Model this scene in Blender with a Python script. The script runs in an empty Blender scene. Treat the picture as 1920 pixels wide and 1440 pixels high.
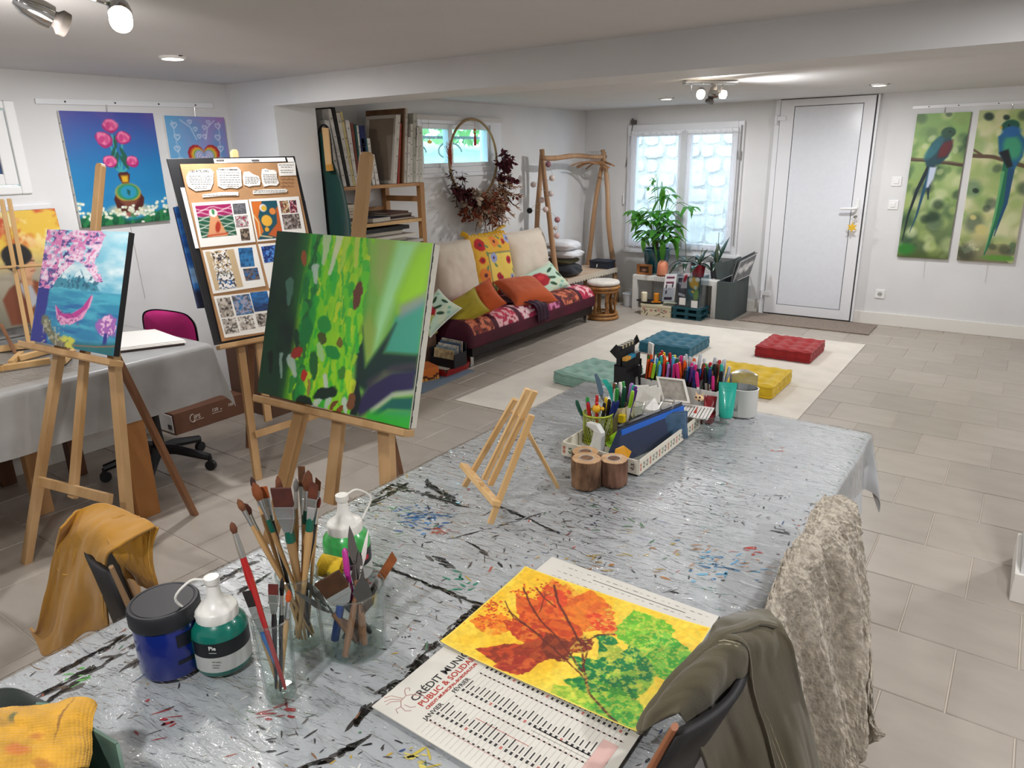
import bpy, math, random
import numpy as np
from mathutils import Matrix, Vector
R_ = random.Random(7)
NR = np.random.default_rng(11)
PI = math.pi
scene = bpy.context.scene
COL = scene.collection

# ------------------------------------------------------------------ camera
CAM_H = 1.58
F_PX = 1347.9
RC = np.array([[0.8159737, 0.57777871, -0.01893894],
			   [0.16038209, -0.25773331, -0.95281222],
			   [-0.55539581, 0.77443225, -0.30296896]])      # world to camera (x right, y down, z forward)
cd = bpy.data.cameras.new('camera')
cam = bpy.data.objects.new('camera', cd)
COL.objects.link(cam)
cd.sensor_width = 36.0
cd.sensor_fit = 'HORIZONTAL'
cd.lens = F_PX / 1920 * 36
cd.clip_start = 0.02
cm = Matrix.Identity(4)
for i in range(3):
	cm[i][0] = -RC[0][i] * -1
	cm[i][1] = -RC[1][i]
	cm[i][2] = -RC[2][i]
cm[2][3] = CAM_H
cam.matrix_world = cm
scene.camera = cam

# ------------------------------------------------------------------ view, world, lights
scene.view_settings.view_transform = 'Standard'
scene.view_settings.look = 'None'
scene.view_settings.gamma = 1.0
scene.view_settings.use_curve_mapping = False
scene.view_settings.exposure = -0.1
scene.cycles.use_denoising = True
scene.cycles.max_bounces = 10
scene.cycles.diffuse_bounces = 5
scene.cycles.transparent_max_bounces = 16
scene.cycles.sample_clamp_indirect = 6.0
scene.cycles.caustics_reflective = False
scene.cycles.caustics_refractive = False

world = bpy.data.worlds.new('world')
scene.world = world
world.use_nodes = True
wn = world.node_tree
wn.nodes['Background'].inputs['Color'].default_value = (0.56, 0.76, 1.0, 1)
wn.nodes['Background'].inputs['Strength'].default_value = 13.0


def lamp(name, kind, loc, energy, color=(1, 1, 1), size=0.1, target=None, spot=None, blend=0.5):
	l = bpy.data.lights.new(name, kind)
	l.energy = energy
	l.color = color
	if kind == 'AREA':
		l.shape = 'DISK'
		l.size = size
	else:
		l.shadow_soft_size = size
	if kind == 'SPOT':
		l.spot_size = spot
		l.spot_blend = blend
	o = bpy.data.objects.new(name, l)
	COL.objects.link(o)
	o.location = loc
	if target is not None:
		d = Vector(target) - Vector(loc)
		o.rotation_euler = d.to_track_quat('-Z', 'Y').to_euler()
	return o


WARM = (1.0, 0.95, 0.89)
NEUT = (0.985, 0.985, 1.0)
# recessed downlights: three in view, the rest unseen, added for wide fill light
DOWN_SEEN = [(-3.26, 1.99), (-2.78, 6.27), (-1.09, 6.26)]
DOWN_FILL = [(0.3, 2.2), (0.9, 1.0), (-0.6, -0.3), (-3.0, -0.2), (1.6, 5.2), (0.7, 4.2)]
POW = [21, 24, 22, 22, 22, 22, 15, 20, 18]
for (x, y), e_ in zip(DOWN_SEEN + DOWN_FILL, POW):
	lamp('downlight_lamp', 'AREA', (x, y, 2.012), e_, NEUT, 0.10, (x, y, 0))
# track bar over the left of the big table and track bar over the rug
lamp('track_lamp', 'SPOT', (-1.86, 1.05, 1.86), 30, WARM, 0.08, (-0.6, 0.9, 0.75), 2.2, 0.8)
lamp('track_lamp', 'SPOT', (-2.05, 0.9, 1.86), 42, WARM, 0.08, (-4.2, 1.6, 1.4), 2.2, 0.8)
lamp('track_lamp', 'SPOT', (-1.92, 4.93, 1.88), 60, NEUT, 0.06, (-0.6, 1.7, 0.75), 2.3, 0.8)
lamp('track_lamp', 'SPOT', (-1.78, 5.08, 1.90), 34, NEUT, 0.1, (0.6, 6.4, 1.85), 2.2, 0.8)

# ------------------------------------------------------------------ pixel helpers: a point of the photograph on a known plane
def ray(u, v):
	return RC.T @ np.array([u - 960.0, v - 720.0, F_PX])


def atz(u, v, z=0.0):
	d = ray(u, v)
	t = (z - CAM_H) / d[2]
	return np.array([0, 0, CAM_H]) + t * d


def aty(u, v, y):
	d = ray(u, v)
	return np.array([0, 0, CAM_H]) + d * (y / d[1])


def atx(u, v, x):
	d = ray(u, v)
	return np.array([0, 0, CAM_H]) + d * (x / d[0])


def atp(u, v, p0, n):
	d = ray(u, v)
	c = np.array([0, 0, CAM_H])
	return c + d * (np.dot(np.array(p0) - c, n) / np.dot(d, n))


def px(p):
	q = RC @ (np.array(p, float) - np.array([0, 0, CAM_H]))
	return 960 + F_PX * q[0] / q[2], 720 + F_PX * q[1] / q[2], q[2]


# ------------------------------------------------------------------ colour and materials
def lin(c):
	c = np.asarray(c, float)
	return np.where(c <= 0.04045, c / 12.92, ((c + 0.055) / 1.055) ** 2.4)


def hx(s):
	s = s.lstrip('#')
	return np.array([int(s[i:i + 2], 16) / 255 for i in (0, 2, 4)])


def L4(s):
	c = hx(s) if isinstance(s, str) else np.array(s)
	return (*[float(x) for x in lin(c)], 1.0)


MATS = {}
SA = {"smooth": True, "angle": 180}


def mat(name, color='#888888', rough=0.6, metal=0.0, noise=0.0, nscale=20.0, bump=0.0, bscale=60.0, stretch=(1, 1, 1),
		coat=0.0, trans=0.0, ior=1.45, emit=None, estr=0.0, sheen=0.0, color2=None, spec=0.5, alpha=1.0, detail=3.0):
	"""Principled material; 'noise' mixes towards color2 (or a darker tone) with a noise texture in object space."""
	if name in MATS:
		return MATS[name]
	m = bpy.data.materials.new(name)
	m.use_nodes = True
	nt = m.node_tree
	b = nt.nodes['Principled BSDF']
	b.inputs['Base Color'].default_value = L4(color)
	b.inputs['Roughness'].default_value = rough
	b.inputs['Metallic'].default_value = metal
	b.inputs['IOR'].default_value = ior
	b.inputs['Specular IOR Level'].default_value = spec
	b.inputs['Coat Weight'].default_value = coat
	b.inputs['Coat Roughness'].default_value = 0.08
	b.inputs['Transmission Weight'].default_value = trans
	b.inputs['Sheen Weight'].default_value = sheen
	b.inputs['Alpha'].default_value = alpha
	if emit:
		b.inputs['Emission Color'].default_value = L4(emit)
		b.inputs['Emission Strength'].default_value = estr
	if noise > 0 or bump > 0:
		tc = nt.nodes.new('ShaderNodeTexCoord')
		mp = nt.nodes.new('ShaderNodeMapping')
		mp.inputs['Scale'].default_value = stretch
		nt.links.new(tc.outputs['Object'], mp.inputs['Vector'])
	if noise > 0:
		n = nt.nodes.new('ShaderNodeTexNoise')
		n.inputs['Scale'].default_value = nscale
		n.inputs['Detail'].default_value = detail
		nt.links.new(mp.outputs['Vector'], n.inputs['Vector'])
		rp = nt.nodes.new('ShaderNodeValToRGB')
		rp.color_ramp.elements[0].position = 0.35
		rp.color_ramp.elements[1].position = 0.68
		c1 = hx(color)
		c2 = hx(color2) if color2 else c1 * (1 - 0.45)
		rp.color_ramp.elements[0].color = L4(c1)
		rp.color_ramp.elements[1].color = L4(c1 * (1 - noise) + c2 * noise)
		nt.links.new(n.outputs['Fac'], rp.inputs['Fac'])
		nt.links.new(rp.outputs['Color'], b.inputs['Base Color'])
	if bump > 0:
		n2 = nt.nodes.new('ShaderNodeTexNoise')
		n2.inputs['Scale'].default_value = bscale
		n2.inputs['Detail'].default_value = 4
		nt.links.new(mp.outputs['Vector'], n2.inputs['Vector'])
		bp = nt.nodes.new('ShaderNodeBump')
		bp.inputs['Strength'].default_value = bump
		bp.inputs['Distance'].default_value = 0.004
		nt.links.new(n2.outputs['Fac'], bp.inputs['Height'])
		nt.links.new(bp.outputs['Normal'], b.inputs['Normal'])
	MATS[name] = m
	return m


def vmat(name, rough=0.6, coat=0.0, bump=0.0, bscale=200.0, sheen=0.0, stretch=(1, 1, 1), metal=0.0, trans=0.0):
	"""Colour read from the mesh's own colour attribute (painted canvases, prints, patterned cloth)."""
	if name in MATS:
		return MATS[name]
	m = mat(name, '#ffffff', rough, metal, 0, 20, bump, bscale, stretch, coat, trans, 1.45, None, 0, sheen)
	nt = m.node_tree
	a = nt.nodes.new('ShaderNodeAttribute')
	a.attribute_name = 'Col'
	nt.links.new(a.outputs['Color'], nt.nodes['Principled BSDF'].inputs['Base Color'])
	return m


def wood(name, c1, c2, scale=9.0, stretch=(1, 1, 0.06), rough=0.5):
	if name in MATS:
		return MATS[name]
	m = mat(name, c1, rough, 0, 1.0, scale, 0.12, scale * 6, stretch, color2=c2, detail=5)
	return m


def clearglass(name, tint='#ffffff', gloss=1.0, rough=0.02, dens=0.0, bump=0.0, bscale=40, stretch=(1, 1, 1), ior=1.45):
	"""Thin clear sheet or vessel wall: transparent + fresnel reflection."""
	if name in MATS:
		return MATS[name]
	m = bpy.data.materials.new(name)
	m.use_nodes = True
	nt = m.node_tree
	nt.nodes.clear()
	out = nt.nodes.new('ShaderNodeOutputMaterial')
	tr = nt.nodes.new('ShaderNodeBsdfTransparent')
	tr.inputs['Color'].default_value = L4(tint)
	gl = nt.nodes.new('ShaderNodeBsdfGlossy')
	gl.inputs['Roughness'].default_value = rough
	fr = nt.nodes.new('ShaderNodeLayerWeight')
	fr.inputs['Blend'].default_value = 0.5
	pw = nt.nodes.new('ShaderNodeMath')
	pw.operation = 'POWER'
	pw.inputs[1].default_value = 5.0
	nt.links.new(fr.outputs['Facing'], pw.inputs[0])
	mul = nt.nodes.new('ShaderNodeMath')
	mul.operation = 'MULTIPLY_ADD'
	f0 = ((ior - 1) / (ior + 1)) ** 2
	mul.inputs[1].default_value = gloss * (1 - f0)
	mul.inputs[2].default_value = dens + gloss * f0
	mul.use_clamp = True
	nt.links.new(pw.outputs[0], mul.inputs[0])
	mx = nt.nodes.new('ShaderNodeMixShader')
	nt.links.new(mul.outputs[0], mx.inputs['Fac'])
	nt.links.new(tr.outputs[0], mx.inputs[1])
	nt.links.new(gl.outputs[0], mx.inputs[2])
	nt.links.new(mx.outputs[0], out.inputs['Surface'])
	if bump > 0:
		tc = nt.nodes.new('ShaderNodeTexCoord')
		mp = nt.nodes.new('ShaderNodeMapping')
		mp.inputs['Scale'].default_value = stretch
		nt.links.new(tc.outputs['Object'], mp.inputs['Vector'])
		n = nt.nodes.new('ShaderNodeTexNoise')
		n.inputs['Scale'].default_value = bscale
		n.inputs['Detail'].default_value = 3
		n.inputs['Distortion'].default_value = 1.2
		nt.links.new(mp.outputs['Vector'], n.inputs['Vector'])
		bp = nt.nodes.new('ShaderNodeBump')
		bp.inputs['Strength'].default_value = bump
		bp.inputs['Distance'].default_value = 0.02
		nt.links.new(n.outputs['Fac'], bp.inputs['Height'])
		nt.links.new(bp.outputs['Normal'], gl.inputs['Normal'])
		nt.links.new(bp.outputs['Normal'], fr.inputs['Normal'])
	MATS[name] = m
	return m


# ------------------------------------------------------------------ mesh builder
def V(*a):
	return np.array(a, float)


def unit(v):
	v = np.asarray(v, float)
	return v / (np.linalg.norm(v) + 1e-12)


def frame(d, up=(0, 0, 1)):
	d = unit(d)
	s = np.cross(d, up)
	if np.linalg.norm(s) < 1e-4:
		s = np.cross(d, (0, 1, 0))
	s = unit(s)
	return s, np.cross(s, d), d          # side, up, along


class MB:
	def __init__(self):
		self.v = []
		self.f = []
		self.c = []
		self.n = 0
		self.col = None
		self.M = None

	def paint(self, c):
		self.col = lin(hx(c)) if isinstance(c, str) else lin(c)
		return self

	def add(self, verts, faces, cols=None):
		verts = np.asarray(verts, float).reshape(-1, 3)
		if self.M is not None:
			verts = verts @ np.array(self.M.to_3x3()).T + np.array(self.M.translation)
		self.v.append(verts)
		k = self.n
		self.f.extend([tuple(i + k for i in f) for f in faces])
		if cols is not None:
			self.c.append(np.asarray(cols, float).reshape(-1, 3))
		else:
			self.c.append(np.tile(self.col if self.col is not None else np.array([0.8, 0.8, 0.8]), (len(verts), 1)))
		self.n += len(verts)
		return self

	def hexa(self, p):
		return self.add(p, [(0, 3, 2, 1), (4, 5, 6, 7), (0, 1, 5, 4), (1, 2, 6, 5), (2, 3, 7, 6), (3, 0, 4, 7)])

	def box(self, x0, x1, y0, y1, z0, z1):
		return self.hexa([(x0, y0, z0), (x1, y0, z0), (x1, y1, z0), (x0, y1, z0), (x0, y0, z1), (x1, y0, z1), (x1, y1, z1), (x0, y1, z1)])

	def obox(self, c, a, b, d, ha, hb, hd):
		c, a, b, d = [np.asarray(x, float) for x in (c, a, b, d)]
		P = []
		for sd in (-1, 1):
			for sa, sb in ((-1, -1), (1, -1), (1, 1), (-1, 1)):
				P.append(c + a * sa * ha + b * sb * hb + d * sd * hd)
		return self.hexa(P)

	def bar(self, p0, p1, w, h, up=(0, 0, 1)):
		p0, p1 = np.asarray(p0, float), np.asarray(p1, float)
		s, u, d = frame(p1 - p0, up)
		return self.obox((p0 + p1) / 2, s, u, d, w / 2, h / 2, np.linalg.norm(p1 - p0) / 2)

	def cyl(self, p0, p1, r0, r1=None, n=14, caps=True):
		r1 = r0 if r1 is None else r1
		return self.tube([p0, p1], [r0, r1], n, caps)

	def tube(self, pts, r, n=10, caps=True, flat=1.0, up=(0, 0, 1)):
		pts = [np.asarray(p, float) for p in pts]
		m = len(pts)
		r = [r] * m if np.isscalar(r) else list(r)
		P = []
		ps = None
		for i in range(m):
			d = pts[min(i + 1, m - 1)] - pts[max(i - 1, 0)]
			s, u, _ = frame(d, up)
			if ps is not None:
				s2 = ps - unit(d) * np.dot(ps, unit(d))
				if np.linalg.norm(s2) > 1e-3:
					s = unit(s2)
					u = np.cross(s, unit(d))
			ps = s
			for k in range(n):
				a = 2 * PI * k / n
				P.append(pts[i] + s * math.cos(a) * r[i] + u * math.sin(a) * r[i] * flat)
		F = []
		for i in range(m - 1):
			for k in range(n):
				k2 = (k + 1) % n
				F.append((i * n + k, i * n + k2, (i + 1) * n + k2, (i + 1) * n + k))
		if caps:
			F.append(tuple(range(n - 1, -1, -1)))
			F.append(tuple((m - 1) * n + k for k in range(n)))
		return self.add(P, F)

	def lathe(self, prof, c=(0, 0, 0), n=24, axis=None, sx=1.0, sy=1.0, wob=None, caps=True):
		c = np.asarray(c, float)
		A = frame(axis, (0, 1, 0)) if axis is not None else (V(1, 0, 0), V(0, 1, 0), V(0, 0, 1))
		P, F = [], []
		for (r, z) in prof:
			for k in range(n):
				a = 2 * PI * k / n
				rr = r * (wob(a, z) if wob else 1)
				P.append(c + A[0] * rr * math.cos(a) * sx + A[1] * rr * math.sin(a) * sy + A[2] * z)
		m = len(prof)
		for i in range(m - 1):
			for k in range(n):
				k2 = (k + 1) % n
				F.append((i * n + k, i * n + k2, (i + 1) * n + k2, (i + 1) * n + k))
		if caps and prof[0][0] > 1e-6:
			F.append(tuple(range(n - 1, -1, -1)))
		if caps and prof[-1][0] > 1e-6:
			F.append(tuple((m - 1) * n + k for k in range(n)))
		return self.add(P, F)

	def grid(self, P, wrap=False, cols=None):
		P = np.asarray(P, float)
		ny, nx = P.shape[:2]
		F = []
		for j in range(ny - 1):
			for i in range(nx - 1 + (1 if wrap else 0)):
				i2 = (i + 1) % nx
				F.append((j * nx + i, j * nx + i2, (j + 1) * nx + i2, (j + 1) * nx + i))
		return self.add(P.reshape(-1, 3), F, cols)

	def prism(self, poly, z0, z1):
		n = len(poly)
		P = [(x, y, z0) for x, y in poly] + [(x, y, z1) for x, y in poly]
		F = [tuple(range(n - 1, -1, -1)), tuple(range(n, 2 * n))]
		F += [(i, (i + 1) % n, n + (i + 1) % n, n + i) for i in range(n)]
		return self.add(P, F)

	def slab(self, pts, off):
		"""flat polygon given in 3D, extruded by the vector off"""
		pts = np.asarray(pts, float)
		n = len(pts)
		P = np.vstack([pts, pts + np.asarray(off, float)])
		F = [tuple(range(n - 1, -1, -1)), tuple(range(n, 2 * n))]
		F += [(i, (i + 1) % n, n + (i + 1) % n, n + i) for i in range(n)]
		return self.add(P, F)

	def ball(self, c, r, n=12, m=8, sx=1, sy=1, sz=1):
		prof = [(max(r * math.sin(PI * i / m), 1e-4 if 0 < i < m else 0), -r * math.cos(PI * i / m) * sz) for i in range(m + 1)]
		prof[0] = (1e-5, prof[0][1])
		prof[-1] = (1e-5, prof[-1][1])
		return self.lathe(prof, c, n, None, sx, sy)

	def text(self, body, size, o, xd, yd, align='LEFT', depth=0.0, bold=0.0, space=1.0):
		cu = bpy.data.curves.new('t', 'FONT')
		cu.body = body
		cu.size = size
		cu.align_x = align
		cu.extrude = depth
		cu.offset = bold
		cu.space_character = space
		cu.resolution_u = 2
		ob = bpy.data.objects.new('t', cu)
		me = bpy.data.meshes.new_from_object(ob)
		P = np.empty(len(me.vertices) * 3)
		me.vertices.foreach_get('co', P)
		P = P.reshape(-1, 3)
		xd, yd = unit(xd), unit(yd)
		zd = np.cross(xd, yd)
		W = np.asarray(o, float) + P[:, :1] * xd + P[:, 1:2] * yd + P[:, 2:3] * zd
		self.add(W, [tuple(p.vertices) for p in me.polygons])
		bpy.data.objects.remove(ob)
		bpy.data.curves.remove(cu)
		bpy.data.meshes.remove(me)
		return self

	def verts(self):
		return np.vstack(self.v) if self.v else np.zeros((0, 3))


def wmat(o):
	M = Matrix.LocRotScale(o.location, o.rotation_euler, o.scale)
	while o.parent:
		o = o.parent
		M = Matrix.LocRotScale(o.location, o.rotation_euler, o.scale) @ M
	return M


def tag(o, label=None, cat=None, group=None, kind=None):
	if label:
		o['label'] = label
	if cat:
		o['category'] = cat
	if group:
		o['group'] = group
	if kind:
		o['kind'] = kind
	return o


def obj(name, mb, m, parent=None, label=None, cat=None, group=None, kind=None, smooth=False, bevel=0.0, angle=40, local=False, sub=0,
		origin=None, solid=0.0, seg=2):
	W = mb.verts()
	me = bpy.data.meshes.new(name)
	o = bpy.data.objects.new(name, me)
	if parent is not None:
		if not local:
			Mi = wmat(parent).inverted()
			W = W @ np.array(Mi.to_3x3()).T + np.array(Mi.translation)
	else:
		if origin is None:
			lo, hi = W.min(0), W.max(0)
			origin = V((lo[0] + hi[0]) / 2, (lo[1] + hi[1]) / 2, lo[2])
		W = W - np.asarray(origin)
		o.location = origin
	nv = len(W)
	me.vertices.add(nv)
	me.vertices.foreach_set('co', W.astype(np.float32).ravel())
	lens = np.array([len(f) for f in mb.f], np.int32)
	idx = np.fromiter((i for f in mb.f for i in f), np.int32)
	me.loops.add(len(idx))
	me.loops.foreach_set('vertex_index', idx)
	me.polygons.add(len(lens))
	me.polygons.foreach_set('loop_start', np.concatenate([[0], np.cumsum(lens)[:-1]]).astype(np.int32))
	me.update(calc_edges=True)
	if any(True for _ in [0]) and m is not None and m.node_tree and any(n.type == 'ATTRIBUTE' for n in m.node_tree.nodes):
		at = me.color_attributes.new('Col', 'FLOAT_COLOR', 'POINT')
		cc = np.ones((nv, 4), np.float32)
		cc[:, :3] = np.vstack(mb.c)
		at.data.foreach_set('color', cc.ravel())
	if m is not None:
		me.materials.append(m)
	me.polygons.foreach_set('use_smooth', np.full(len(lens), bool(smooth)))
	if smooth:
		pass
		if angle < 180:
			me.set_sharp_from_angle(angle=math.radians(angle))
	COL.objects.link(o)
	if parent is not None:
		o.parent = parent
	if solid:
		md = o.modifiers.new('thickness', 'SOLIDIFY')
		md.thickness = solid
		md.offset = 0
	if bevel > 0:
		md = o.modifiers.new('edge', 'BEVEL')
		md.width = bevel
		md.segments = seg
		md.limit_method = 'ANGLE'
		md.angle_limit = math.radians(35)
	if sub:
		md = o.modifiers.new('smooth', 'SUBSURF')
		md.levels = sub
		md.render_levels = sub
	tag(o, label, cat, group, kind)
	return o


def thing(name, label, cat, loc=(0, 0, 0), rotz=0.0, group=None):
	o = bpy.data.objects.new(name, None)
	o.empty_display_size = 0.05
	COL.objects.link(o)
	o.location = loc
	o.rotation_euler = (0, 0, rotz)
	return tag(o, label, cat, group)


def dup(src, loc, rotz=0.0, label=None, group=None):
	"""copy a thing with its parts and sub-parts"""
	r = src.copy()
	COL.objects.link(r)
	r.location = loc
	r.rotation_euler = (0, 0, rotz)
	if label:
		r['label'] = label
	if group:
		r['group'] = group
	for ch in list(src.children):
		c = ch.copy()
		COL.objects.link(c)
		c.parent = r
		for g in list(ch.children):
			d = g.copy()
			COL.objects.link(d)
			d.parent = c
	return r


def st(name, mb, m, parent=None, **k):
	return obj(name, mb, m, parent, kind='structure' if parent is None else None, **k)


def catmull(pts, n=8):
	pts = [np.asarray(p, float) for p in pts]
	P = [2 * pts[0] - pts[1]] + pts + [2 * pts[-1] - pts[-2]]
	out = []
	for i in range(1, len(P) - 2):
		for k in range(n):
			t = k / n
			a, b, c, d = P[i - 1], P[i], P[i + 1], P[i + 2]
			out.append(0.5 * ((2 * b) + (-a + c) * t + (2 * a - 5 * b + 4 * c - d) * t * t + (-a + 3 * b - 3 * c + d) * t ** 3))
	out.append(pts[-1])
	return out


def loft(curves, nu, nv):
	"""smooth surface through a few 3D polylines"""
	rows = []
	for c in curves:
		cc = np.array(catmull(c, 10))
		s = np.concatenate([[0], np.cumsum(np.linalg.norm(np.diff(cc, axis=0), axis=1))])
		t = np.linspace(0, s[-1], nu)
		rows.append(np.stack([np.interp(t, s, cc[:, k]) for k in range(3)], 1))
	rows = np.array(rows)
	out = np.zeros((nv, nu, 3))
	for i in range(nu):
		cc = np.array(catmull(list(rows[:, i]), 10))
		t = np.linspace(0, len(cc) - 1, nv)
		out[:, i] = np.stack([np.interp(t, np.arange(len(cc)), cc[:, k]) for k in range(3)], 1)
	return out


def gnormals(P):
	du = np.gradient(P, axis=1)
	dv = np.gradient(P, axis=0)
	n = np.cross(du, dv)
	return n / (np.linalg.norm(n, axis=2, keepdims=True) + 1e-9)


# ------------------------------------------------------------------ value noise and a small painter for canvases and prints
def vnoise(x, y, seed=0):
	xi, yi = np.floor(x).astype(np.int64), np.floor(y).astype(np.int64)
	xf, yf = x - xi, y - yi

	def h(a, b):
		n = (a * 374761393 + b * 668265263 + seed * 974634777) & 0x7fffffff
		n = ((n ^ (n >> 13)) * 1274126177) & 0x7fffffff
		return ((n ^ (n >> 16)) & 0xffff) / 65535.0
	u, v = xf * xf * (3 - 2 * xf), yf * yf * (3 - 2 * yf)
	return (h(xi, yi) * (1 - u) + h(xi + 1, yi) * u) * (1 - v) + (h(xi, yi + 1) * (1 - u) + h(xi + 1, yi + 1) * u) * v


def fbm(x, y, seed=0, o=4):
	s, a, t = 0, 0.5, 0
	for i in range(o):
		s = s + a * vnoise(x * 2 ** i, y * 2 ** i, seed + i * 17)
		t += a
		a *= 0.5
	return s / t


class Cv:
	"""x runs 0..asp to the right, y runs 0..1 downwards"""

	def __init__(self, nx, ny, asp=1.0, bg='#ffffff'):
		self.nx, self.ny, self.asp = nx, ny, asp
		self.x, self.y = np.meshgrid(np.linspace(0, asp, nx), np.linspace(0, 1, ny))
		self.a = np.zeros((ny, nx, 3)) + hx(bg)
		self.px = asp / nx

	def mix(self, m, c, k=1.0):
		c = hx(c) if isinstance(c, str) else np.asarray(c)
		m = np.clip(m, 0, 1)[..., None] * k
		self.a = self.a * (1 - m) + c * m
		return self

	def warp(self, amt, sc, seed=0):
		return (self.x + amt * (fbm(self.x * sc, self.y * sc, seed) - 0.5), self.y + amt * (fbm(self.x * sc + 9, self.y * sc + 5, seed + 3) - 0.5))

	def ell(self, cx, cy, rx, ry, c, rot=0, soft=0.15, k=1.0, warp=0.0, wsc=12, seed=1):
		X, Y = self.warp(warp, wsc, seed) if warp else (self.x, self.y)
		ca, sa = math.cos(rot), math.sin(rot)
		dx, dy = X - cx, Y - cy
		d = np.sqrt(((dx * ca + dy * sa) / rx) ** 2 + ((-dx * sa + dy * ca) / ry) ** 2)
		return self.mix((1 - d) / max(soft, 1e-3) + 0.5, c, k)

	def poly(self, pts, c, k=1.0, warp=0.0, wsc=12, seed=1, soft=None):
		X, Y = self.warp(warp, wsc, seed) if warp else (self.x, self.y)
		ins = np.zeros(X.shape, bool)
		d2 = np.full(X.shape, 1e9)
		n = len(pts)
		for i in range(n):
			(x0, y0), (x1, y1) = pts[i], pts[(i + 1) % n]
			cond = ((y0 > Y) != (y1 > Y))
			xin = (x1 - x0) * (Y - y0) / ((y1 - y0) if abs(y1 - y0) > 1e-9 else 1e-9) + x0
			ins ^= cond & (X < xin)
			dx, dy = x1 - x0, y1 - y0
			t = np.clip(((X - x0) * dx + (Y - y0) * dy) / (dx * dx + dy * dy + 1e-12), 0, 1)
			d2 = np.minimum(d2, (X - x0 - t * dx) ** 2 + (Y - y0 - t * dy) ** 2)
		sd = np.where(ins, 1, -1) * np.sqrt(d2)
		return self.mix(sd / (soft or self.px) + 0.5, c, k)

	def line(self, pts, w, c, k=1.0, taper=None, warp=0.0, wsc=12, seed=1, soft=None):
		X, Y = self.warp(warp, wsc, seed) if warp else (self.x, self.y)
		m = np.full(X.shape, -1e9)
		n = len(pts) - 1
		for i in range(n):
			(x0, y0), (x1, y1) = pts[i], pts[i + 1]
			dx, dy = x1 - x0, y1 - y0
			t = np.clip(((X - x0) * dx + (Y - y0) * dy) / (dx * dx + dy * dy + 1e-12), 0, 1)
			d = np.sqrt((X - x0 - t * dx) ** 2 + (Y - y0 - t * dy) ** 2)
			ww = w if taper is None else w * (1 - (i + t) / n) + taper * (i + t) / n
			m = np.maximum(m, ww / 2 - d)
		return self.mix(m / (soft or self.px) + 0.5, c, k)

	def tone(self, amt, sx, sy, seed=0):
		n = fbm(self.x * sx, self.y * sy, seed)
		self.a = np.clip(self.a * (1 + amt * (n - 0.5) * 2)[..., None], 0, 1)
		return self

	def cols(self):
		return lin(np.clip(self.a, 0, 1)).reshape(-1, 3)


def psheet(name, cv, TL, TR, BL, m, parent=None, BR=None, lift=0.0, bend=None, **k):
	"""the painter's picture as a coloured grid between its corners"""
	TL, TR, BL = [np.asarray(p, float) for p in (TL, TR, BL)]
	BR = TR + BL - TL if BR is None else np.asarray(BR, float)
	u = np.linspace(0, 1, cv.nx)[None, :, None]
	v = np.linspace(0, 1, cv.ny)[:, None, None]
	P = (TL * (1 - u) + TR * u) * (1 - v) + (BL * (1 - u) + BR * u) * v
	nrm = unit(np.cross(BL - TL, TR - TL))
	P = P + nrm * lift
	if bend is not None:
		P = P + bend(u[..., 0] + 0 * v[..., 0], v[..., 0] + 0 * u[..., 0])
	mb = MB()
	mb.grid(P[::-1], cols=cv.cols().reshape(cv.ny, cv.nx, 3)[::-1])
	return obj(name, mb, m, parent, **k)
# ================================================================== ROOM
XL, YB, ZC = -4.22, 7.37, 2.03
wallm = mat('wall_paint', '#dddddd', 0.7, noise=0.06, nscale=3, bump=0.05, bscale=90)
ceilm = mat('ceiling_paint', '#d2d0d0', 0.8, noise=0.05, nscale=2)
whitem = mat('white_gloss', '#e9e9e8', 0.35)
pvc = mat('white_pvc', '#e4e5e8', 0.3)
basem = mat('baseboard_paint', '#e2dfd8', 0.4)
darkgap = mat('dark_gap', '#4a4a4c', 0.8)
steel = mat('brushed_steel', '#b9b8b6', 0.3, metal=1.0)
chrome = mat('chrome', '#d5d5d5', 0.12, metal=1.0)

# floor: grout bed + staggered square tiles
st('floor', MB().box(-4.5, 3.3, -1.7, 7.7, -0.06, -0.004), mat('grout', '#c2b9ab', 0.9))
floor = bpy.data.objects['floor']
tm = mat('floor_tile', '#a9a095', 0.36, noise=0.5, nscale=3.5, bump=0.05, bscale=60, color2='#978d82', stretch=(1, 2.6, 1), detail=6)
nt = tm.node_tree
oi = nt.nodes.new('ShaderNodeObjectInfo')
hsv = nt.nodes.new('ShaderNodeHueSaturation')
mr = nt.nodes.new('ShaderNodeMapRange')
mr.inputs[3].default_value = 0.93
mr.inputs[4].default_value = 1.07
nt.links.new(oi.outputs['Random'], mr.inputs[0])
nt.links.new(mr.outputs[0], hsv.inputs['Value'])
bs = nt.nodes['Principled BSDF']
src = bs.inputs['Base Color'].links[0].from_socket
nt.links.new(src, hsv.inputs['Color'])
nt.links.new(hsv.outputs['Color'], bs.inputs['Base Color'])
PIT = 0.3425
TW = PIT - 0.004


def tile_mb(x, y, w=TW, d=TW):
	c = 0.0025
	return [(x, y, -0.006), (x + w, y, -0.006), (x + w, y + d, -0.006), (x, y + d, -0.006), (x, y, -c), (x + w, y, -c), (x + w, y + d, -c), (x, y + d, -c),
			(x + c, y + c, 0), (x + w - c, y + c, 0), (x + w - c, y + d - c, 0), (x + c, y + d - c, 0)], \
		[(0, 1, 5, 4), (1, 2, 6, 5), (2, 3, 7, 6), (3, 0, 4, 7), (4, 5, 9, 8), (5, 6, 10, 9), (6, 7, 11, 10), (7, 4, 8, 11), (8, 9, 10, 11)]


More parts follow.
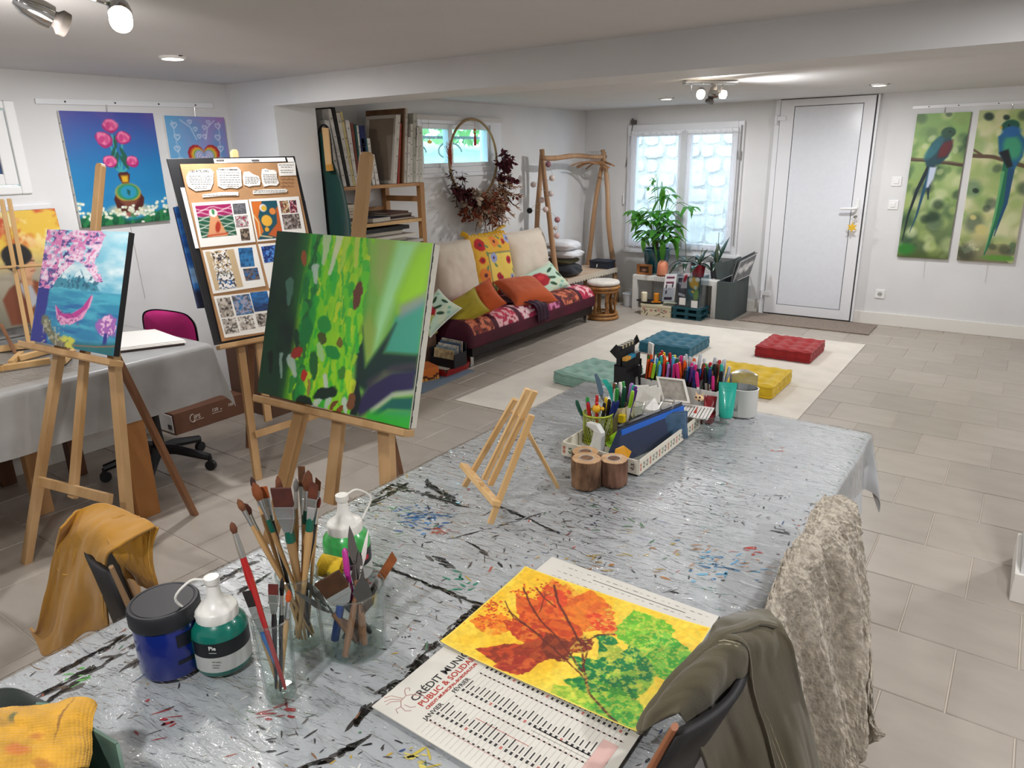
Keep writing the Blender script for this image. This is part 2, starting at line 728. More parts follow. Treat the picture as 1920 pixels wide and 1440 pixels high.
cells = []
for r in range(-13, 16):
	y = 2.462 + r * PIT
	off = -0.150 if r % 2 == 0 else 0.021
	for k in range(-14, 11):
		x = off + k * PIT
		x0, x1 = max(x, XL), min(x + TW, 3.2)
		y0, y1 = max(y, -1.6), min(y + TW, YB)
		if x1 - x0 < 0.02 or y1 - y0 < 0.02:
			continue
		cx, cy = (x0 + x1) / 2, (y0 + y1) / 2
		u, v, d = px((cx, cy, 0))
		vis = d > 0.2 and -120 < u < 2040 and 300 < v < 1560
		if vis and (-1.25 < cx < -0.4 and cy < 2.2 or -2.85 < cx < -1.15 and 3.7 < cy < 6.35):
			vis = False
		cells.append((vis, d, x0, x1, y0, y1))
cells.sort(key=lambda c: (not c[0], c[1]))
v0, f0 = tile_mb(0, 0)
full = None
rest = MB()
for i, (vis, d, x0, x1, y0, y1) in enumerate(cells):
	w, h = x1 - x0, y1 - y0
	if vis and i < 290:
		if abs(w - TW) < 1e-4 and abs(h - TW) < 1e-4:
			if full is None:
				full = obj('floor_tile', MB().add(v0, f0), tm, floor, local=True)
				o = full
			else:
				o = full.copy()
				COL.objects.link(o)
		else:
			o = obj('floor_tile', MB().add(*tile_mb(0, 0, w, h)), tm, floor, local=True)
		o.location = (x0 - floor.location.x, y0 - floor.location.y, -floor.location.z)
	else:
		rest.add(*tile_mb(x0, y0, w, h))
ro = obj('floor_tile_field', rest, tm, floor)
ro['kind'] = 'stuff'

# walls
W3 = (1.05, 1.69, 1.44, 1.885)      # near window in the left wall (y0, y1, z0, z1)
W2 = (4.62, 5.78, 1.445, 1.895)     # high window over the sofa
mb = MB()
xo = XL - 0.25
for (y0, y1, z0, z1) in [(-1.7, W3[0], 0, ZC), (W3[0], W3[1], 0, W3[2]), (W3[0], W3[1], W3[3], ZC), (W3[1], W2[0], 0, ZC), (W2[0], W2[1], 0, W2[2]),
						 (W2[0], W2[1], W2[3], ZC), (W2[1], YB + 0.25, 0, ZC)]:
	mb.box(xo, XL, y0, y1, z0 - (0.06 if z0 == 0 else 0), z1)
st('wall_left', mb, wallm)
W1 = (-3.68, -2.43, 0.56, 1.86)
mb = MB()
for (x0, x1, z0, z1) in [(XL, W1[0], -0.06, ZC), (W1[0], W1[1], -0.06, W1[2]), (W1[0], W1[1], W1[3], ZC), (W1[1], 3.4, -0.06, ZC)]:
	mb.box(x0, x1, YB, YB + 0.25, z0, z1)
st('wall_back', mb, wallm)
st('wall_front', MB().box(-4.5, 3.4, -1.85, -1.6, -0.06, ZC), wallm)
st('wall_right', MB().box(3.2, 3.45, -1.6, YB, -0.06, ZC), wallm)
st('wall_stub', MB().box(XL, -3.76, 2.89, 3.2, 0, 1.885), wallm)
st('wall_pillar', MB().box(0.165, 0.75, 2.885, 3.22, 0, 1.885), wallm)
st('beam', MB().box(XL, 3.2, 2.89, 3.205, 1.885, ZC), wallm)
mb = MB().box(-4.5, 3.45, -1.85, YB + 0.25, ZC + 0.02, ZC + 0.12)
st('ceiling', mb, ceilm)
mb = MB().box(XL, 3.2, -1.6, YB, ZC, ZC + 0.02)
ceil_o = bpy.data.objects['ceiling']
obj('plaster_skin', mb, ceilm, ceil_o)

# baseboards
BH = 0.115
for nm, mb in (('baseboard_left', MB().box(XL, XL + 0.016, -1.6, 2.89, 0, BH).box(XL, XL + 0.016, 3.2, YB, 0, BH)),
			   ('baseboard_back', MB().box(-1.262, 3.2, YB - 0.016, YB, 0, BH).box(XL, -2.10, YB - 0.016, YB, 0, BH)),
			   ('baseboard_stub', MB().box(XL, -3.744, 2.874, 2.89, 0, BH).box(-3.76, -3.744, 2.89, 3.2, 0, BH)),
			   ('baseboard_pillar', MB().box(0.149, 0.75, 2.869, 2.885, 0, BH).box(0.149, 0.165, 2.885, 3.22, 0, BH))):
	st(nm, mb, basem, bevel=0.003)

# ------------------------------------------------------------------ picture rails on the walls (aluminium strips painted white)
def wall_rail(n, p0, p1, h, nrm, screws):
	p0, p1, nrm = V(*p0), V(*p1), V(*nrm)
	d = unit(p1 - p0)
	L = np.linalg.norm(p1 - p0)
	o = st('trim_%d' % n, MB().obox((p0 + p1) / 2 + nrm * 0.006, d, (0, 0, 1), nrm, L / 2, h / 2, 0.006), pvc, bevel=0.002)
	for s in screws:
		c = p0 + d * L * s + nrm * 0.012
		obj('screw', MB().cyl(c, c + nrm * 0.002, 0.005, n=8), darkgap, o)
	return o


wall_rail(1, (XL, 1.79, 1.888), (XL, 2.79, 1.905), 0.028, (1, 0, 0), (0.14, 0.4, 0.65, 0.88))
wall_rail(2, (XL, 0.9, 1.372), (XL, 1.76, 1.374), 0.026, (1, 0, 0), (0.78,))
wall_rail(3, (-1.0, YB, 1.905), (0.55, YB, 1.91), 0.026, (0, -1, 0), (0.08, 0.22, 0.4, 0.62, 0.85))

# ------------------------------------------------------------------ door
door = st('door_1', MB().box(-2.09, -1.268, YB - 0.035, YB + 0.02, 0.012, 2.015), mat('dark_rebate', '#77797d', 0.7))
fx0, fx1, fz0, fz1 = -2.09, -1.283, 0.02, 2.022
px0, px1, pz0, pz1 = -1.968, -1.376, 0.11, 1.963
y0, y1 = YB - 0.06, YB - 0.02
mb = MB()


def trap(a, b, c, d):
	return [(p[0], y0, p[1]) for p in (a, b, c, d)]


A, B, C_, D = (fx0, fz0), (fx1, fz0), (fx1, fz1), (fx0, fz1)
a, b, c, d = (px0, pz0), (px1, pz0), (px1, pz1), (px0, pz1)
for q in ((A, B, b, a), (B, C_, c, b), (C_, D, d, c), (D, A, a, d)):
	obj('door_frame', MB().slab(trap(*q), (0, 0.04, 0)), pvc, door, bevel=0.0012)
mbg = MB()
for s in (-1, 1):
	pass
obj('gasket', MB().box(px0 - .002, px1 + .002, y0 + 0.006, y0 + 0.03, pz0 - .002, pz1 + .002), darkgap, door)
obj('door_panel', MB().box(px0 + 0.006, px1 - 0.006, y0 + 0.003, y0 + 0.034, pz0 + 0.006, pz1 - 0.006),
	mat('door_panel_white', '#dfe2e8', 0.18, noise=0.03, nscale=30), door)
obj('gap_shade', MB().box(fx1 + 0.001, fx1 + 0.011, y0 + 0.012, YB, 0.012, 2.022), darkgap, door)  # dark strip stands in for the shade of the open gap beside the frame
obj('jamb', MB().box(fx1 + 0.013, fx1 + 0.03, y0 + 0.004, YB, 0.012, 2.028).box(fx0 - 0.05, fx0 - 0.006, y0 + 0.012, YB, 0.0, 2.028), pvc, door)
for z in (1.862, 0.21):
	h = obj('hinge', MB().box(-2.128, -2.035, y0 - 0.014, y0, z - 0.02, z + 0.02).cyl((-2.122, y0 - 0.012, z - 0.055), (-2.122, y0 - 0.012, z + 0.03), 0.013, n=10), pvc, door, bevel=0.004)
hp = aty(1607, 390, y0)
obj('handle_plate', MB().box(hp[0] - 0.016, hp[0] + 0.016, y0 - 0.01, y0, hp[2] - 0.12, hp[2] + 0.08), whitem, door, bevel=0.005)
obj('door_handle', MB().tube([(hp[0], y0, hp[2]), (hp[0], y0 - 0.05, hp[2]), (hp[0] - 0.02, y0 - 0.055, hp[2] - 0.002), (hp[0] - 0.125, y0 - 0.055, hp[2] - 0.006)], [0.012, 0.012, 0.012, 0.009], 10), whitem, door, smooth=True)
kz = hp[2] - 0.075
obj('lock_cylinder', MB().cyl((hp[0], y0 - 0.014, kz), (hp[0], y0, kz), 0.011), darkgap, door)
# bunch of keys with a yellow star fob hanging in the lock
kr = thing('key_ring', 'key with a yellow star-shaped fob hanging in the white door lock', 'keys', (hp[0], y0 - 0.03, kz))
obj('key', MB().box(hp[0] - 0.002, hp[0] + 0.002, y0 - 0.05, y0 - 0.014, kz - 0.004, kz + 0.004).cyl((hp[0], y0 - 0.062, kz), (hp[0], y0 - 0.048, kz), 0.012, n=10), steel, kr)
rg = [(hp[0] - 0.004 + 0.018 * math.sin(t), y0 - 0.055, kz - 0.025 - 0.018 * math.cos(t)) for t in np.linspace(0, 2 * PI, 14)]
obj('ring', MB().tube(rg, 0.002, 6), steel, kr)
sp = [(hp[0] - 0.012 + (0.05 if k % 2 == 0 else 0.021) * math.sin(k * PI / 6), y0 - 0.062, kz - 0.095 + (0.05 if k % 2 == 0 else 0.021) * math.cos(k * PI / 6)) for k in range(12)]
obj('star_fob', MB().slab(sp[::-1], (0, 0.012, 0)), mat('fob_yellow', '#e0b431', 0.5), kr, bevel=0.003)

# switches and socket
for i, (u, v, lab, nm) in enumerate(((1681, 340, 'white thermostat plate, the upper of the two plates between door and bird painting', 'wall_switch'),
									 (1675, 384, 'white light switch, the lower of the two plates between door and bird painting', 'wall_switch'),
									 (1650, 551, 'white wall socket low on the wall right of the door', 'wall_socket'))):
	p = aty(u, v, YB)
	t = thing(nm, lab, 'switch' if i < 2 else 'socket', (p[0], YB, p[2]))
	obj('plate', MB().box(p[0] - 0.041, p[0] + 0.041, YB - 0.009, YB, p[2] - 0.041, p[2] + 0.041), whitem, t, bevel=0.004)
	if i == 2:
		obj('socket_well', MB().cyl((p[0], YB - 0.0105, p[2]), (p[0], YB - 0.009, p[2]), 0.022, n=20), mat('socket_shade', '#b9b9b5', 0.5), t)
		obj('earth_pin', MB().cyl((p[0], YB - 0.022, p[2] + 0.008), (p[0], YB - 0.009, p[2] + 0.008), 0.003, n=8), steel, t)
		obj('contact_hole', MB().cyl((p[0] - 0.01, YB - 0.0115, p[2] - 0.004), (p[0] - 0.01, YB - 0.0095, p[2] - 0.004), 0.004, n=8).cyl((p[0] + 0.01, YB - 0.0115, p[2] - 0.004), (p[0] + 0.01, YB - 0.0095, p[2] - 0.004), 0.004, n=8), darkgap, t)
	else:
		s = 0.02
		obj('rocker', MB().box(p[0] - s, p[0] + s * (1 if i == 0 else 0.8), YB - 0.015, YB - 0.009, p[2] - s, p[2] + s), whitem, t, bevel=0.003)

# ------------------------------------------------------------------ window 1: casement beside the door, sheer curtains, rubble wall outside
win = st('window_1', MB().box(W1[0], W1[0] + 0.06, YB - 0.03, YB + 0.06, W1[2], W1[3]).box(W1[1] - 0.06, W1[1], YB - 0.03, YB + 0.06, W1[2], W1[3])
		 .box(W1[0] + .06, W1[1] - .06, YB - 0.03, YB + 0.06, W1[3] - 0.07, W1[3]).box(W1[0] + .06, W1[1] - .06, YB - 0.03, YB + 0.06, W1[2], W1[2] + 0.05), pvc, bevel=0.004)
glassm = clearglass('window_glass', '#f2f7fb', 1.0, 0.02)
for (x0, x1) in ((W1[0] + 0.05, -3.035), (-3.02, W1[1] - 0.05)):
	z0, z1 = W1[2] + 0.04, W1[3] - 0.06
	s = obj('sash', MB().box(x0, x0 + 0.07, YB - 0.05, YB + 0.0, z0, z1).box(x1 - 0.06, x1, YB - 0.05, YB, z0, z1).box(x0 + .07, x1 - .06, YB - 0.05, YB, z1 - 0.06, z1).box(x0 + .07, x1 - .06, YB - 0.05, YB, z0, z0 + 0.06), pvc, win, bevel=0.006)
	obj('pane', MB().box(x0 + 0.06, x1 - 0.05, YB - 0.03, YB - 0.024, z0 + 0.05, z1 - 0.05), glassm, s)
obj('meeting_stile', MB().box(-3.06, -2.995, YB - 0.062, YB - 0.05, W1[2] + 0.06, W1[3] - 0.08), mat('stile_grey', '#c3c7c9', 0.4), win, bevel=0.005)
obj('sill', MB().box(W1[0] - 0.03, W1[1] + 0.03, YB - 0.045, YB + 0.02, W1[2] - 0.03, W1[2]), pvc, win, bevel=0.004)
obj('casement_bolt', MB().cyl((W1[1] - 0.022, YB - 0.045, W1[2] + .1), (W1[1] - 0.022, YB - 0.045, W1[3] - 0.04), 0.005, n=8).box(W1[1] - .034, W1[1] - .012, YB - .06, YB - .03, 1.5, 1.58), steel, win)

# sheer curtains, one per sash
sheer = bpy.data.materials.new('sheer_voile')
sheer.use_nodes = True
nt = sheer.node_tree
nt.nodes.clear()
o_ = nt.nodes.new('ShaderNodeOutputMaterial')
tr = nt.nodes.new('ShaderNodeBsdfTransparent')
tl = nt.nodes.new('ShaderNodeBsdfTranslucent')
df = nt.nodes.new('ShaderNodeBsdfDiffuse')
tl.inputs['Color'].default_value = (0.9, 0.92, 0.97, 1)
df.inputs['Color'].default_value = (0.85, 0.87, 0.92, 1)
m1 = nt.nodes.new('ShaderNodeMixShader')
m2 = nt.nodes.new('ShaderNodeMixShader')
m1.inputs[0].default_value = 0.5
m2.inputs[0].default_value = 0.33
nt.links.new(tl.outputs[0], m1.inputs[1])
nt.links.new(df.outputs[0], m1.inputs[2])
nt.links.new(tr.outputs[0], m2.inputs[1])
nt.links.new(m1.outputs[0], m2.inputs[2])
nt.links.new(m2.outputs[0], o_.inputs['Surface'])
for i, (xa, xb, ya, lab) in enumerate(((-3.64, -3.06, YB - 0.075, 'white sheer curtain on the left window sash behind the big plant'),
									   (-3.0, -2.47, YB - 0.075, 'white sheer curtain on the right window sash beside the door'))):
	zt, zb = 1.775, 0.60
	nx, ny = 60, 30
	u, w = np.meshgrid(np.linspace(0, 1, nx), np.linspace(0, 1, ny))
	fold = 0.008 * np.sin(u * 38 + 3 * np.sin(w * 2)) + 0.006 * np.sin(u * 71 + 1)
	P = np.stack([xa + (xb - xa) * u - 0.03 * (1 - u) * w * (i == 0), ya + fold - 0.02 * w * (1 - u) * (i == 0), zb + (zt - zb) * (1 - w) + 0.004 * np.sin(u * 50)], 2)
	c = obj('sheer_curtain', MB().grid(P), sheer, **SA)
	tag(c, lab, 'curtain')
	obj('curtain_wire', MB().cyl((xa, ya, zt - 0.015), (xb, ya, zt - 0.015), 0.004, n=6), whitem, c)
# espagnolette rod hanging beside the window
p, q = aty(1187, 231, YB - 0.03), aty(1174, 312, YB - 0.02)
rod = obj('window_rod', MB().cyl(p, q, 0.006, n=8), mat('dark_iron', '#6b6866', 0.5, metal=0.6))
tag(rod, 'thin grey iron rod hanging on the wall left of the curtained window', 'rod')
obj('rod_bracket', MB().box(p[0] - 0.02, p[0] + 0.03, YB - 0.045, YB, p[2] - 0.01, p[2] + 0.03).ball((p[0], YB - 0.04, p[2] + 0.035), 0.014, 8, 6), mat('dark_iron'), rod)
p = aty(1171, 370, YB)
hk = obj('holdback_hook', MB().box(p[0] - 0.008, p[0] + 0.008, YB - 0.03, YB, p[2] - 0.07, p[2] + 0.04), whitem, bevel=0.003)
tag(hk, 'small white curtain holdback hook on the wall left of the window', 'hook')

# outside: rubble stone wall across a narrow yard, yard floor
yard = st('ground_outside', MB().box(-9, 1.5, YB + 0.25, 9.6, -0.3, 0.1), mat('yard_gravel', '#a39d92', 0.9, noise=0.4, nscale=40))
stw = obj('garden_wall', MB().box(-5.2, -0.6, 9.08, 9.4, 0.1, 3.0), mat('lime_mortar', '#b9b2a4', 0.95, noise=0.3, nscale=30))
stw['kind'] = 'structure'
stm = mat('rubble_stone', '#c8c0b2', 0.9, noise=0.6, nscale=7, bump=0.4, bscale=25, color2='#9a917f')
z = 0.12
row = 0
while z < 2.75:
	hh = R_.uniform(0.13, 0.2)
	x = -5.1 + R_.uniform(0, 0.15)
	while x < -1.0:
		w = R_.uniform(0.16, 0.34)
		poly = []
		for k in range(9):
			a_ = 2 * PI * k / 9
			ca, sa = math.cos(a_), math.sin(a_)
			e = (abs(ca) ** 4 + abs(sa) ** 4) ** -0.25
			poly.append((x + w / 2 + ca * e * (w / 2 - 0.012) * R_.uniform(0.86, 1.02), z + hh / 2 + sa * e * (hh / 2 - 0.01) * R_.uniform(0.86, 1.02)))
		dp = R_.uniform(0.02, 0.06)
		obj('stone', MB().slab([(a_, 9.1 - dp, b_) for a_, b_ in poly][::-1], (0, dp + 0.02, 0)), stm, stw)
		x += w
	z += hh

# ------------------------------------------------------------------ window 2: high tilt window over the sofa
y0, y1, z0, z1 = W2
win2 = st('window_2', MB().box(XL - 0.1, XL + 0.012, y0, y0 + 0.05, z0, z1).box(XL - 0.1, XL + 0.012, y1 - 0.17, y1, z0, z1).box(XL - 0.1, XL + 0.012, y0 + .05, y1 - .17, z1 - 0.05, z1).box(XL - 0.1, XL + 0.012, y0 + .05, y1 - .17, z0, z0 + 0.05), pvc, bevel=0.005)
for k, (a_, b_) in enumerate(((y0 + 0.05, 5.055), (5.055, y1 - 0.17))):
	s = obj('sash', MB().box(XL - 0.07, XL - 0.005, a_, a_ + 0.03, z0 + .05, z1 - .05).box(XL - 0.07, XL - 0.005, b_ - 0.03, b_, z0 + .05, z1 - .05).box(XL - 0.07, XL - 0.005, a_ + .03, b_ - .03, z1 - 0.09, z1 - .05).box(XL - 0.07, XL - 0.005, a_ + .03, b_ - .03, z0 + 0.05, z0 + .085), pvc, win2, bevel=0.004)
	obj('pane', MB().box(XL - 0.045, XL - 0.04, a_ + 0.02, b_ - 0.02, z0 + .07, z1 - .07), clearglass('frosted_pane', '#dfeef2', 1.0, 0.1, 0.05, 0.2, 30), s)
obj('head_strip', MB().box(XL, XL + 0.03, y0 - 0.02, y1, z1 - 0.02, z1 + 0.015), mat('strip_grey', '#cfcac4', 0.5), win2)
obj('sill', MB().box(XL, XL + 0.02, y0 - .02, y1 - 0.02, z0 - 0.03, z0), pvc, win2)
# iron grille, hedge and grass bank outside it
gr = thing('window_grille', 'grey iron grille of a bar and scrolls outside the high window', 'grille', (XL - 0.3, 5.1, 1.45))
gi = mat('grille_iron', '#7d8384', 0.6)
obj('bar', MB().box(XL - 0.31, XL - 0.29, 4.3, 6.2, 1.735, 1.76), gi, gr)
for yy in (4.86, 5.36):
	pts = [(XL - 0.3, yy + 0.2 * math.cos(t) * (1 - t / 9), 1.62 + 0.1 * math.sin(t) * (1 - t / 9)) for t in np.linspace(0, 6, 30)]
	obj('scroll', MB().tube(pts, 0.008, 6), gi, gr)
st('ground_bank', MB().hexa([(-8.5, 0, 1.2), (XL - 0.26, 0, 1.2), (XL - 0.26, 9, 1.2), (-8.5, 9, 1.2), (-8.5, 0, 1.9), (XL - 0.26, 0, 1.42), (XL - 0.26, 9, 1.42), (-8.5, 9, 1.9)]), mat('grass_bank', '#7fa06a', 0.9, noise=0.5, nscale=25, color2='#9fb58b'))
mb = MB()
for k in range(900):
	c_ = V(-6.2 + R_.uniform(-0.5, 0.5), R_.uniform(4.6, 8.8), 1.75 + R_.uniform(0, 1.3))
	a_ = unit(NR.normal(size=3))
	b_ = unit(np.cross(a_, NR.normal(size=3)))
	s = R_.uniform(0.05, 0.12)
	mb.add([c_ - a_ * s, c_ + b_ * s * 0.5, c_ + a_ * s, c_ - b_ * s * 0.5], [(0, 1, 2, 3)])
hd = obj('hedge_leaves', mb, mat('hedge_green', '#6f9a55', 0.7, noise=0.4, nscale=6, color2='#9fc083'), kind='stuff')
tag(hd, 'pale green hedge foliage outside the high window', 'hedge')

# ------------------------------------------------------------------ window 3: small window at the left end of the left wall
y0, y1, z0, z1 = W3
win3 = st('window_3', MB().box(XL - 0.1, XL + 0.014, y0, y0 + 0.05, z0, z1).box(XL - 0.1, XL + 0.014, y1 - 0.05, y1, z0, z1).box(XL - 0.1, XL + 0.014, y0 + .05, y1 - .05, z1 - 0.04, z1).box(XL - 0.1, XL + 0.014, y0 + .05, y1 - .05, z0, z0 + 0.04), whitem, bevel=0.006)
s = obj('sash', MB().box(XL - 0.05, XL + 0.012, y0 + .05, y0 + .11, z0 + .045, z1 - .045).box(XL - 0.05, XL + 0.012, y1 - .115, y1 - .055, z0 + .045, z1 - .045).box(XL - 0.05, XL + 0.012, y0 + .11, y1 - .115, z1 - 0.1, z1 - .045).box(XL - 0.05, XL + 0.012, y0 + .11, y1 - .115, z0 + 0.045, z0 + .1), whitem, win3, bevel=0.006)
obj('pane', MB().box(XL - 0.012, XL - 0.002, y0 + .1, y1 - .105, z0 + .09, z1 - .09), mat('obscured_blue_pane', '#3c5480', 0.25, noise=0.6, nscale=45, color2='#26375a', coat=0.5), s)
obj('catch', MB().box(XL + 0.0, XL + 0.035, y1 - 0.3, y1 - 0.2, z0 - 0.012, z0 + 0.012), whitem, win3, bevel=0.004)

# ------------------------------------------------------------------ recessed downlights and track bars
for i, (x, y) in enumerate(DOWN_SEEN + DOWN_FILL):
	lab = ['round recessed downlight in the near ceiling over the tulip painting', 'round recessed downlight in the far ceiling in front of the window',
		   'round recessed downlight in the far ceiling beside the door top'][i] if i < 3 else 'round ceiling downlight added unseen for fill light, behind or beside the viewer'
	t = thing('downlight', lab, 'downlight', (x, y, ZC), 0, 'recessed downlights')
	obj('trim_ring', MB().lathe([(0.046, -0.012), (0.05, -0.012), (0.058, -0.003), (0.058, 0), (0.046, 0)], (x, y, ZC), 24, caps=False), whitem, t, smooth=True)
	obj('lamp_face', MB().lathe([(0.0, -0.009), (0.046, -0.009), (0.046, -0.002), (0.0, -0.002)], (x, y, ZC), 24), mat('lamp_face', '#fff6e8', 0.5, emit='#fff4e4', estr=14), t)
	obj('spring_clip', MB().box(x - 0.07, x - 0.058, y - 0.006, y + 0.006, ZC - 0.004, ZC).box(x + 0.058, x + 0.07, y - 0.006, y + 0.006, ZC - 0.004, ZC), darkgap, t)


def spot_head(parent, c, d, lit, name='spot_head'):
	c, d = V(*c), unit(V(*d))
	h = obj(name, MB().lathe([(0.001, -0.085), (0.012, -0.083), (0.026, -0.06), (0.03, -0.02), (0.029, 0.0), (0.026, 0.0), (0.026, -0.004)], c, 20, d), chrome, parent, smooth=True)
	if lit:
		obj('bulb', MB().lathe([(0.024, -0.004), (0.027, 0.008), (0.026, 0.03), (0.02, 0.034), (0.0, 0.035)], c, 20, d), mat('lit_bulb', '#fff3d8', 0.4, emit='#ffedd0', estr=26), h, smooth=True)
	else:
		obj('bulb', MB().lathe([(0.018, -0.004), (0.02, 0.01), (0.031, 0.02), (0.03, 0.036), (0.0, 0.036)], c, 20, d), mat('dark_bulb', '#5a5552', 0.4), h, smooth=True)
	return h


t = thing('track_light', 'chrome spotlight bar on the near ceiling, one head lit and one dark', 'spotlight', (-1.95, 0.95, ZC))
obj('ceiling_bar', MB().box(-2.0, -1.9, 0.55, 1.2, ZC - 0.02, ZC), chrome, t, bevel=0.005)
b1 = atz(226, 33, 1.93)
h1 = spot_head(t, b1, (0.62, -0.35, -0.42), True)
obj('stem', MB().tube([(-1.95, 1.0, ZC - .02), (-1.96, 1.0, 1.965), b1 - V(0.62, -0.35, -0.42) * 0.08], 0.006, 8), chrome, t)
b2 = atz(96, 33, 1.93)
h2 = spot_head(t, b2, (0.1, 0.75, -0.35), False)
obj('stem', MB().tube([(-1.95, 0.8, ZC - .02), (-1.97, 0.8, 1.99), b2 - V(0.1, 0.75, -0.35) * 0.08], 0.006, 8), chrome, t)
t = thing('track_light', 'chrome spotlight bar on the far ceiling over the rug with lit heads', 'spotlight', (-1.9, 5.0, ZC))
obj('ceiling_bar', MB().bar((-2.03, 4.85, ZC - 0.012), (-1.78, 5.13, ZC - 0.012), 0.06, 0.022), chrome, t, bevel=0.005)
c1, c2, c3 = atz(1314, 176, 1.945), atz(1352, 177, 1.95), atz(1333, 183, 1.935)
spot_head(t, c1, (0.3, -0.8, -0.35), True)
spot_head(t, c2, (0.85, -0.1, -0.1), True)
spot_head(t, c3, (-0.2, -0.2, -0.8), False)
obj('stem', MB().cyl((-2.0, 4.9, ZC - 0.01), (-2.0, 4.9, 1.95), 0.006, n=8).cyl((-1.84, 5.07, ZC - .01), (-1.86, 5.06, 1.95), 0.006, n=8), chrome, t)
# ================================================================== RUG, DOORMAT, FLOOR CUSHIONS
fab = lambda n, c, **k: mat(n, c, 0.9, bump=k.pop('bump', 0.25), bscale=k.pop('bscale', 300), sheen=0.2, **k)
rug = obj('rug', MB().hexa([(-3.01, 3.53, 0.0005), (-0.985, 3.55, 0.0005), (-0.985, 6.5, 0.0005), (-2.985, 6.46, 0.0005), (-3.01, 3.53, 0.006), (-0.985, 3.55, 0.006), (-0.985, 6.5, 0.006), (-2.985, 6.46, 0.006)]),
		  fab('rug_cream', '#d9d1c4', noise=0.12, nscale=5), bevel=0.002)
tag(rug, 'large thin cream rug lying on the tiled floor under the coloured floor cushions', 'rug')
obj('seam', MB().box(-2.4, -1.0, 5.02, 5.026, 0.006, 0.0068), fab('rug_seam', '#c5bcae'), rug)
mt = obj('doormat', MB().box(-2.2, -1.03, 6.87, 7.3, 0.0005, 0.011), fab('doormat_brown', '#8b7a6b', noise=0.5, nscale=60, bump=0.6), bevel=0.004)
tag(mt, 'long taupe doormat on the tiles in front of the white door', 'doormat')


def floor_cushion(cx, cy, rot, w, d, h, color, lab, dark):
	t = thing('floor_cushion', lab, 'cushion', (cx, cy, 0.0065), rot, 'square tufted floor cushions on the cream rug')
	n = 40
	u, v = np.meshgrid(np.linspace(-1, 1, n), np.linspace(-1, 1, n))
	m = fab('cushion_' + color[1:], color, noise=0.15, nscale=14)
	tuft = np.zeros_like(u)
	spots = [(a, b) for a in (-0.56, 0.0, 0.56) for b in (-0.56, 0.0, 0.56)]
	for (a, b) in spots:
		r2 = (u - a) ** 2 + (v - b) ** 2
		tuft -= 0.022 * np.exp(-r2 / 0.02) + 0.01 * np.exp(-r2 / 0.12)
	edge = np.clip((1 - np.maximum(abs(u), abs(v))) / 0.1, 0, 1)
	z = h - 0.008 + 0.02 * np.sqrt(edge) + tuft * edge + 0.004 * np.sin(u * 9) * np.sin(v * 11)
	q = 1 - 0.03 * (1 - np.minimum(abs(u), abs(v)) ** 2) * 0
	mb = MB().grid(np.stack([u * w / 2, v * d / 2, z], 2))
	per = []
	for k in range(160):
		s = k / 160 * 4
		e, f = int(s), s % 1 * 2 - 1
		per.append([(f, -1), (1, f), (-f, 1), (-1, -f)][e])
	per = np.array(per)
	rows = []
	for zz, g in ((h - 0.008, 0), (h * 0.75, 0.006), (h * 0.4, 0.008), (0.008, 0)):
		wob = 0.004 * np.sin(np.arange(160) * 2 * PI / 8)
		s = 1 + (g + (wob if g else 0 * wob)) / (w / 2)
		rows.append(np.stack([per[:, 0] * w / 2 * s, per[:, 1] * d / 2 * s, np.full(160, zz)], 1))
	mb.grid(np.array(rows)[::-1], wrap=True)
	mb.add([(-w / 2, -d / 2, 0.004), (w / 2, -d / 2, 0.004), (w / 2, d / 2, 0.004), (-w / 2, d / 2, 0.004)], [(3, 2, 1, 0)])
	obj('cover', mb, m, t, local=True, smooth=True, angle=60)
	for zz in (h - 0.006, 0.01):
		pts = [(p[0] * w / 2 * 1.005, p[1] * d / 2 * 1.005, zz + 0.003 * math.sin(i * 1.3)) for i, p in enumerate(per[::2])]
		obj('piped_edge', MB().tube(pts + [pts[0]], 0.0095, 6, False), m, t, local=True, **SA)
	for (a, b) in spots:
		i, j = int((a + 1) / 2 * (n - 1)), int((b + 1) / 2 * (n - 1))
		obj('tuft_stitch', MB().ball((a * w / 2, b * d / 2, z[j, i] + 0.002), 0.007, 8, 5, 1, 1, 0.5), m, t, local=True, smooth=True)
	return t


floor_cushion(-2.285, 5.53, 0.0, 0.42, 0.44, 0.085, '#1d5f73', 'teal blue tufted floor cushion on the rug, beyond the pens on the table', 0)
floor_cushion(-1.44, 5.88, 0.0, 0.41, 0.45, 0.085, '#9b1f22', 'red tufted floor cushion on the rug, nearest the door', 0)
floor_cushion(-1.46, 4.88, 0.0, 0.46, 0.46, 0.085, '#d9b520', 'yellow tufted floor cushion on the rug, partly behind the marker box', 0)
floor_cushion(-2.39, 4.41, -0.12, 0.44, 0.46, 0.085, '#86aa9c', 'mint green tufted floor cushion on the rug, nearest the sofa front', 0)

# ================================================================== SOFA
sofa = thing('daybed_sofa', 'low daybed sofa with burgundy patchwork cover on a dark base by the wall', 'sofa', (-3.78, 5.16, 0))
darkwood = mat('dark_aubergine', '#180f12', 0.5, noise=0.2, nscale=8)
for nm, bx in (('base_rail', (-3.43, -3.4, 4.22, 6.12)), ('base_rail', (-4.17, -4.14, 4.22, 6.12))):
	obj(nm, MB().box(bx[0], bx[1], bx[2], bx[3], 0.085, 0.2), darkwood, sofa, bevel=0.003)
for y in (4.22, 6.09):
	obj('base_rail', MB().box(-4.14, -3.43, y, y + 0.03, 0.085, 0.2), darkwood, sofa, bevel=0.003)
for x in (-3.44, -4.13):
	for y in (4.24, 6.07):
		obj('leg', MB().box(x - 0.02, x + 0.02, y - 0.02, y + 0.02, 0, 0.09), chrome, sofa, bevel=0.003)
nu, nv = 190, 110
y0, y1 = 4.17, 6.16
prof = []
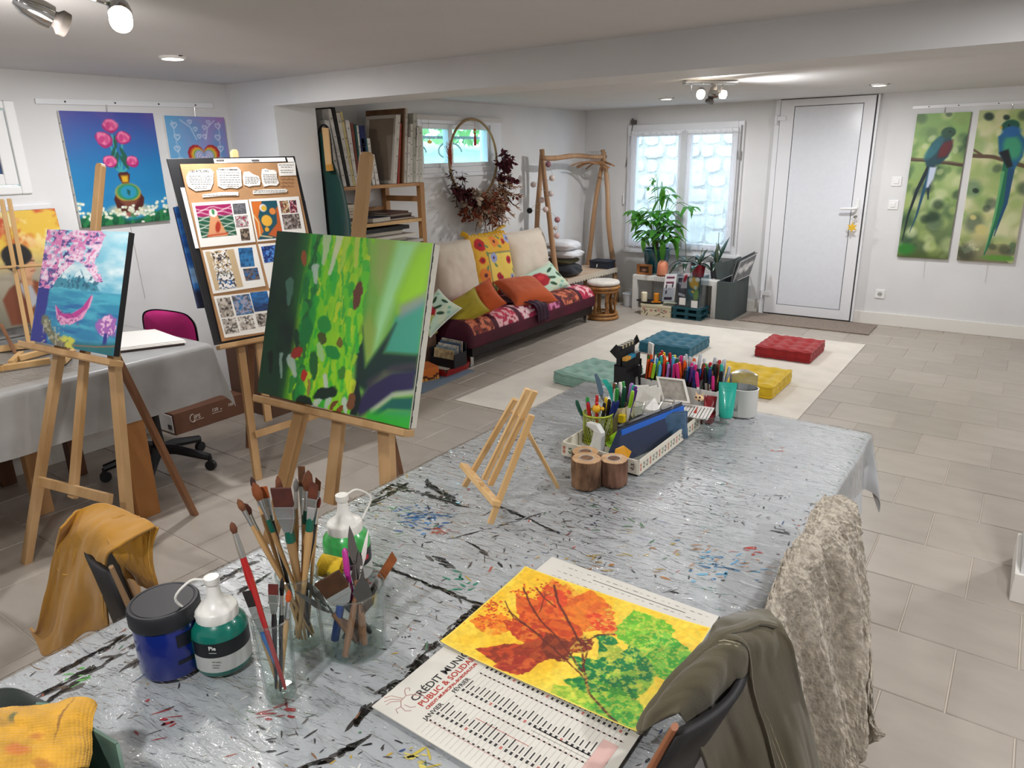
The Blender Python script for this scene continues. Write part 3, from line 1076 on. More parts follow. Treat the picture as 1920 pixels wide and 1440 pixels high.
X0, X1, zb, zt, rr = -4.19, -3.375, 0.17, 0.36, 0.13
for (cx, cz, a0, a1) in ((X1 - 0.01, zb, -1.2, 0), (X1 - rr, zt - rr, 0, PI / 2), (X0 + rr, zt - rr, PI / 2, PI)):
	for t_ in np.linspace(a0, a1, 8):
		prof.append((cx + math.cos(t_) * (rr if cz > zb else 0.012), cz + math.sin(t_) * (rr if cz > zb else 0.012)))
prof.append((X0, zb))
prof = np.array(prof)
s = np.concatenate([[0], np.cumsum(np.linalg.norm(np.diff(prof, axis=0), axis=1))])
t_ = np.linspace(0, s[-1], nv)
pr = np.stack([np.interp(t_, s, prof[:, 0]), np.interp(t_, s, prof[:, 1])], 1)
Y = np.linspace(0, 1, nu)
e = np.clip(np.minimum(Y, 1 - Y) * (y1 - y0) / 0.06, 0, 1)
e = np.sqrt(1 - (1 - e) ** 2)
yy = y0 + (y1 - y0) * Y
P = np.zeros((nv, nu, 3))
cxm, czm = (X0 + X1) / 2, zb
P[..., 0] = cxm + (pr[:, 0:1] - cxm) * (0.93 + 0.07 * e[None])
P[..., 2] = czm + (pr[:, 1:2] - czm) * (0.35 + 0.65 * e[None])
P[..., 1] = yy[None]
puff = fbm(P[..., 0] * 5, P[..., 1] * 5, 3)
top = np.clip((P[..., 2] - 0.27) / 0.06, 0, 1)
P[..., 2] += 0.02 * (puff - 0.5) * top
sx = t_[:, None] + 0 * Y[None]
sy = yy[None] + 0 * sx
cols = np.zeros((nv, nu, 3)) + hx('#45071f')
cols *= (0.75 + 0.5 * fbm(sx * 6, sy * 6, 5))[..., None]
ux = ((sx - 0.085) / 0.30)
uy = ((sy - 4.20) / 0.335)
ix, iy = np.floor(ux).astype(int), np.floor(uy).astype(int)
fx, fy = ux - ix, uy - iy
inpatch = (fx > 0.08) & (fx < 0.86) & (fy > 0.07) & (fy < 0.88) & (ix >= 0) & (ix < 3)
PAL = [('#7d3024', '#c06a4a', '#471c1c'), ('#9c1c3c', '#dba9ab', '#c63350'), ('#a3244e', '#e0bcc0', '#7d1238'), ('#5b1438', '#c46f96', '#8d2b52')]
nz = fbm(sx * 26, sy * 26, 9, 3)
nz2 = fbm(sx * 40 + 3, sy * 40, 19, 3)
for k in range(4):
	msk = inpatch & ((ix * 3 + iy * 1 + (ix == 1) * 2) % 4 == k)
	c = np.where((nz > 0.53)[..., None], hx(PAL[k][1]), np.where((nz2 > 0.55)[..., None], hx(PAL[k][2]), hx(PAL[k][0])))
	cols = np.where(msk[..., None], c, cols)
mb = MB().grid(P, cols=lin(cols))
for j in (0, nu - 1):
	ring = P[:, j]
	f = list(range(nv))
	mb.add(ring, [tuple(f[::-1] if j == 0 else f)], lin(np.tile(hx('#3d0c26'), (nv, 1))))
obj('patchwork_cover', mb, vmat('patchwork_cloth', 0.8, bump=0.2, bscale=160), sofa, smooth=True, angle=70)
# plum sash folded across the cover and down its front
C_ = [[(-3.95, 4.86, .372), (-3.75, 4.92, .372), (-3.55, 4.98, .37), (-3.42, 5.03, .372), (-3.36, 5.06, .33), (-3.352, 5.08, .2)],
	  [(-3.95, 4.96, .378), (-3.75, 5.01, .38), (-3.55, 5.06, .385), (-3.41, 5.1, .38), (-3.35, 5.13, .335), (-3.347, 5.15, .2)],
	  [(-3.95, 5.06, .372), (-3.75, 5.1, .372), (-3.55, 5.15, .372), (-3.42, 5.2, .372), (-3.357, 5.23, .33), (-3.352, 5.26, .2)]]
P = loft(C_, 40, 24)
N = gnormals(P)
P = P + N * (0.006 * np.sin(np.linspace(0, 22, 24))[:, None, None])
obj('plum_sash', MB().grid(P), mat('plum_voile', '#34102c', 0.6, noise=0.3, nscale=12), sofa, **SA, solid=0.004)


def pillow(name, lab, c, w, h, th, n, up, m, colfn=None, group=None, seed=0, k=30, pinch=0.10, wr=0.006, cat='cushion'):
	"""soft pillow centred at c; n faces out, up gives its upper edge"""
	c, n = V(*c), unit(V(*n))
	s = unit(np.cross(V(*up), n))
	t2 = np.cross(n, s)
	u, v = np.meshgrid(np.linspace(-1, 1, k), np.linspace(-1, 1, k))
	X = u * (w / 2) * (1 - pinch * (1 - v * v) * u * u)
	Yv = v * (h / 2) * (1 - pinch * (1 - u * u) * v * v)
	T = th / 2 * np.clip((1 - u ** 4) * (1 - v ** 4), 0, 1) ** 0.55
	wrn = wr * (fbm(u * 3 + seed, v * 3, seed, 3) - 0.5) * 2
	mb = MB()
	cols = None
	if colfn is not None:
		cols = lin(colfn((u + 1) / 2, (1 - v) / 2))
	for sg in (1, -1):
		P = c + s * X[..., None] + t2 * Yv[..., None] + n * (sg * T + wrn * (T > 0))[..., None]
		mb.grid(P if sg > 0 else P[:, ::-1], cols=cols if sg > 0 or cols is None else cols[:, ::-1])
	lo = mb.verts().min(0)
	t = thing(name, lab, cat, (c[0], c[1], lo[2]), 0, group)
	obj('cover', mb, m, t, **SA)
	ring = []
	for kk in range(k):
		ring.append((0, kk))
	edge = [(0, i) for i in range(k)] + [(i, k - 1) for i in range(1, k)] + [(k - 1, i) for i in range(k - 2, -1, -1)] + [(i, 0) for i in range(k - 2, 0, -1)]
	pts = [c + s * X[a, b] + t2 * Yv[a, b] for a, b in edge]
	obj('seam', MB().tube(pts + [pts[0]], 0.0035, 5, False), m, t, **SA)
	return t


cream = fab('cream_cotton', '#d8cab8', noise=0.08, nscale=6)
G1 = 'big back cushions on the sofa'
pillow('back_cushion', 'big plain cream back cushion at the near end of the sofa', (-4.02, 4.75, 0.62), 0.54, 0.56, 0.26, (1, -0.1, 0.22), (0, 0, 1), cream, None, G1, 1, pinch=0.05, wr=0.014)
pillow('back_cushion', 'big plain cream back cushion at the far end of the sofa, by the wooden rack', (-4.02, 5.86, 0.62), 0.66, 0.54, 0.26, (1, -0.05, 0.2), (0, 0, 1), cream, None, G1, 2, pinch=0.05, wr=0.014)


def floral(u, v):
	c = Cv(2, 2)
	c.x, c.y = u, v
	c.a = np.zeros((*u.shape, 3)) + hx('#dba93a')
	c.px = 0.02
	c.mix(((u > 0.3) & (u < 0.93) & (v > 0.32) & (v < 0.86)) * 1.0, '#e4c65c')
	for (x0, y0, x1, y1) in ((.3, .32, .93, .32), (.93, .32, .93, .86), (.93, .86, .3, .86), (.3, .86, .3, .32)):
		c.line([(x0, y0), (x1, y1)], 0.018, '#4f6b62')
	for (x, y, r, col) in ((.17, .17, .11, '#b01e28'), (.16, .42, .06, '#b8282a'), (.52, .13, .1, '#df8238'), (.75, .15, .05, '#b52a2a'), (.17, .66, .12, '#d97a33'), (.12, .9, .06, '#df8a3a'), (.22, .93, .1, '#8d97c6'),
						   (.5, .93, .06, '#b9262b'), (.42, .4, .08, '#8f9bc9'), (.8, .46, .075, '#b81f31'), (.5, .72, .075, '#b0223a'), (.82, .74, .06, '#9aa3cc'), (.9, .1, .09, '#93a3cf'), (.75, .93, .08, '#dd8436')):
		c.ell(x, y, r, r * 0.95, col, 0, 0.12, warp=0.05, wsc=16)
		c.ell(x, y, r * 0.3, r * 0.3, '#5a2330', 0, 0.3)
	for (x, y, a) in ((.3, .2, .5), (.28, .33, 1.2), (.62, .22, .3), (.24, .55, 2), (.2, .8, .4), (.37, .9, 1), (.45, .52, .7), (.88, .64, 1.2), (.86, .8, .2), (.66, .06, 1), (.08, .78, .4)):
		c.ell(x, y, 0.05, 0.022, '#5d7f58', a, 0.2)
	return c.a


yc = pillow('throw_cushion', 'tall yellow floral cushion with yellow ruffled top between the two cream cushions', (-3.97, 5.26, 0.63), 0.58, 0.56, 0.15, (1, -0.02, 0.25), (0, 0.04, 1),
			vmat('printed_cotton', 0.85, bump=0.15, bscale=220), floral, None, 3, 64, pinch=0.04)
yel = fab('yellow_ruffle', '#d2a41c')
for (a_, b_) in (((-4.04, 4.99, 0.89), (-4.05, 4.93, 0.94)), ((-4.05, 5.36, 0.9), (-4.06, 5.56, 0.95))):
	pts = catmull([V(*a_), V(*a_) * .6 + V(*b_) * .4 + V(0.02, 0, .01), V(*b_)], 8)
	obj('ruffle_tie', MB().tube(pts, [0.016 + 0.02 * i / len(pts) for i in range(len(pts))], 8, True, 0.45), yel, yc, smooth=True)
rows = []
for i, yv in enumerate(np.linspace(5.0, 5.56, 50)):
	rows.append([(-4.03 + 0.012 * math.sin(i * 1.5), yv, 0.885), (-4.045 + 0.016 * math.sin(i * 1.5 + .4), yv, 0.915 + 0.006 * math.sin(i * .9))])
obj('ruffle', MB().grid(np.array(rows)), yel, yc, **SA, solid=0.003)

orange = fab('orange_cotton', '#bd5120', noise=0.1, nscale=10)
G2 = 'small scatter cushions on the sofa'
pillow('throw_cushion', 'orange scatter cushion at the near end of the sofa, leaning behind the olive one', (-3.60, 4.54, 0.435), 0.42, 0.29, 0.11, (0.3, -0.72, 0.65), (-0.7, 0.2, 0.6), orange, None, G2, 4)
pillow('throw_cushion', 'orange scatter cushion lying alone at the middle of the sofa', (-3.58, 5.22, 0.43), 0.42, 0.46, 0.15, (0.3, -0.15, 1.0), (-1, 0.5, 0.2), orange, None, G2, 5)
pillow('throw_cushion', 'olive yellow scatter cushion between the orange and the mint flowered cushion', (-3.58, 4.34, 0.415), 0.36, 0.26, 0.10, (0.3, -0.72, 0.65), (-0.7, 0.2, 0.6), fab('olive_cotton', '#a08f24', noise=0.1, nscale=10), None, G2, 6)


def mintflower(u, v):
	c = Cv(2, 2)
	c.x, c.y = u, v
	c.a = np.zeros((*u.shape, 3)) + hx('#b7cfbc')
	c.px = 0.02
	c.mix((fbm(u * 4, v * 4, 8) > 0.55) * 1.0, '#c9d0b2', 0.7)
	c.ell(.3, .45, .27, .22, '#a01a26', 0.4, 0.15, warp=0.08, wsc=8)
	c.ell(.36, .4, .1, .08, '#c23438', 0.4, 0.6)
	for (x, y, a) in ((.62, .55, .5), (.7, .3, -.5), (.12, .75, 1.5), (.55, .75, .9), (.85, .55, 1.4)):
		c.ell(x, y, 0.11, 0.045, '#24462f', a, 0.2)
	for (x, y) in ((.8, .8), (.88, .2), (.7, .9)):
		c.ell(x, y, .05, .04, '#7fae9c', 0.5, 0.3)
	return c.a


pm = vmat('printed_cotton')
pillow('throw_cushion', 'mint cushion with a big red flower at the near corner of the sofa', (-3.70, 4.14, 0.42), 0.34, 0.27, 0.11, (0.35, -0.7, 0.7), (-0.9, 0.1, 0.4), pm, mintflower, G2, 7, 44)
pillow('throw_cushion', 'mint cushion with a red flower at the far end of the sofa', (-3.70, 5.72, 0.43), 0.46, 0.32, 0.13, (0.75, -0.3, 0.75), (-0.5, -0.1, 0.8), pm, mintflower, G2, 8, 44)

# ================================================================== WREATH, CHARMS
wy, wz, wx = 5.29, 1.55, -4.165
wr = thing('dried_flower_wreath', 'big hoop wreath of dried red and beige flowers hung in front of the high window', 'wreath', (wx, wy, 1.1))
ring = [(wx, wy + 0.34 * math.cos(t), wz + 0.34 * math.sin(t)) for t in np.linspace(0, 2 * PI, 60)]
obj('hoop', MB().tube(ring, 0.011, 8, False), wood('hoop_wood', '#a8895d', '#8f7048'), wr, **SA)


def sprig(mb, c, d, L, nl, lw, ll, spread=0.8, stem=True):
	c, d = V(*c), unit(V(*d))
	pts = [c + d * L * k / 4 + V(0, 0, 0.03 * L * math.sin(k)) for k in range(5)]
	if stem:
		mb.tube(pts, 0.0016, 4, False)
	for k in range(nl):
		t = 0.2 + 0.8 * k / max(nl - 1, 1)
		p = c + d * L * t
		a = unit(d + NR.normal(size=3) * spread)
		b = unit(np.cross(a, NR.normal(size=3)))
		q = ll * R_.uniform(0.7, 1.2)
		w_ = lw * R_.uniform(0.7, 1.2)
		mb.add([p, p + a * q * 0.5 + b * w_, p + a * q, p + a * q * 0.5 - b * w_], [(0, 1, 2, 3)])


def wp(ang, r=0.34, dx=0.03):
	a = math.radians(ang)
	return V(wx + dx, wy + r * math.cos(a), wz + r * math.sin(a))


# angles: 270 is the bottom, 0 the right (far) side
for nm, col, spec in (('burgundy_leaves', '#4f1520', [(352, 14, .1), (338, 16, .12), (358, 10, .1), (235, 16, .1), (222, 8, .08)]),
					  ('rust_leaves', '#7d3a20', [(250, 14, .16), (270, 14, .18), (300, 12, .2), (285, 14, .18), (262, 14, .16)]),
					  ('beige_grass', '#a98467', [(300, 22, .24), (312, 20, .22), (290, 20, .26), (325, 14, .14), (275, 18, .26)]),
					  ('brown_seed_heads', '#4a3128', [(228, 14, .14), (245, 16, .18), (262, 12, .17), (318, 10, .2), (205, 8, .1), (280, 12, .2)]),
					  ('cream_blossoms', '#c9b7a2', [(240, 9, .1), (262, 10, .12), (280, 10, .1), (258, 10, .16)])):
	mb = MB()
	for (ang, n_, L) in spec:
		for k in range(7):
			base = wp(ang + R_.uniform(-10, 10), 0.33 + R_.uniform(-0.08, 0.08), R_.uniform(0.01, 0.10))
			a = math.radians(ang + R_.uniform(-50, 50))
			d = V(R_.uniform(0.1, 0.6), math.cos(a), math.sin(a))
			big = nm in ('burgundy_leaves', 'cream_blossoms', 'rust_leaves')
			sprig(mb, base, d, L * R_.uniform(0.7, 1.25), n_, 0.018 if big else 0.006, 0.06 if big else 0.06, 0.9 if big else 0.45)
	o = obj(nm, mb, mat(nm, col, 0.9, noise=0.5, nscale=30), wr)
	o['kind'] = 'stuff'
mb = MB()
for k in range(26):
	b0 = wp(186 + R_.uniform(-6, 6), 0.35)
	sprig(mb, b0, (R_.uniform(0, .3), -0.3 + R_.uniform(-.3, .3), 0.9), 0.16, 3, 0.002, 0.05, 0.25)
obj('orange_plume', mb, mat('orange_plume', '#b0472a', 0.9), wr)['kind'] = 'stuff'
for (u, v) in ((905, 375), (921, 378), (886, 400), (895, 408)):
	p = atx(u, v, wx + 0.09)
	obj('physalis_lantern', MB().lathe([(0.001, -0.03), (0.014, -0.018), (0.019, 0), (0.012, 0.016), (0.001, 0.024)], p, 10), mat('physalis', '#c24a1c', 0.7), wr, smooth=True)
mb = MB()
for k in range(16):
	p = wp(290 + R_.uniform(-25, 25), 0.36)
	q = p + V(0.02, R_.uniform(-0.05, 0.12), -R_.uniform(0.2, 0.42))
	mb.tube(catmull([p, (p + q) / 2 + V(0.01, R_.uniform(-.03, .03), 0), q], 4), 0.001, 4, False)
obj('hanging_fibres', mb, mat('dry_fibre', '#8a7568', 0.9), wr)['kind'] = 'stuff'

t = thing('tassel_charm', 'red tassel charm hanging inside the hoop wreath', 'charm', tuple(atx(891, 276, -4.14)))
p0, p1, p2 = atx(890, 228, -4.14), atx(890, 244, -4.14), atx(891, 278, -4.14)
redm = mat('silk_red', '#b5241f', 0.5)
obj('cord', MB().cyl(p0, p1, 0.0015, n=5), redm, t)
obj('bead', MB().ball(p1 - V(0, 0, 0.0), 0.014, 10, 8).ball(p1 - V(0, 0, 0.028), 0.012, 10, 8), mat('bead_orange', '#c9772e', 0.3), t, smooth=True)
obj('tassel', MB().lathe([(0.006, 0), (0.011, -0.02), (0.013, -0.09), (0.0, -0.09)][::-1], p1 - V(0, 0, 0.04), 10), redm, t, smooth=True)
t = thing('lotus_charm', 'small gold lotus charm on a string in front of the high window', 'charm', tuple(atx(805, 266, -4.17)))
p0, p1 = atx(803, 222, -4.17), atx(805, 264, -4.17)
gold = mat('gold', '#a88b35', 0.35, metal=0.7)
obj('string', MB().cyl(p0, p1, 0.001, n=4), gold, t)
obj('lotus', MB().slab([tuple(p1 + V(0, a, b)) for a, b in ((-.03, -.01), (-.018, .004), (-.01, 0), (0, .018), (.01, 0), (.018, .004), (.03, -.01), (.012, -.022), (-.012, -.022))][::-1], (0.006, 0, 0)), gold, t)

# ================================================================== BRANCH CLOTHES RACK
rack = thing('branch_clothes_rack', 'clothes rack of two A-shaped branch frames with a pole and a low lace-edged shelf', 'clothes rack', (-3.95, 6.7, 0))
bw = wood('branch_wood', '#b58f6b', '#94704f', 6)


def branch(p, q, r0, r1, seed):
	p, q = V(*p), V(*q)
	n = 12
	s, u, d = frame(q - p)
	pts = [p + (q - p) * k / n + s * 0.012 * math.sin(k * 0.9 + seed) + u * 0.01 * math.sin(k * 0.7 + seed * 2) for k in range(n + 1)]
	return MB().tube(pts, [(r0 + (r1 - r0) * k / n) * (1 + 0.06 * math.sin(k * 2.1 + seed)) for k in range(n + 1)], 10)


def ext(a, b, z=0.0):
	a, b = V(*a), V(*b)
	return a + (b - a) * ((z - a[2]) / (b[2] - a[2]))


na = (-4.03, 6.2, 1.63)
fa = (-3.90, 7.2, 1.62)
for i, (a_, b_) in enumerate((((-4.04, 6.22, 1.61), (-4.165, 6.22, 0.86)), ((-4.02, 6.18, 1.63), (-3.84, 6.18, 0.28)), ((-3.91, 7.22, 1.6), (-4.09, 7.22, 0.38)), ((-3.89, 7.18, 1.62), (-3.73, 7.18, 0.38)))):
	e_ = ext(a_, b_)
	if i == 0:
		e_ = V(-4.19, 6.22, 0.0)
	if i == 2:
		e_ = V(-4.13, 7.22, 0.0)
	obj('branch_post', branch(a_, e_, 0.024, 0.03, i), bw, rack, **SA)
obj('branch_pole', branch((-3.985, 6.14, 1.555), (-3.895, 7.25, 1.555), 0.026, 0.024, 5), bw, rack, **SA)
obj('low_shelf', MB().hexa([(-4.14, 6.2, .355), (-3.74, 6.2, .355), (-3.68, 7.18, .355), (-4.1, 7.18, .355), (-4.14, 6.2, .375), (-3.74, 6.2, .375), (-3.68, 7.18, .375), (-4.1, 7.18, .375)]), wood('shelf_pine', '#cdb39a', '#bfa287', 6), rack)
pts = []
for k in range(67):
	f = k / 66
	pts.append((-3.738 + 0.06 * f, 6.2 + 0.98 * f, 0.352 - 0.022 * abs(math.sin(k * PI / 3.3)) - 0.012))
edge = [(-3.738, 6.2, .38)] + pts + [(-3.678, 7.18, .38)]
obj('lace_edging', MB().slab(edge[::-1], (0.004, 0, 0)), fab('lace_ecru', '#cfc0ab'), rack)
# cotton-ball string lights wound on the near frame
gl = thing('ball_garland', 'string of cotton ball lights in blush, grey and black on the near branch frame', 'garland', (-3.98, 6.12, 0.7))
balls = [(1028, 308, '#8a6068'), (1035, 334, '#c9b8b0'), (1000, 346, '#b9aaa4'), (1033, 363, '#c4b6b2'), (1016, 375, '#cbb6ae'), (993, 395, '#232327'), (1023, 393, '#c9b4ab'), (1045, 412, '#a5767b'), (1044, 442, '#c7a9a6'), (1041, 428, '#c5b2ab')]
cp = []
for (u, v, c_) in balls:
	p = aty(u, v, 6.13)
	cp.append(p)
	obj('cotton_ball', MB().ball(p, 0.029 if v != 428 else 0.02, 14, 10), mat('ball_' + c_[1:], c_, 0.9, bump=0.3, bscale=120), gl, smooth=True)
obj('cable', MB().tube(catmull(cp, 5), 0.0018, 5, False), mat('cable_clear', '#b8b2aa', 0.5), gl, smooth=True)
# twig hangers on the pole
tw = wood('twig_wood', '#a67b56', '#8a6343', 12)
for k in range(4):
	yv = 6.93 + 0.065 * k
	c_ = V(-3.905, yv, 1.50)
	t = thing('twig_hanger', 'twig coat hanger with a wire hook on the branch pole', 'coat hanger', tuple(c_ - V(0, 0, 0.07)), 0, 'twig hangers on the branch pole')
	hk = [c_ + V(0, 0, 0), c_ + V(0.005, 0, 0.05), c_ + V(0.036, 0, 0.075), c_ + V(0.02, 0, 0.1), c_ + V(-0.02, 0, 0.097), c_ + V(-0.036, 0, 0.065)]
	obj('hook', MB().tube(catmull(hk, 5), 0.0022, 6), steel, t, smooth=True)
	yaw = [0.5, -0.25, 0.15, -0.55][k] + 0.25
	for sg in (-1, 1):
		e_ = c_ + V(sg * 0.2 * math.cos(yaw), sg * 0.2 * math.sin(yaw), -0.055 + 0.03 * sg * (k - 1.5) / 2)
		obj('twig_arm', MB().tube([c_, (c_ + e_) / 2 + V(0, 0, 0.012), e_], [0.01, 0.009, 0.008], 7), tw, t, smooth=True)
# folded blankets piled on the low shelf
def fold_blanket(name, lab, c, w, d, h, m, seed):
	ny, nx = 22, 36
	a = np.linspace(0, 2 * PI, nx, endpoint=False)
	P = []
	for j in range(ny):
		f = j / (ny - 1) * 2 - 1
		e = (1 - abs(f) ** 6) ** 0.5 if abs(f) < 1 else 0.02
		e = max(e, 0.05)
		for k in range(nx):
			ca, sa = math.cos(a[k]), math.sin(a[k])
			q = (abs(ca) ** 3 + abs(sa) ** 3) ** (-1 / 3)
			nn = 1 + 0.16 * (vnoise(np.array(ca * 2 + seed + 7), np.array(sa * 2 + f * 2), seed) - 0.5)
			P.append((c[0] + ca * q * w / 2 * nn * (0.75 + 0.25 * e), c[1] + f * d / 2, c[2] + h / 2 + sa * q * h / 2 * nn * e))
	mb = MB()
	mb.grid(np.array(P).reshape(ny, nx, 3)[:, ::-1], wrap=True)
	mb.add(np.array(P[:nx]), [tuple(range(nx))])
	mb.add(np.array(P[-nx:]), [tuple(range(nx - 1, -1, -1))])
	o = obj(name, mb, m, smooth=True, angle=60)
	return tag(o, lab, 'blanket', 'folded blankets on the rack shelf')


wb = fab('white_fleece', '#d8d9dc', bump=0.5, bscale=120)
fold_blanket('folded_blanket', 'dark charcoal folded blanket, bottom of the pile on the rack shelf', (-3.92, 6.42, 0.376), 0.34, 0.30, 0.13, fab('charcoal_knit', '#23262e', bump=0.6, bscale=60, noise=0.3, nscale=20), 1)
fold_blanket('folded_blanket', 'dark olive folded blanket under the white ones on the rack shelf', (-3.93, 6.42, 0.500), 0.30, 0.27, 0.065, fab('olive_knit', '#4a4526', bump=0.6, bscale=60), 2)
fold_blanket('folded_blanket', 'white folded blanket, lower of two in the pile on the rack shelf', (-3.90, 6.43, 0.560), 0.32, 0.28, 0.085, wb, 3)
fold_blanket('folded_blanket', 'white folded blanket, topmost of the pile on the rack shelf', (-3.92, 6.42, 0.640), 0.30, 0.28, 0.10, wb, 4)
bx = thing('storage_box', 'small navy lidded box with a white tag on the far end of the rack shelf', 'box', (-3.8, 7.08, 0.376))
obj('body', MB().box(-3.93, -3.7, 7.0, 7.16, 0.376, 0.44), mat('navy_card', '#262d3a', 0.6), bx, bevel=0.003)
obj('lid', MB().box(-3.935, -3.695, 6.995, 7.165, 0.44, 0.462), mat('navy_card'), bx, bevel=0.003)
obj('white_tag', MB().slab([(-3.84, 6.992, 0.385), (-3.83, 6.992, 0.40), (-3.83, 6.992, 0.43), (-3.842, 6.992, 0.415)], (0, 0.002, 0)), whitem, bx)

# ================================================================== RATTAN STOOL
sx_, sy_ = -3.39, 6.32
stl = thing('rattan_stool', 'round rattan stool with a white seat pad beside the end of the sofa', 'stool', (sx_, sy_, 0))
rat = wood('rattan', '#a77741', '#85592c', 14, (1, 1, 0.3), 0.4)
for (z, r, rr2) in ((0.018, 0.145, 0.018), (0.055, 0.14, 0.012), (0.285, 0.145, 0.014), (0.32, 0.155, 0.016)):
	obj('hoop', MB().tube([(sx_ + r * math.cos(a), sy_ + r * math.sin(a), z) for a in np.linspace(0, 2 * PI, 33)], rr2, 8, False), rat, stl, **SA)
for k in range(6):
	a = k * PI / 3 + 0.3
	for da in (-0.09, 0.0, 0.09):
		pts = [(sx_ + r * math.cos(a + da * w_), sy_ + r * math.sin(a + da * w_), z) for (r, z, w_) in ((0.142, 0.02, 2.2), (0.122, 0.09, 1), (0.118, 0.16, 0.9), (0.122, 0.23, 1), (0.146, 0.31, 2.6))]
		obj('cane', MB().tube(catmull(pts, 3), 0.009, 6, False), rat, stl, **SA)
	obj('cane_binding', MB().cyl((sx_ + 0.12 * math.cos(a), sy_ + 0.12 * math.sin(a), 0.14), (sx_ + 0.12 * math.cos(a), sy_ + 0.12 * math.sin(a), 0.175), 0.021, n=10), rat, stl, smooth=True)
obj('seat_disc', MB().cyl((sx_, sy_, 0.315), (sx_, sy_, 0.335), 0.15, n=28), rat, stl)
pr = [(0.001, 0.336), (0.13, 0.336), (0.158, 0.347), (0.165, 0.362), (0.155, 0.378), (0.12, 0.386), (0.06, 0.384), (0.02, 0.378), (0.001, 0.377)]
obj('seat_pad', MB().lathe(pr, (sx_, sy_, 0), 36, wob=lambda a, z: 1 + 0.012 * math.sin(a * 9)), fab('pad_white', '#d6d0c6', noise=0.15, nscale=30), stl, **SA)
# ================================================================== SHELF WITH CANVASES, APRON
pine = wood('pine', '#c39565', '#a87a4b', 7)
pinew = wood('pine_light', '#d9b583', '#c49a63', 8)
sh = thing('ladder_shelf', 'open pine shelf unit holding leaning canvases above books, by the high window', 'shelf', (-3.98, 3.78, 0))
for (x, y) in ((-3.82, 4.17), (-4.19, 4.17), (-3.82, 3.345), (-4.19, 3.345), (-4.19, 3.9)):
	obj('post', MB().box(x - 0.02, x + 0.02, y - 0.004, y + 0.042, 0, 1.399), pine, sh, bevel=0.002)
for z in (1.40, 1.14, 0.86, 0.5, 0.15):
	obj('shelf_board', MB().box(-4.2, -3.803, 3.349, 4.207, z - 0.024, z), pinew if z < 1.3 else pine, sh, bevel=0.002)
for z in (1.2, 0.95):
	obj('back_rail', MB().box(-4.21, -4.195, 3.4, 4.17, z - 0.03, z + 0.02), pine, sh, bevel=0.002)
for y in (3.348, 4.172):
	obj('side_rung', MB().box(-4.17, -3.84, y, y + 0.03, 1.26, 1.3), pine, sh, bevel=0.002)


def k5(cx, cy):
	return 580 + cx / 5.332, 190 + cy / 5.332


XF = -3.80


def lean(tx0, tx1, ty, bx0, bx1, col, lab, face=None, dep=0.34, back=None, by=838):
	A, B = atx(*k5(tx0, ty), XF), atx(*k5(tx1, ty), XF)
	C, D = atx(*k5(bx1, by), XF), atx(*k5(bx0, by), XF)
	zb = 1.402
	t = thing('canvas', lab, 'canvas', (XF - dep / 2, D[1], zb), 0, 'canvases on the top shelf')
	q = [(XF, D[1], zb), (XF, C[1], zb), (XF, B[1], B[2]), (XF, A[1], B[2])]
	obj('stretcher_edge', MB().slab(q, (-dep, 0, 0)), mat('edge_' + col[1:], col, 0.8, noise=0.25, nscale=25), t, bevel=0.0015)
	if face:
		q2 = [(XF - 0.004, C[1] + 0.0005, zb + .004), (XF - dep + .004, C[1] + 0.0005, zb + .004), (XF - dep + .004, B[1] + 0.0005, B[2] - .004), (XF - 0.004, B[1] + 0.0005, B[2] - .004)]
		obj('painted_face', MB().slab(q2, (0, 0.002, 0)), mat('face_' + face[1:], face, 0.6, noise=0.5, nscale=10), t)
	if back:
		q = [V(XF, D[1] - .001, zb), V(XF - dep, D[1] - .001, zb), V(XF - dep, A[1] - .001, B[2]), V(XF, A[1] - .001, B[2])]
		cen = sum(q) / 4
		inn = [p + V(math.copysign(back[2], cen[0] - p[0]), 0, math.copysign(back[2], cen[2] - p[2])) for p in q]
		obj('raw_back', MB().slab(inn, (0, -.003, 0)), back[1], t)
		for i in range(4):
			obj('stretcher_bar', MB().slab([q[i], q[(i + 1) % 4], inn[(i + 1) % 4], inn[i]], (0, -.014, 0)), back[0], t)
	for zf in (0.15, 0.4, 0.65, 0.88):
		yy = (D[1] + C[1]) / 2 * (1 - zf) + (A[1] + B[1]) / 2 * zf
		zz = zb * (1 - zf) + B[2] * zf
		obj('staple', MB().box(XF, XF + 0.0015, yy - 0.003, yy + 0.003, zz - 0.004, zz + 0.004), darkgap, t)
	return t


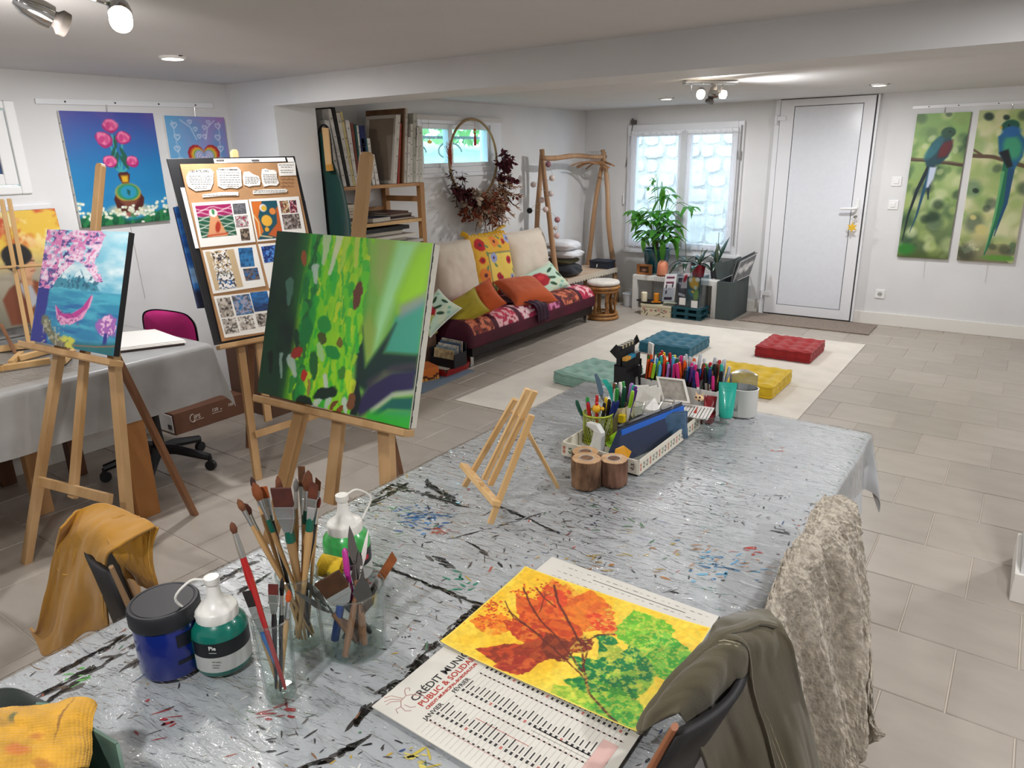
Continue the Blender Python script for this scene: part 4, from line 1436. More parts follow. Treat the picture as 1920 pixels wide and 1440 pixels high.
for a in [(150, 198, 190, 298, 322, '#c9c5be', 'pale canvas standing at the left end of the top shelf, behind the green apron', '#7d8796'),
		  (185, 216, 75, 342, 374, '#d3cfc8', 'tallest white-edged canvas leaning at the left of the top shelf, next to a black edge', None),
		  (218, 256, 60, 376, 408, '#1e1c1d', 'tall canvas with a black edge leaning at the left of the top shelf', None),
		  (266, 306, 115, 410, 440, '#cbc6bd', 'tall white-edged canvas just right of the black-edged one', '#b9b0a2'),
		  (308, 330, 105, 442, 462, '#cdbd86', 'thin canvas with a yellowish edge among the leaning ones', None),
		  (360, 400, 190, 466, 492, '#d8d4cd', 'medium white-edged canvas right of the yellowish one', None),
		  (412, 440, 220, 494, 514, '#7d4238', 'canvas with a reddish brown edge among the leaning ones', None),
		  (450, 470, 230, 518, 534, '#27544f', 'canvas with a dark teal edge among the leaning ones', None),
		  (472, 490, 240, 536, 552, '#d9d6d0', 'thin white-edged canvas between the dark teal and the navy ones', None),
		  (496, 556, 245, 556, 590, '#232a5c', 'canvas with a wide navy edge, rightmost of the tall leaning ones', '#1f2550'),
		  (515, 545, 370, 592, 610, '#a9c5c9', 'short canvas with a pale blue edge behind the easel mast', None),
		  (548, 575, 370, 614, 632, '#35606c', 'short canvas with a blue-green edge behind the easel mast', None),
		  (577, 606, 370, 636, 660, '#d9d5ce', 'short white-edged canvas right of the easel mast', None),
		  (622, 650, 530, 676, 704, '#dedad3', 'lowest small white-edged canvas leaning right of the easel mast', '#4f7fae'),
		  (880, 914, 135, 852, 874, '#d8d3ca', 'white-edged canvas showing its raw back in a white stretcher frame on the top shelf', None, .30, (mat('stretcher_white', '#cfc8bd', 0.8), mat('raw_cotton', '#9f8e7d', 0.9, noise=0.3, nscale=6, color2='#857462'), .022)),
		  (907, 924, 222, 886, 904, '#a34436', 'thin canvas with a red-topped edge right of the white stretcher frame', None),
		  (962, 986, 70, 948, 974, '#c5beb4', 'tall greyish canvas showing its raw back in a brown stretcher frame on the top shelf', None, .39, (wood('stretcher_brown', '#8d6745', '#6f4d31', 8), mat('raw_linen', '#a8947f', 0.9, noise=0.2, nscale=30), .035)),
		  (988, 1012, 358, 980, 1006, '#dcd9d2', 'shortest white canvas of the upright group at the right end of the top shelf', None),
		  (1014, 1036, 225, 1008, 1036, '#d5d1c8', 'white canvas second tallest in the upright group at the right end', None),
		  (1038, 1078, 120, 1040, 1064, '#b9b7aa', 'tallest patterned grey canvas in the upright group at the right end', None),
		  (1062, 1092, 258, 1066, 1098, '#dcd8d0', 'white canvas next to last in the upright group at the right end', None),
		  (1094, 1126, 248, 1102, 1138, '#d3d2c6', 'last canvas at the right end of the top shelf, beside the window', '#8f9a70')]:
	lean(*a)


# books and sketchbooks on the lower boards
def book(lab, x0, x1, y0, y1, z, h, cover, pages='#cfc7b8', rz=0.0, group='books and sketchbooks lying on the shelf', yaw=None, cat='book', name='book'):
	c = V((x0 + x1) / 2, (y0 + y1) / 2, z)
	t = thing(name, lab, cat, tuple(c), rz, group)
	a, b = (x1 - x0) / 2, (y1 - y0) / 2
	m = mat('cover_' + cover[1:], cover, 0.5)
	th = min(0.0025, h * 0.2)
	sp = (a - 0.003, a) if sum(cover.encode()) % 3 else (-a, -a + 0.003)
	obj('cover', MB().box(-a, a, -b, b, 0, th).box(-a, a, -b, b, h - th, h).box(sp[0], sp[1], -b, b, th, h - th), m, t, local=True)
	obj('pages', MB().box(-a + 0.003, a - 0.004, -b + 0.004, b - 0.004, th, h - th), mat('pages_' + pages[1:], pages, 0.9, noise=0.2, nscale=80, stretch=(1, 1, 30)), t, local=True)
	return t


z = 1.141
bl = book('navy blue book with white spine lettering lying at the front of the upper book board', -4.1, -3.815, 3.66, 3.85, z, 0.034, '#1d2a4d', rz=0.05)
obj('spine_lettering', MB().text('–– ––––––', 0.017, (0.145, -0.06, 0.011), (0, 1, 0), (0, 0, 1)), whitem, bl, local=True)
zz = z
for i, (c_, lab) in enumerate((('#6b4a3c', 'brown sketchbook, lowest of the pile right of the navy book'), ('#3a2c2a', 'dark brown sketchbook in the pile right of the navy book'), ('#7b6a5c', 'taupe sketchbook in the pile right of the navy book'), ('#57312c', 'maroon spiral pad on top of the pile right of the navy book'))):
	book(lab, -4.12, -3.84 - 0.02 * (i % 2), 3.86, 4.13 - 0.015 * i, zz + 0.0003, 0.014, c_, rz=0.04 * (-1) ** i)
	zz += 0.0146
zz = z
for i in range(6):
	book('thin worn book, number %s from the bottom of the pile behind the easel mast' % ['one', 'two', 'three', 'four', 'five', 'six'][i], -4.14, -3.86, 3.42, 3.64, zz + .0003, 0.022, ['#a69987', '#5b4a44', '#c4b9a6', '#8b4a3a', '#b9ad9a', '#d0c8ba'][i], rz=0.05 * (-1) ** i)
	zz += 0.0226
zz = 0.861
for i in range(9):
	c_ = ['#c8c2b8', '#1f1d1f', '#d2ccc2', '#2a2728', '#b9b4ac', '#1c1b1e', '#d0cac0', '#201e20', '#1d1c1d'][i]
	h = [0.026, 0.03, 0.022, 0.028, 0.02, 0.026, 0.02, 0.03, 0.028][i]
	book('%s sketchbook, %s from the bottom of the tall pile on the lower board' % ('black' if i in (1, 3, 5, 7, 8) else 'pale grey', ['first', 'second', 'third', 'fourth', 'fifth', 'sixth', 'seventh', 'eighth', 'ninth'][i]),
		 -4.12, -3.80 + [0.0, -.04, .015, -.02, .03, -.03, .01, -.05, -.04][i], 3.50 + 0.02 * (i % 3), 4.12 - [0, 0.08, 0.0, .06, -.02, .1, .03, .12, .05][i], zz + .0003, h, c_, rz=0.04 * (-1) ** i)
	zz += h + 0.0006

# green apron with daisies hanging at the left end of the shelf
rows = []
for (y, a, b) in ((250, 597, 611), (275, 594, 617), (300, 591, 624), (330, 589, 638), (350, 588, 646), (400, 587, 658), (450, 586, 664), (520, 585, 668), (560, 585, 668)):
	p, q = aty(a, y, 3.26), aty(b, y, 3.24)
	n = 26
	f = np.linspace(0, 1, n)
	X = p[0] - 0.06 + (q[0] - p[0] + 0.06) * f
	rows.append(np.stack([X, 3.27 - 0.03 * f + 0.018 * np.sin(f * 13 + y * 0.01), p[2] + (q[2] - p[2]) * f], 1))
P = loft([list(r[::3]) + [r[-1]] for r in rows], 40, 40)
gm = fab('apron_green', '#123f38', noise=0.2, nscale=8)
ap = thing('hanging_apron', 'dark green apron embroidered with white daisies hanging on the left end of the shelf', 'apron', (-3.75, 3.26, 0.8))
obj('apron_cloth', MB().grid(P[::-1]), gm, ap, **SA, solid=0.004)
nk = [aty(600, 300, 3.235), aty(598, 250, 3.235), aty(606, 234, 3.235), aty(616, 246, 3.235), aty(622, 300, 3.235)]
obj('neck_strap', MB().tube(catmull(nk, 6), 0.012, 6, True, 0.3), mat('strap_black', '#14161a', 0.8), ap, smooth=True)
for (u, v, r) in ((612, 377, 0.022), (640, 383, 0.012), (637, 391, 0.014), (645, 388, 0.012), (646, 396, 0.013)):
	p = aty(u, v, 3.215)
	d = obj('daisy', MB(), None, ap) if False else None
	mb = MB()
	for k in range(8):
		a = k * PI / 4
		c_ = p + V(math.cos(a), 0, math.sin(a)) * r * 0.65
		mb.lathe([(0.0001, -0.001), (r * 0.36, 0), (0.0001, 0.0015)], c_, 6, (0, -1, 0))
	obj('daisy', mb, mat('daisy_white', '#d9dbd2', 0.8), ap)
	obj('daisy_eye', MB().lathe([(r * 0.25, 0), (r * 0.2, 0.003), (0.0001, 0.004)], p, 8, (0, -1, 0)), mat('daisy_eye', '#a9a04a', 0.8), ap)
hb = obj('wooden_batten', MB().slab([aty(603, 239, 3.205), aty(614, 240, 3.205), aty(621, 318, 3.205), aty(611, 320, 3.205)][::-1], (0, 0.012, 0)), pinew, bevel=0.002)
tag(hb, 'pale wooden batten hanging over the green apron at the shelf end', 'batten')
obj('end_cap', MB().slab([aty(610, 309, 3.2), aty(620, 308, 3.2), aty(622, 320, 3.2), aty(612, 321, 3.2)][::-1], (0, 0.016, 0)), mat('batten_cap', '#b98636', 0.5), hb)

# ================================================================== STORAGE AT THE NEAR END OF THE SOFA
fm = obj('foam_mat', MB().slab([(-3.92, 3.42, 0.001), (-3.30, 3.52, 0.001), (-3.33, 4.15, 0.001), (-3.95, 4.1, 0.001)], (0, 0, 0.008)), mat('mat_blue_grey', '#6c7c8e', 0.8), bevel=0.002)
tag(fm, 'blue grey mat on the tiles under the red tray near the sofa', 'mat')
t = thing('document_tray', 'red document tray full of papers on the blue grey mat near the sofa', 'tray', (-3.5, 4.02, 0.01))
rt = mat('tray_red', '#a92a22', 0.4)
A_ = [(-3.60, 3.88), (-3.40, 3.90), (-3.40, 4.16), (-3.62, 4.14)]
obj('tray_floor', MB().prism(A_, 0.010, 0.014), rt, t)
for i in range(4):
	p, q = A_[i], A_[(i + 1) % 4]
	d = unit(V(q[0] - p[0], q[1] - p[1], 0))
	o_ = V(d[1], -d[0], 0)
	obj('tray_side', MB().slab([V(*p, .012), V(*q, .012), V(*q, .062) + o_ * .02, V(*p, .062) + o_ * .02], -o_ * 0.004), rt, t)
pile = thing('paper_stack', 'loose stack of papers lying in the red document tray', 'papers', (-3.5, 4.02, 0.015))
for i in range(6):
	c_, s_ = math.cos(0.06 * i - .15), math.sin(0.06 * i - .15)
	q = [(-3.505 + a * c_ - b * s_, 4.02 + a * s_ + b * c_) for a, b in ((-.085, -.115), (.085, -.115), (.085, .115), (-.085, .115))]
	obj('sheet_bundle', MB().prism(q, 0.015 + 0.008 * i, 0.0225 + 0.008 * i), mat('paper_%d' % (i % 3), ['#cdc6ba', '#4a4038', '#d8d2c8'][i % 3], 0.8), pile)
t = thing('magazine_box', 'black open box full of cards and magazines on the red tray, at the sofa end', 'box', (-3.47, 4.0, 0.064))
blk = mat('box_black', '#16161a', 0.5)
bx0, bx1, by0, by1 = -3.60, -3.36, 3.95, 4.10
obj('box_floor', MB().box(bx0, bx1, by0, by1, 0.066, 0.071), blk, t)
for b in ((bx0, bx1, by0, by0 + 0.006, .071, .13), (bx0, bx1, by1 - 0.006, by1, .071, .235), (bx0, bx0 + .006, by0 + .006, by1 - .006, .071, .2), (bx1 - .006, bx1, by0 + .006, by1 - .006, .071, .17)):
	obj('box_side', MB().box(*b), blk, t)
for i, (c_, lab) in enumerate((('#c9b58a', 'buff magazine at the front of the black box by the sofa'), ('#8ba4b4', 'blue grey magazine second in the black box by the sofa'), ('#d8d4cc', 'white magazine third in the black box by the sofa'), ('#3f5d82', 'blue magazine fourth in the black box by the sofa'), ('#b2aca0', 'tall grey magazine at the back of the black box by the sofa'))):
	y = 3.965 + 0.022 * i
	m_ = obj('magazine', MB().slab([(-3.585, y, .073), (-3.385 + .003 * i, y, .073), (-3.39 + .003 * i, y + .02, .19 + 0.014 * i), (-3.58, y + .02, .195 + .014 * i)], (0, 0.008, 0)), mat('mag_' + c_[1:], c_, 0.5, noise=0.6, nscale=28, color2='#584a3a'))
	tag(m_, lab, 'magazine', 'magazines in the black box')
t = thing('storage_box', 'brown box with a lime green lid behind the green painting, by the sofa', 'box', (-3.78, 3.98, 0))
obj('body', MB().box(-3.92, -3.66, 3.86, 4.1, 0.0095, 0.27), mat('box_brown', '#6d5443', 0.7), t, bevel=0.003)
obj('lid', MB().box(-3.93, -3.65, 3.85, 4.11, 0.27, 0.42), mat('box_lime', '#a8a95a', 0.7), t, bevel=0.003)
t = thing('printed_box', 'small orange box printed with dark tree shapes on the blue grey mat', 'box', (-3.52, 3.76, 0.01))
c = Cv(50, 40, 1.25, '#c56a28')
c.mix(np.clip((c.y - 0.45) * 3, 0, 1), '#d9a54a')
for k in range(9):
	x = k * 0.14 + 0.05
	c.line([(x, 1), (x + 0.05 * math.sin(k * 3), 0.55 + .1 * math.sin(k * 5))], 0.03, '#3c1f14')
	c.ell(x + 0.05, 0.55 + .1 * math.sin(k * 5), 0.1, 0.06, '#4a2414', 0.4, 0.4, warp=0.1)
obj('body', MB().hexa([(-3.62, 3.72, .0095), (-3.47, 3.66, .0095), (-3.42, 3.84, .0095), (-3.58, 3.9, .0095), (-3.62, 3.72, .105), (-3.47, 3.66, .105), (-3.42, 3.84, .105), (-3.58, 3.9, .105)]), mat('box_orange', '#b5602a', 0.6), t)
psheet('printed_side', c, (-3.62, 3.7195, .105), (-3.47, 3.6595, .105), (-3.62, 3.7195, .01), vmat('print_gloss', 0.35), t, lift=0.001)
c2 = Cv(40, 30, 1.3, '#c56a28')
c2.a = c.a[:30, :40]
psheet('printed_side', c2, (-3.4695, 3.66, .105), (-3.4195, 3.84, .105), (-3.4695, 3.66, .01), vmat('print_gloss'), t, lift=0.001)

# ================================================================== LOW WHITE TABLE WITH PLANTS
lt = thing('low_table', 'low white square-legged table carrying the plants under the window', 'table', (-2.89, 7.08, 0))
ltw = mat('table_white', '#d9d7d2', 0.4)
obj('tabletop', MB().box(-3.34, -2.43, 6.87, 7.3, 0.315, 0.365), ltw, lt, bevel=0.003)
for x in (-3.34, -2.48):
	for y in (6.87, 7.25):
		obj('leg', MB().box(x, x + 0.05, y, y + 0.05, 0, 0.315), ltw, lt, bevel=0.002)
ZT = 0.3655


def leaf(mb, p, d, n, L, W, droop=0.3, seg=6):
	"""pointed leaf from p along d, normal n, drooping at the tip"""
	p, d = V(*p), unit(V(*d))
	s = unit(np.cross(d, V(*n)))
	u = np.cross(s, d)
	rows = []
	for k in range(seg + 1):
		t = k / seg
		w = W * math.sin(PI * min(0.04 + t * 0.96, 1)) ** 0.8 * (1 - 0.25 * t)
		c_ = p + d * L * t + V(0, 0, -droop * L * t * t)
		rows.append([c_ - s * w / 2 + u * w * 0.12, c_, c_ + s * w / 2 + u * w * 0.12])
	mb.grid(np.array(rows))


# big money tree in a glazed teal pot
pt = thing('money_tree', 'big money tree with bright green leaves in a glazed teal pot by the window', 'plant', (-3.2, 7.14, ZT))
pc = (-3.2, 7.14)
obj('pot', MB().lathe([(0.09, ZT), (0.1, ZT + .004), (0.118, ZT + .06), (0.132, ZT + .15), (0.136, ZT + .225), (0.143, ZT + .232), (0.143, ZT + .25), (0.13, ZT + .25), (0.128, ZT + .225), (0.0, ZT + .222)], (*pc, 0), 32),
	mat('teal_glaze', '#1b4a58', 0.2, noise=0.6, nscale=9, color2='#2a6f7a', coat=0.6), pt, smooth=True)
obj('soil', MB().lathe([(0.126, ZT + .222), (0.0, ZT + .226)], (*pc, 0), 20), mat('soil', '#2e241c', 0.95), pt)
lf = mat('leaf_green', '#2f6b26', 0.4, noise=0.5, nscale=9, color2='#4f8f33')
lb = lf.node_tree.nodes['Principled BSDF']
lb.inputs['Subsurface Weight'].default_value = 0.0
# thin leaves let light through
nt = lf.node_tree
tl = nt.nodes.new('ShaderNodeBsdfTranslucent')
tl.inputs['Color'].default_value = L4('#7fc23a')
mx = nt.nodes.new('ShaderNodeMixShader')
mx.inputs[0].default_value = 0.35
nt.links.new(lb.outputs[0], mx.inputs[1])
nt.links.new(tl.outputs[0], mx.inputs[2])
nt.links.new([n for n in nt.nodes if n.type == 'OUTPUT_MATERIAL'][0].inputs['Surface'], mx.outputs[0])
bark = mat('bark_brown', '#4c4030', 0.9, noise=0.4, nscale=30)
for (dx, dy, L) in ((0, 0, .3), (.03, .02, .26), (-.035, .01, .28), (.01, -.03, .24)):
	obj('stem', MB().tube([(pc[0] + dx, pc[1] + dy, ZT + .2), (pc[0] + dx * 1.5, pc[1] + dy * 1.5, ZT + .35), (pc[0] + dx * 2.5, pc[1] + dy * 2, ZT + .22 + L)], [0.02, 0.014, 0.008], 8), bark, pt, smooth=True)
heads = [(1243, 352, 7.0, .15), (1256, 366, 7.05, .14), (1237, 372, 7.05, .15), (1226, 338, 7.12, .08), (1216, 352, 7.12, .06), (1192, 397, 6.98, .16), (1212, 398, 6.96, .18), (1228, 402, 6.98, .18), (1243, 396, 7.0, .17), (1258, 398, 7.0, .16), (1288, 388, 7.1, .12), (1300, 388, 7.12, .10),
		 (1203, 412, 6.95, .17), (1222, 416, 6.92, .2), (1240, 414, 6.92, .18), (1258, 414, 6.95, .17), (1268, 425, 7.0, .15), (1212, 434, 6.95, .18), (1232, 432, 6.9, .19), (1250, 436, 6.92, .18), (1264, 444, 6.95, .16), (1222, 446, 6.95, .17), (1243, 450, 6.95, .16), (1206, 446, 7.0, .13), (1256, 424, 7.05, .16)]
for i, (u, v, y, L) in enumerate(heads):
	h = aty(u, v, y)
	mb = MB()
	mb.tube(catmull([V(pc[0], pc[1], ZT + .32 + 0.01 * (i % 5)), V(pc[0] * .5 + h[0] * .5, pc[1] * .5 + h[1] * .5, max(h[2] + 0.02, ZT + .4)), h], 4), 0.0028, 5, False)
	n_ = 6 if L > 0.1 else 4
	out = unit(V(h[0] - pc[0], h[1] - pc[1] - 0.05, 0.12))
	for k in range(n_):
		a = 2 * PI * k / n_ + i
		sd = unit(np.cross(out, V(0, 0, 1)))
		d = out * (0.45 + 0.5 * math.cos(a)) + sd * math.sin(a) * 1.0 + V(0, 0, -0.25 + 0.25 * R_.random())
		leaf(mb, h, d, (0, 0, 1), L * R_.uniform(0.8, 1.15), L * 0.46, 0.5)
	obj('leaf_whorl', mb, lf, pt, **SA)

# wooden photo frame, salt lamp
t = thing('photo_frame', 'small wooden photo frame standing at the left end of the low white table', 'photo frame', (-3.235, 6.92, ZT))
fw_ = wood('frame_wood', '#a56a3c', '#84502a', 10)
x0, x1, z0, z1, yf = -3.318, -3.15, ZT, ZT + .108, 6.91
for b in ((x0, x0 + .028, z0, z1), (x1 - .028, x1, z0, z1), (x0 + .028, x1 - .028, z1 - .022, z1), (x0 + .028, x1 - .028, z0, z0 + .022)):
	obj('frame_side', MB().box(b[0], b[1], yf, yf + .025, b[2], b[3]), fw_, t, bevel=0.003)
c = Cv(24, 16, 1.6, '#4a3226')
c.ell(.8, .6, .4, .25, '#8d6a58', 0, .6)
c.ell(.5, .3, .2, .15, '#5c3b34', 0, .6)
psheet('photo', c, (x0 + .028, yf + .012, z1 - .022), (x1 - .028, yf + .012, z1 - .022), (x0 + .028, yf + .012, z0 + .022), vmat('print_gloss'), t)
obj('gold_fillet', MB().box(x0 + .03, x0 + .034, yf + .004, yf + .011, z0 + .024, z1 - .024).box(x1 - .034, x1 - .03, yf + .004, yf + .011, z0 + .024, z1 - .024), gold, t)
obj('back_strut', MB().slab([(-3.25, yf + .025, z0), (-3.22, yf + .025, z0), (-3.22, yf + .026, z0 + .07), (-3.25, yf + .026, z0 + .07)], (0, .03, 0)), fw_, t)
t = thing('salt_lamp', 'dome-shaped orange salt stone lamp on the low white table', 'lamp', (-3.035, 6.93, ZT))
obj('stone', MB().lathe([(0.05, ZT + .012), (0.056, ZT + .03), (0.056, ZT + .1), (0.048, ZT + .135), (0.03, ZT + .155), (0.001, ZT + .162)], (-3.035, 6.93, 0), 18, wob=lambda a, z: 1 + 0.05 * math.sin(a * 3 + z * 40) + .03 * math.sin(a * 7)), mat('salt_orange', '#cf7d5c', 0.7, noise=0.5, nscale=14, color2='#e0a488'), t, smooth=True)
obj('wood_base', MB().cyl((-3.035, 6.93, ZT), (-3.035, 6.93, ZT + .014), 0.055, n=18), wood('lamp_base', '#7a4128', '#5d2f1c', 10), t)
mb = MB()
for k in range(6):
	x = -3.085 + 0.02 * k
	mb.tube([(x, 6.866, ZT + .004), (x, 6.862, ZT - .02), (x + .003 * math.sin(k), 6.862, ZT - .11)], 0.0012, 4)
obj('fringe_threads', mb, darkgap, t)['kind'] = 'stuff'

orch = mat('orchid_leaf', '#22392e', 0.25, noise=0.3, nscale=6, coat=0.3)


def orchid(lab, c, potm, r, h, leaves, stakes, square=False, seed=0):
	t = thing('orchid', lab, 'plant', c, 0, 'orchids on the low white table')
	x, y, z = c
	obj('pot', MB().lathe([(r * .72, z), (r * .74, z + .003), (r * .98, z + h - .01), (r, z + h), (r * .92, z + h), (r * .9, z + h - .02), (0, z + h - .02)], (x, y, 0), 26), potm, t, smooth=True)
	for (ax, az, L, W, dr) in leaves:
		mb = MB()
		d = V(math.cos(ax) * math.cos(az), math.sin(ax) * math.cos(az), math.sin(az))
		leaf(mb, (x, y, z + h - .01), d, (-math.cos(ax) * math.sin(az), -math.sin(ax) * math.sin(az), math.cos(az)), L, W, dr, 9)
		obj('strap_leaf', mb, orch, t, **SA, solid=0.003)
	for (dx, dy, H) in stakes:
		obj('flower_stake', MB().tube([(x, y, z + h - .02), (x + dx, y + dy, z + h + H)], 0.003, 6), mat('stake_green', '#5c6b48', 0.6), t)
	return t


orchid('orchid with dark drooping leaves in a white pot beside the salt lamp', (-2.82, 7.02, ZT), mat('pot_white', '#d6d6da', 0.3), 0.075, 0.15, [(3.4, .5, .24, .06, .9), (2.7, .9, .2, .06, .6), (-.2, .5, .22, .06, .8), (.3, .9, .2, .055, .5), (-1.3, .4, .17, .06, .9), (-2.1, .35, .25, .05, .95)], [(-.02, 0, .22)])
orchid('orchid with dark leaves in a dark red pot in the table middle', (-2.69, 7.03, ZT), mat('pot_red', '#7c1420', 0.3), 0.075, 0.135, [(3.2, .35, .22, .06, .5), (2.2, .9, .18, .06, .3), (.1, .9, .26, .065, .35), (-.5, .3, .2, .07, .5), (-1.6, .3, .2, .07, .6), (-2.6, .4, .22, .06, .5), (1.0, 1.1, .22, .05, .2)], [(.03, 0, .16)])
orchid('orchid with two upright spikes in a dark pot beside the slate boxes', (-2.52, 7.08, ZT), mat('pot_dark', '#2b2a31', 0.4), 0.07, 0.15, [(.9, 1.15, .3, .07, .05), (2.4, .9, .22, .07, .3), (3.3, .5, .22, .06, .7), (-1.5, .5, .16, .06, .9), (1.9, 1.2, .24, .06, .1)], [(.0, 0, .3), (-.02, 0, .2)])

# dark planter box with leaning frames and a second box tilted on it
gp = mat('planter_slate', '#47504f', 0.7, noise=0.15, nscale=20, stretch=(1, 1, 0.2))
t = thing('slate_crate', 'tall dark slate grey crate at the right end of the low white table', 'crate', (-2.33, 7.06, 0))
cx0, cx1, cy0, cy1, ch = -2.415, -2.255, 6.83, 7.3, 0.375
obj('crate_floor', MB().box(cx0, cx1, cy0, cy1, 0, 0.01), gp, t)
for b in ((cx0, cx1, cy0, cy0 + .012), (cx0, cx1, cy1 - .012, cy1), (cx0, cx0 + .012, cy0 + .012, cy1 - .012), (cx1 - .012, cx1, cy0 + .012, cy1 - .012)):
	obj('crate_side', MB().box(b[0], b[1], b[2], b[3], .01, ch), gp, t, bevel=0.002)
t = thing('slate_box', 'dark slate grey box tilted behind the frames above the tall crate', 'box', (-2.40, 7.15, ZT))
q = [aty(1340, 494, 6.98), aty(1374, 487, 6.98), aty(1379, 512, 6.98), aty(1344, 527, 6.98)]
obj('front_panel', MB().slab(q, (0, 0.012, 0)), gp, t, bevel=0.002)
obj('side_panel', MB().slab([q[0] + V(0, .012, 0), q[0] + V(-.03, .25, .0), q[3] + V(-.03, .25, 0), q[3] + V(0, .012, 0)], (0.012, 0, 0)), gp, t)
obj('side_panel', MB().slab([q[1] + V(0, .012, 0), q[1] + V(0, .25, .0), q[2] + V(0, .25, 0), q[2] + V(0, .012, 0)], (-0.012, 0, 0)), gp, t)
for i, (dx, lab) in enumerate(((0.035, 'grey framed picture of white clouds leaning out of the slate crate, in front'), (0.0, 'dark framed picture leaning out of the slate crate, behind the cloud one'))):
	A_, B_, C2, D_ = aty(1386 - 6 * i, 490 - i * 2, 6.93 + .02 * i), aty(1419 - 4 * i, 473 - 2 * i, 7.16 + .02 * i), aty(1405 - 2 * i, 515, 7.14 + .02 * i), aty(1371 - 2 * i, 531, 6.9 + .02 * i)
	t = thing('leaning_picture', lab, 'picture', tuple(D_), 0, 'framed pictures in the slate crate')
	nrm = unit(np.cross(B_ - A_, D_ - A_)) * -1
	obj('frame', MB().slab([D_, C2, B_, A_], -nrm * -0.012), mat('frame_grey', '#55585a', 0.5), t, bevel=0.002)
	if i == 0:
		c = Cv(44, 36, 1.2, '#6d6e70')
		for k in range(7):
			c.ell(.2 + .13 * k, .45 + .12 * math.sin(k * 2), .16, .13, '#c9c9c9', 0, .8)
		c.tone(0.2, 9, 9, 3)
		f = 0.1
		cen = (A_ + B_ + C2 + D_) / 4
		sgn = 1 if np.dot(nrm, np.array([0, 0, CAM_H]) - cen) > 0 else -1
		I = [p + (cen - p) * f + nrm * sgn * 0.014 for p in (A_, B_, D_, C2)]
		psheet('cloud_print', c, I[0], I[1], I[2], vmat('print_gloss'), t, BR=I[3])
		W_ = [p + (cen - p) * 0.04 + nrm * sgn * 0.013 for p in (A_, B_, C2, D_)]
		obj('passe_partout', MB().slab(W_[::-1] if sgn > 0 else W_, nrm * sgn * 0.0005), whitem, t)

# floral box with candle tray, teal pallets, acrylic display and leaflet stand in front of the low table
c = Cv(90, 30, 3.0, '#d6cdb2')
for k in range(26):
	x, y = R_.uniform(0.05, 2.95), R_.uniform(0.15, 0.95)
	a = R_.uniform(0, 3)
	c.line([(x, y), (x + .18 * math.cos(a), y + .14 * math.sin(a))], 0.025, '#4c4438')
	c.ell(x + .18 * math.cos(a), y + .14 * math.sin(a), .09, .05, '#463d33', a, .3)
for k in range(4):
	c.ell(.3 + .75 * k, .3 + .1 * (k % 2), .16, .14, '#b98a7a', 0, .4)
t = thing('floral_box', 'long cream box printed with dark sprigs on the floor under the candle tray', 'box', (-2.965, 6.75, 0))
obj('body', MB().box(-3.13, -2.81, 6.655, 6.86, 0, 0.095), mat('box_cream', '#d2c9ae', 0.6), t)
obj('lid', MB().box(-3.135, -2.805, 6.65, 6.865, 0.095, 0.118), mat('box_cream'), t, bevel=0.002)
psheet('printed_front', c, (-3.13, 6.6545, .094), (-2.81, 6.6545, .094), (-3.13, 6.6545, .001), vmat('print_gloss'), t, lift=0.0006)
t = thing('candle_tray', 'black oval tray holding two candles on the floral box', 'tray', (-3.07, 6.73, 0.119))
obj('dish', MB().lathe([(0.0, .121), (0.115, .120), (0.14, .128), (0.152, .137), (0.146, .138), (0.11, .126), (0, .126)], (-3.07, 6.73, 0), 30, None, 1, .55), mat('tray_black', '#17161a', 0.4), t, smooth=True)
for (x, col, lab) in ((-3.135, '#e3d9bd', 'ivory pillar candle on the black tray'), (-3.0, '#d98a1f', 'orange pillar candle on the black tray')):
	t = thing('pillar_candle', lab, 'candle', (x, 6.73, 0.127), 0, 'candles on the black tray')
	r = .032 if x < -3.1 else .028
	obj('wax', MB().lathe([(r, .1275), (r, .215), (r * .8, .221), (r * .3, .214), (0, .213)], (x, 6.73, 0), 20), mat('wax_' + col[1:], col, 0.5), t, smooth=True)
	obj('wick', MB().cyl((x, 6.73, .213), (x, 6.73, .226), 0.0015, n=5), darkgap, t)
	if x > -3.1:
		obj('drip_plate', MB().cyl((x, 6.73, .1272), (x, 6.73, .132), 0.05, n=20), mat('wax_' + col[1:]), t)
tealw = mat('pallet_teal', '#154c57', 0.6, noise=0.3, nscale=20)
for i in range(2):
	z = 0.0 + 0.058 * i
	t = thing('mini_pallet', ['teal painted mini pallet on the floor, lower of the two', 'teal painted mini pallet stacked on top of the other, under the acrylic display'][i], 'pallet', (-2.64, 6.78, z), 0, 'stacked teal mini pallets')
	for y in (6.665, 6.75, 6.84):
		obj('bottom_slat', MB().box(-2.8, -2.5, y, y + .045, z, z + .009), tealw, t)
	for x in (-2.79, -2.665, -2.545):
		for y in (6.665, 6.84):
			obj('block', MB().box(x, x + .036, y, y + .04, z + .009, z + .04), tealw, t, bevel=0.001)
	for k in range(5):
		y = 6.662 + .048 * k
		obj('top_slat', MB().box(-2.802, -2.498, y, y + .042, z + .04, z + .0575), tealw, t, bevel=0.001)
t = thing('acrylic_display', 'clear acrylic display box with bird and flower cards on the teal pallets', 'display', (-2.63, 6.78, 0.117))
ac = clearglass('acrylic', '#eef2f4', 1.0, 0.03)
a0, a1, b0, b1, z0, z1 = -2.78, -2.51, 6.69, 6.86, .118, .43
for b in ((a0, a1, b0, b0 + .003, z0, z1), (a0, a1, b1 - .003, b1, z0, z1), (a0, a0 + .003, b0 + .003, b1 - .003, z0, z1), (a1 - .003, a1, b0 + .003, b1 - .003, z0, z1)):
	obj('acrylic_wall', MB().box(*b), ac, t)
obj('acrylic_base', MB().box(a0, a1, b0, b1, .1165, .118), ac, t)


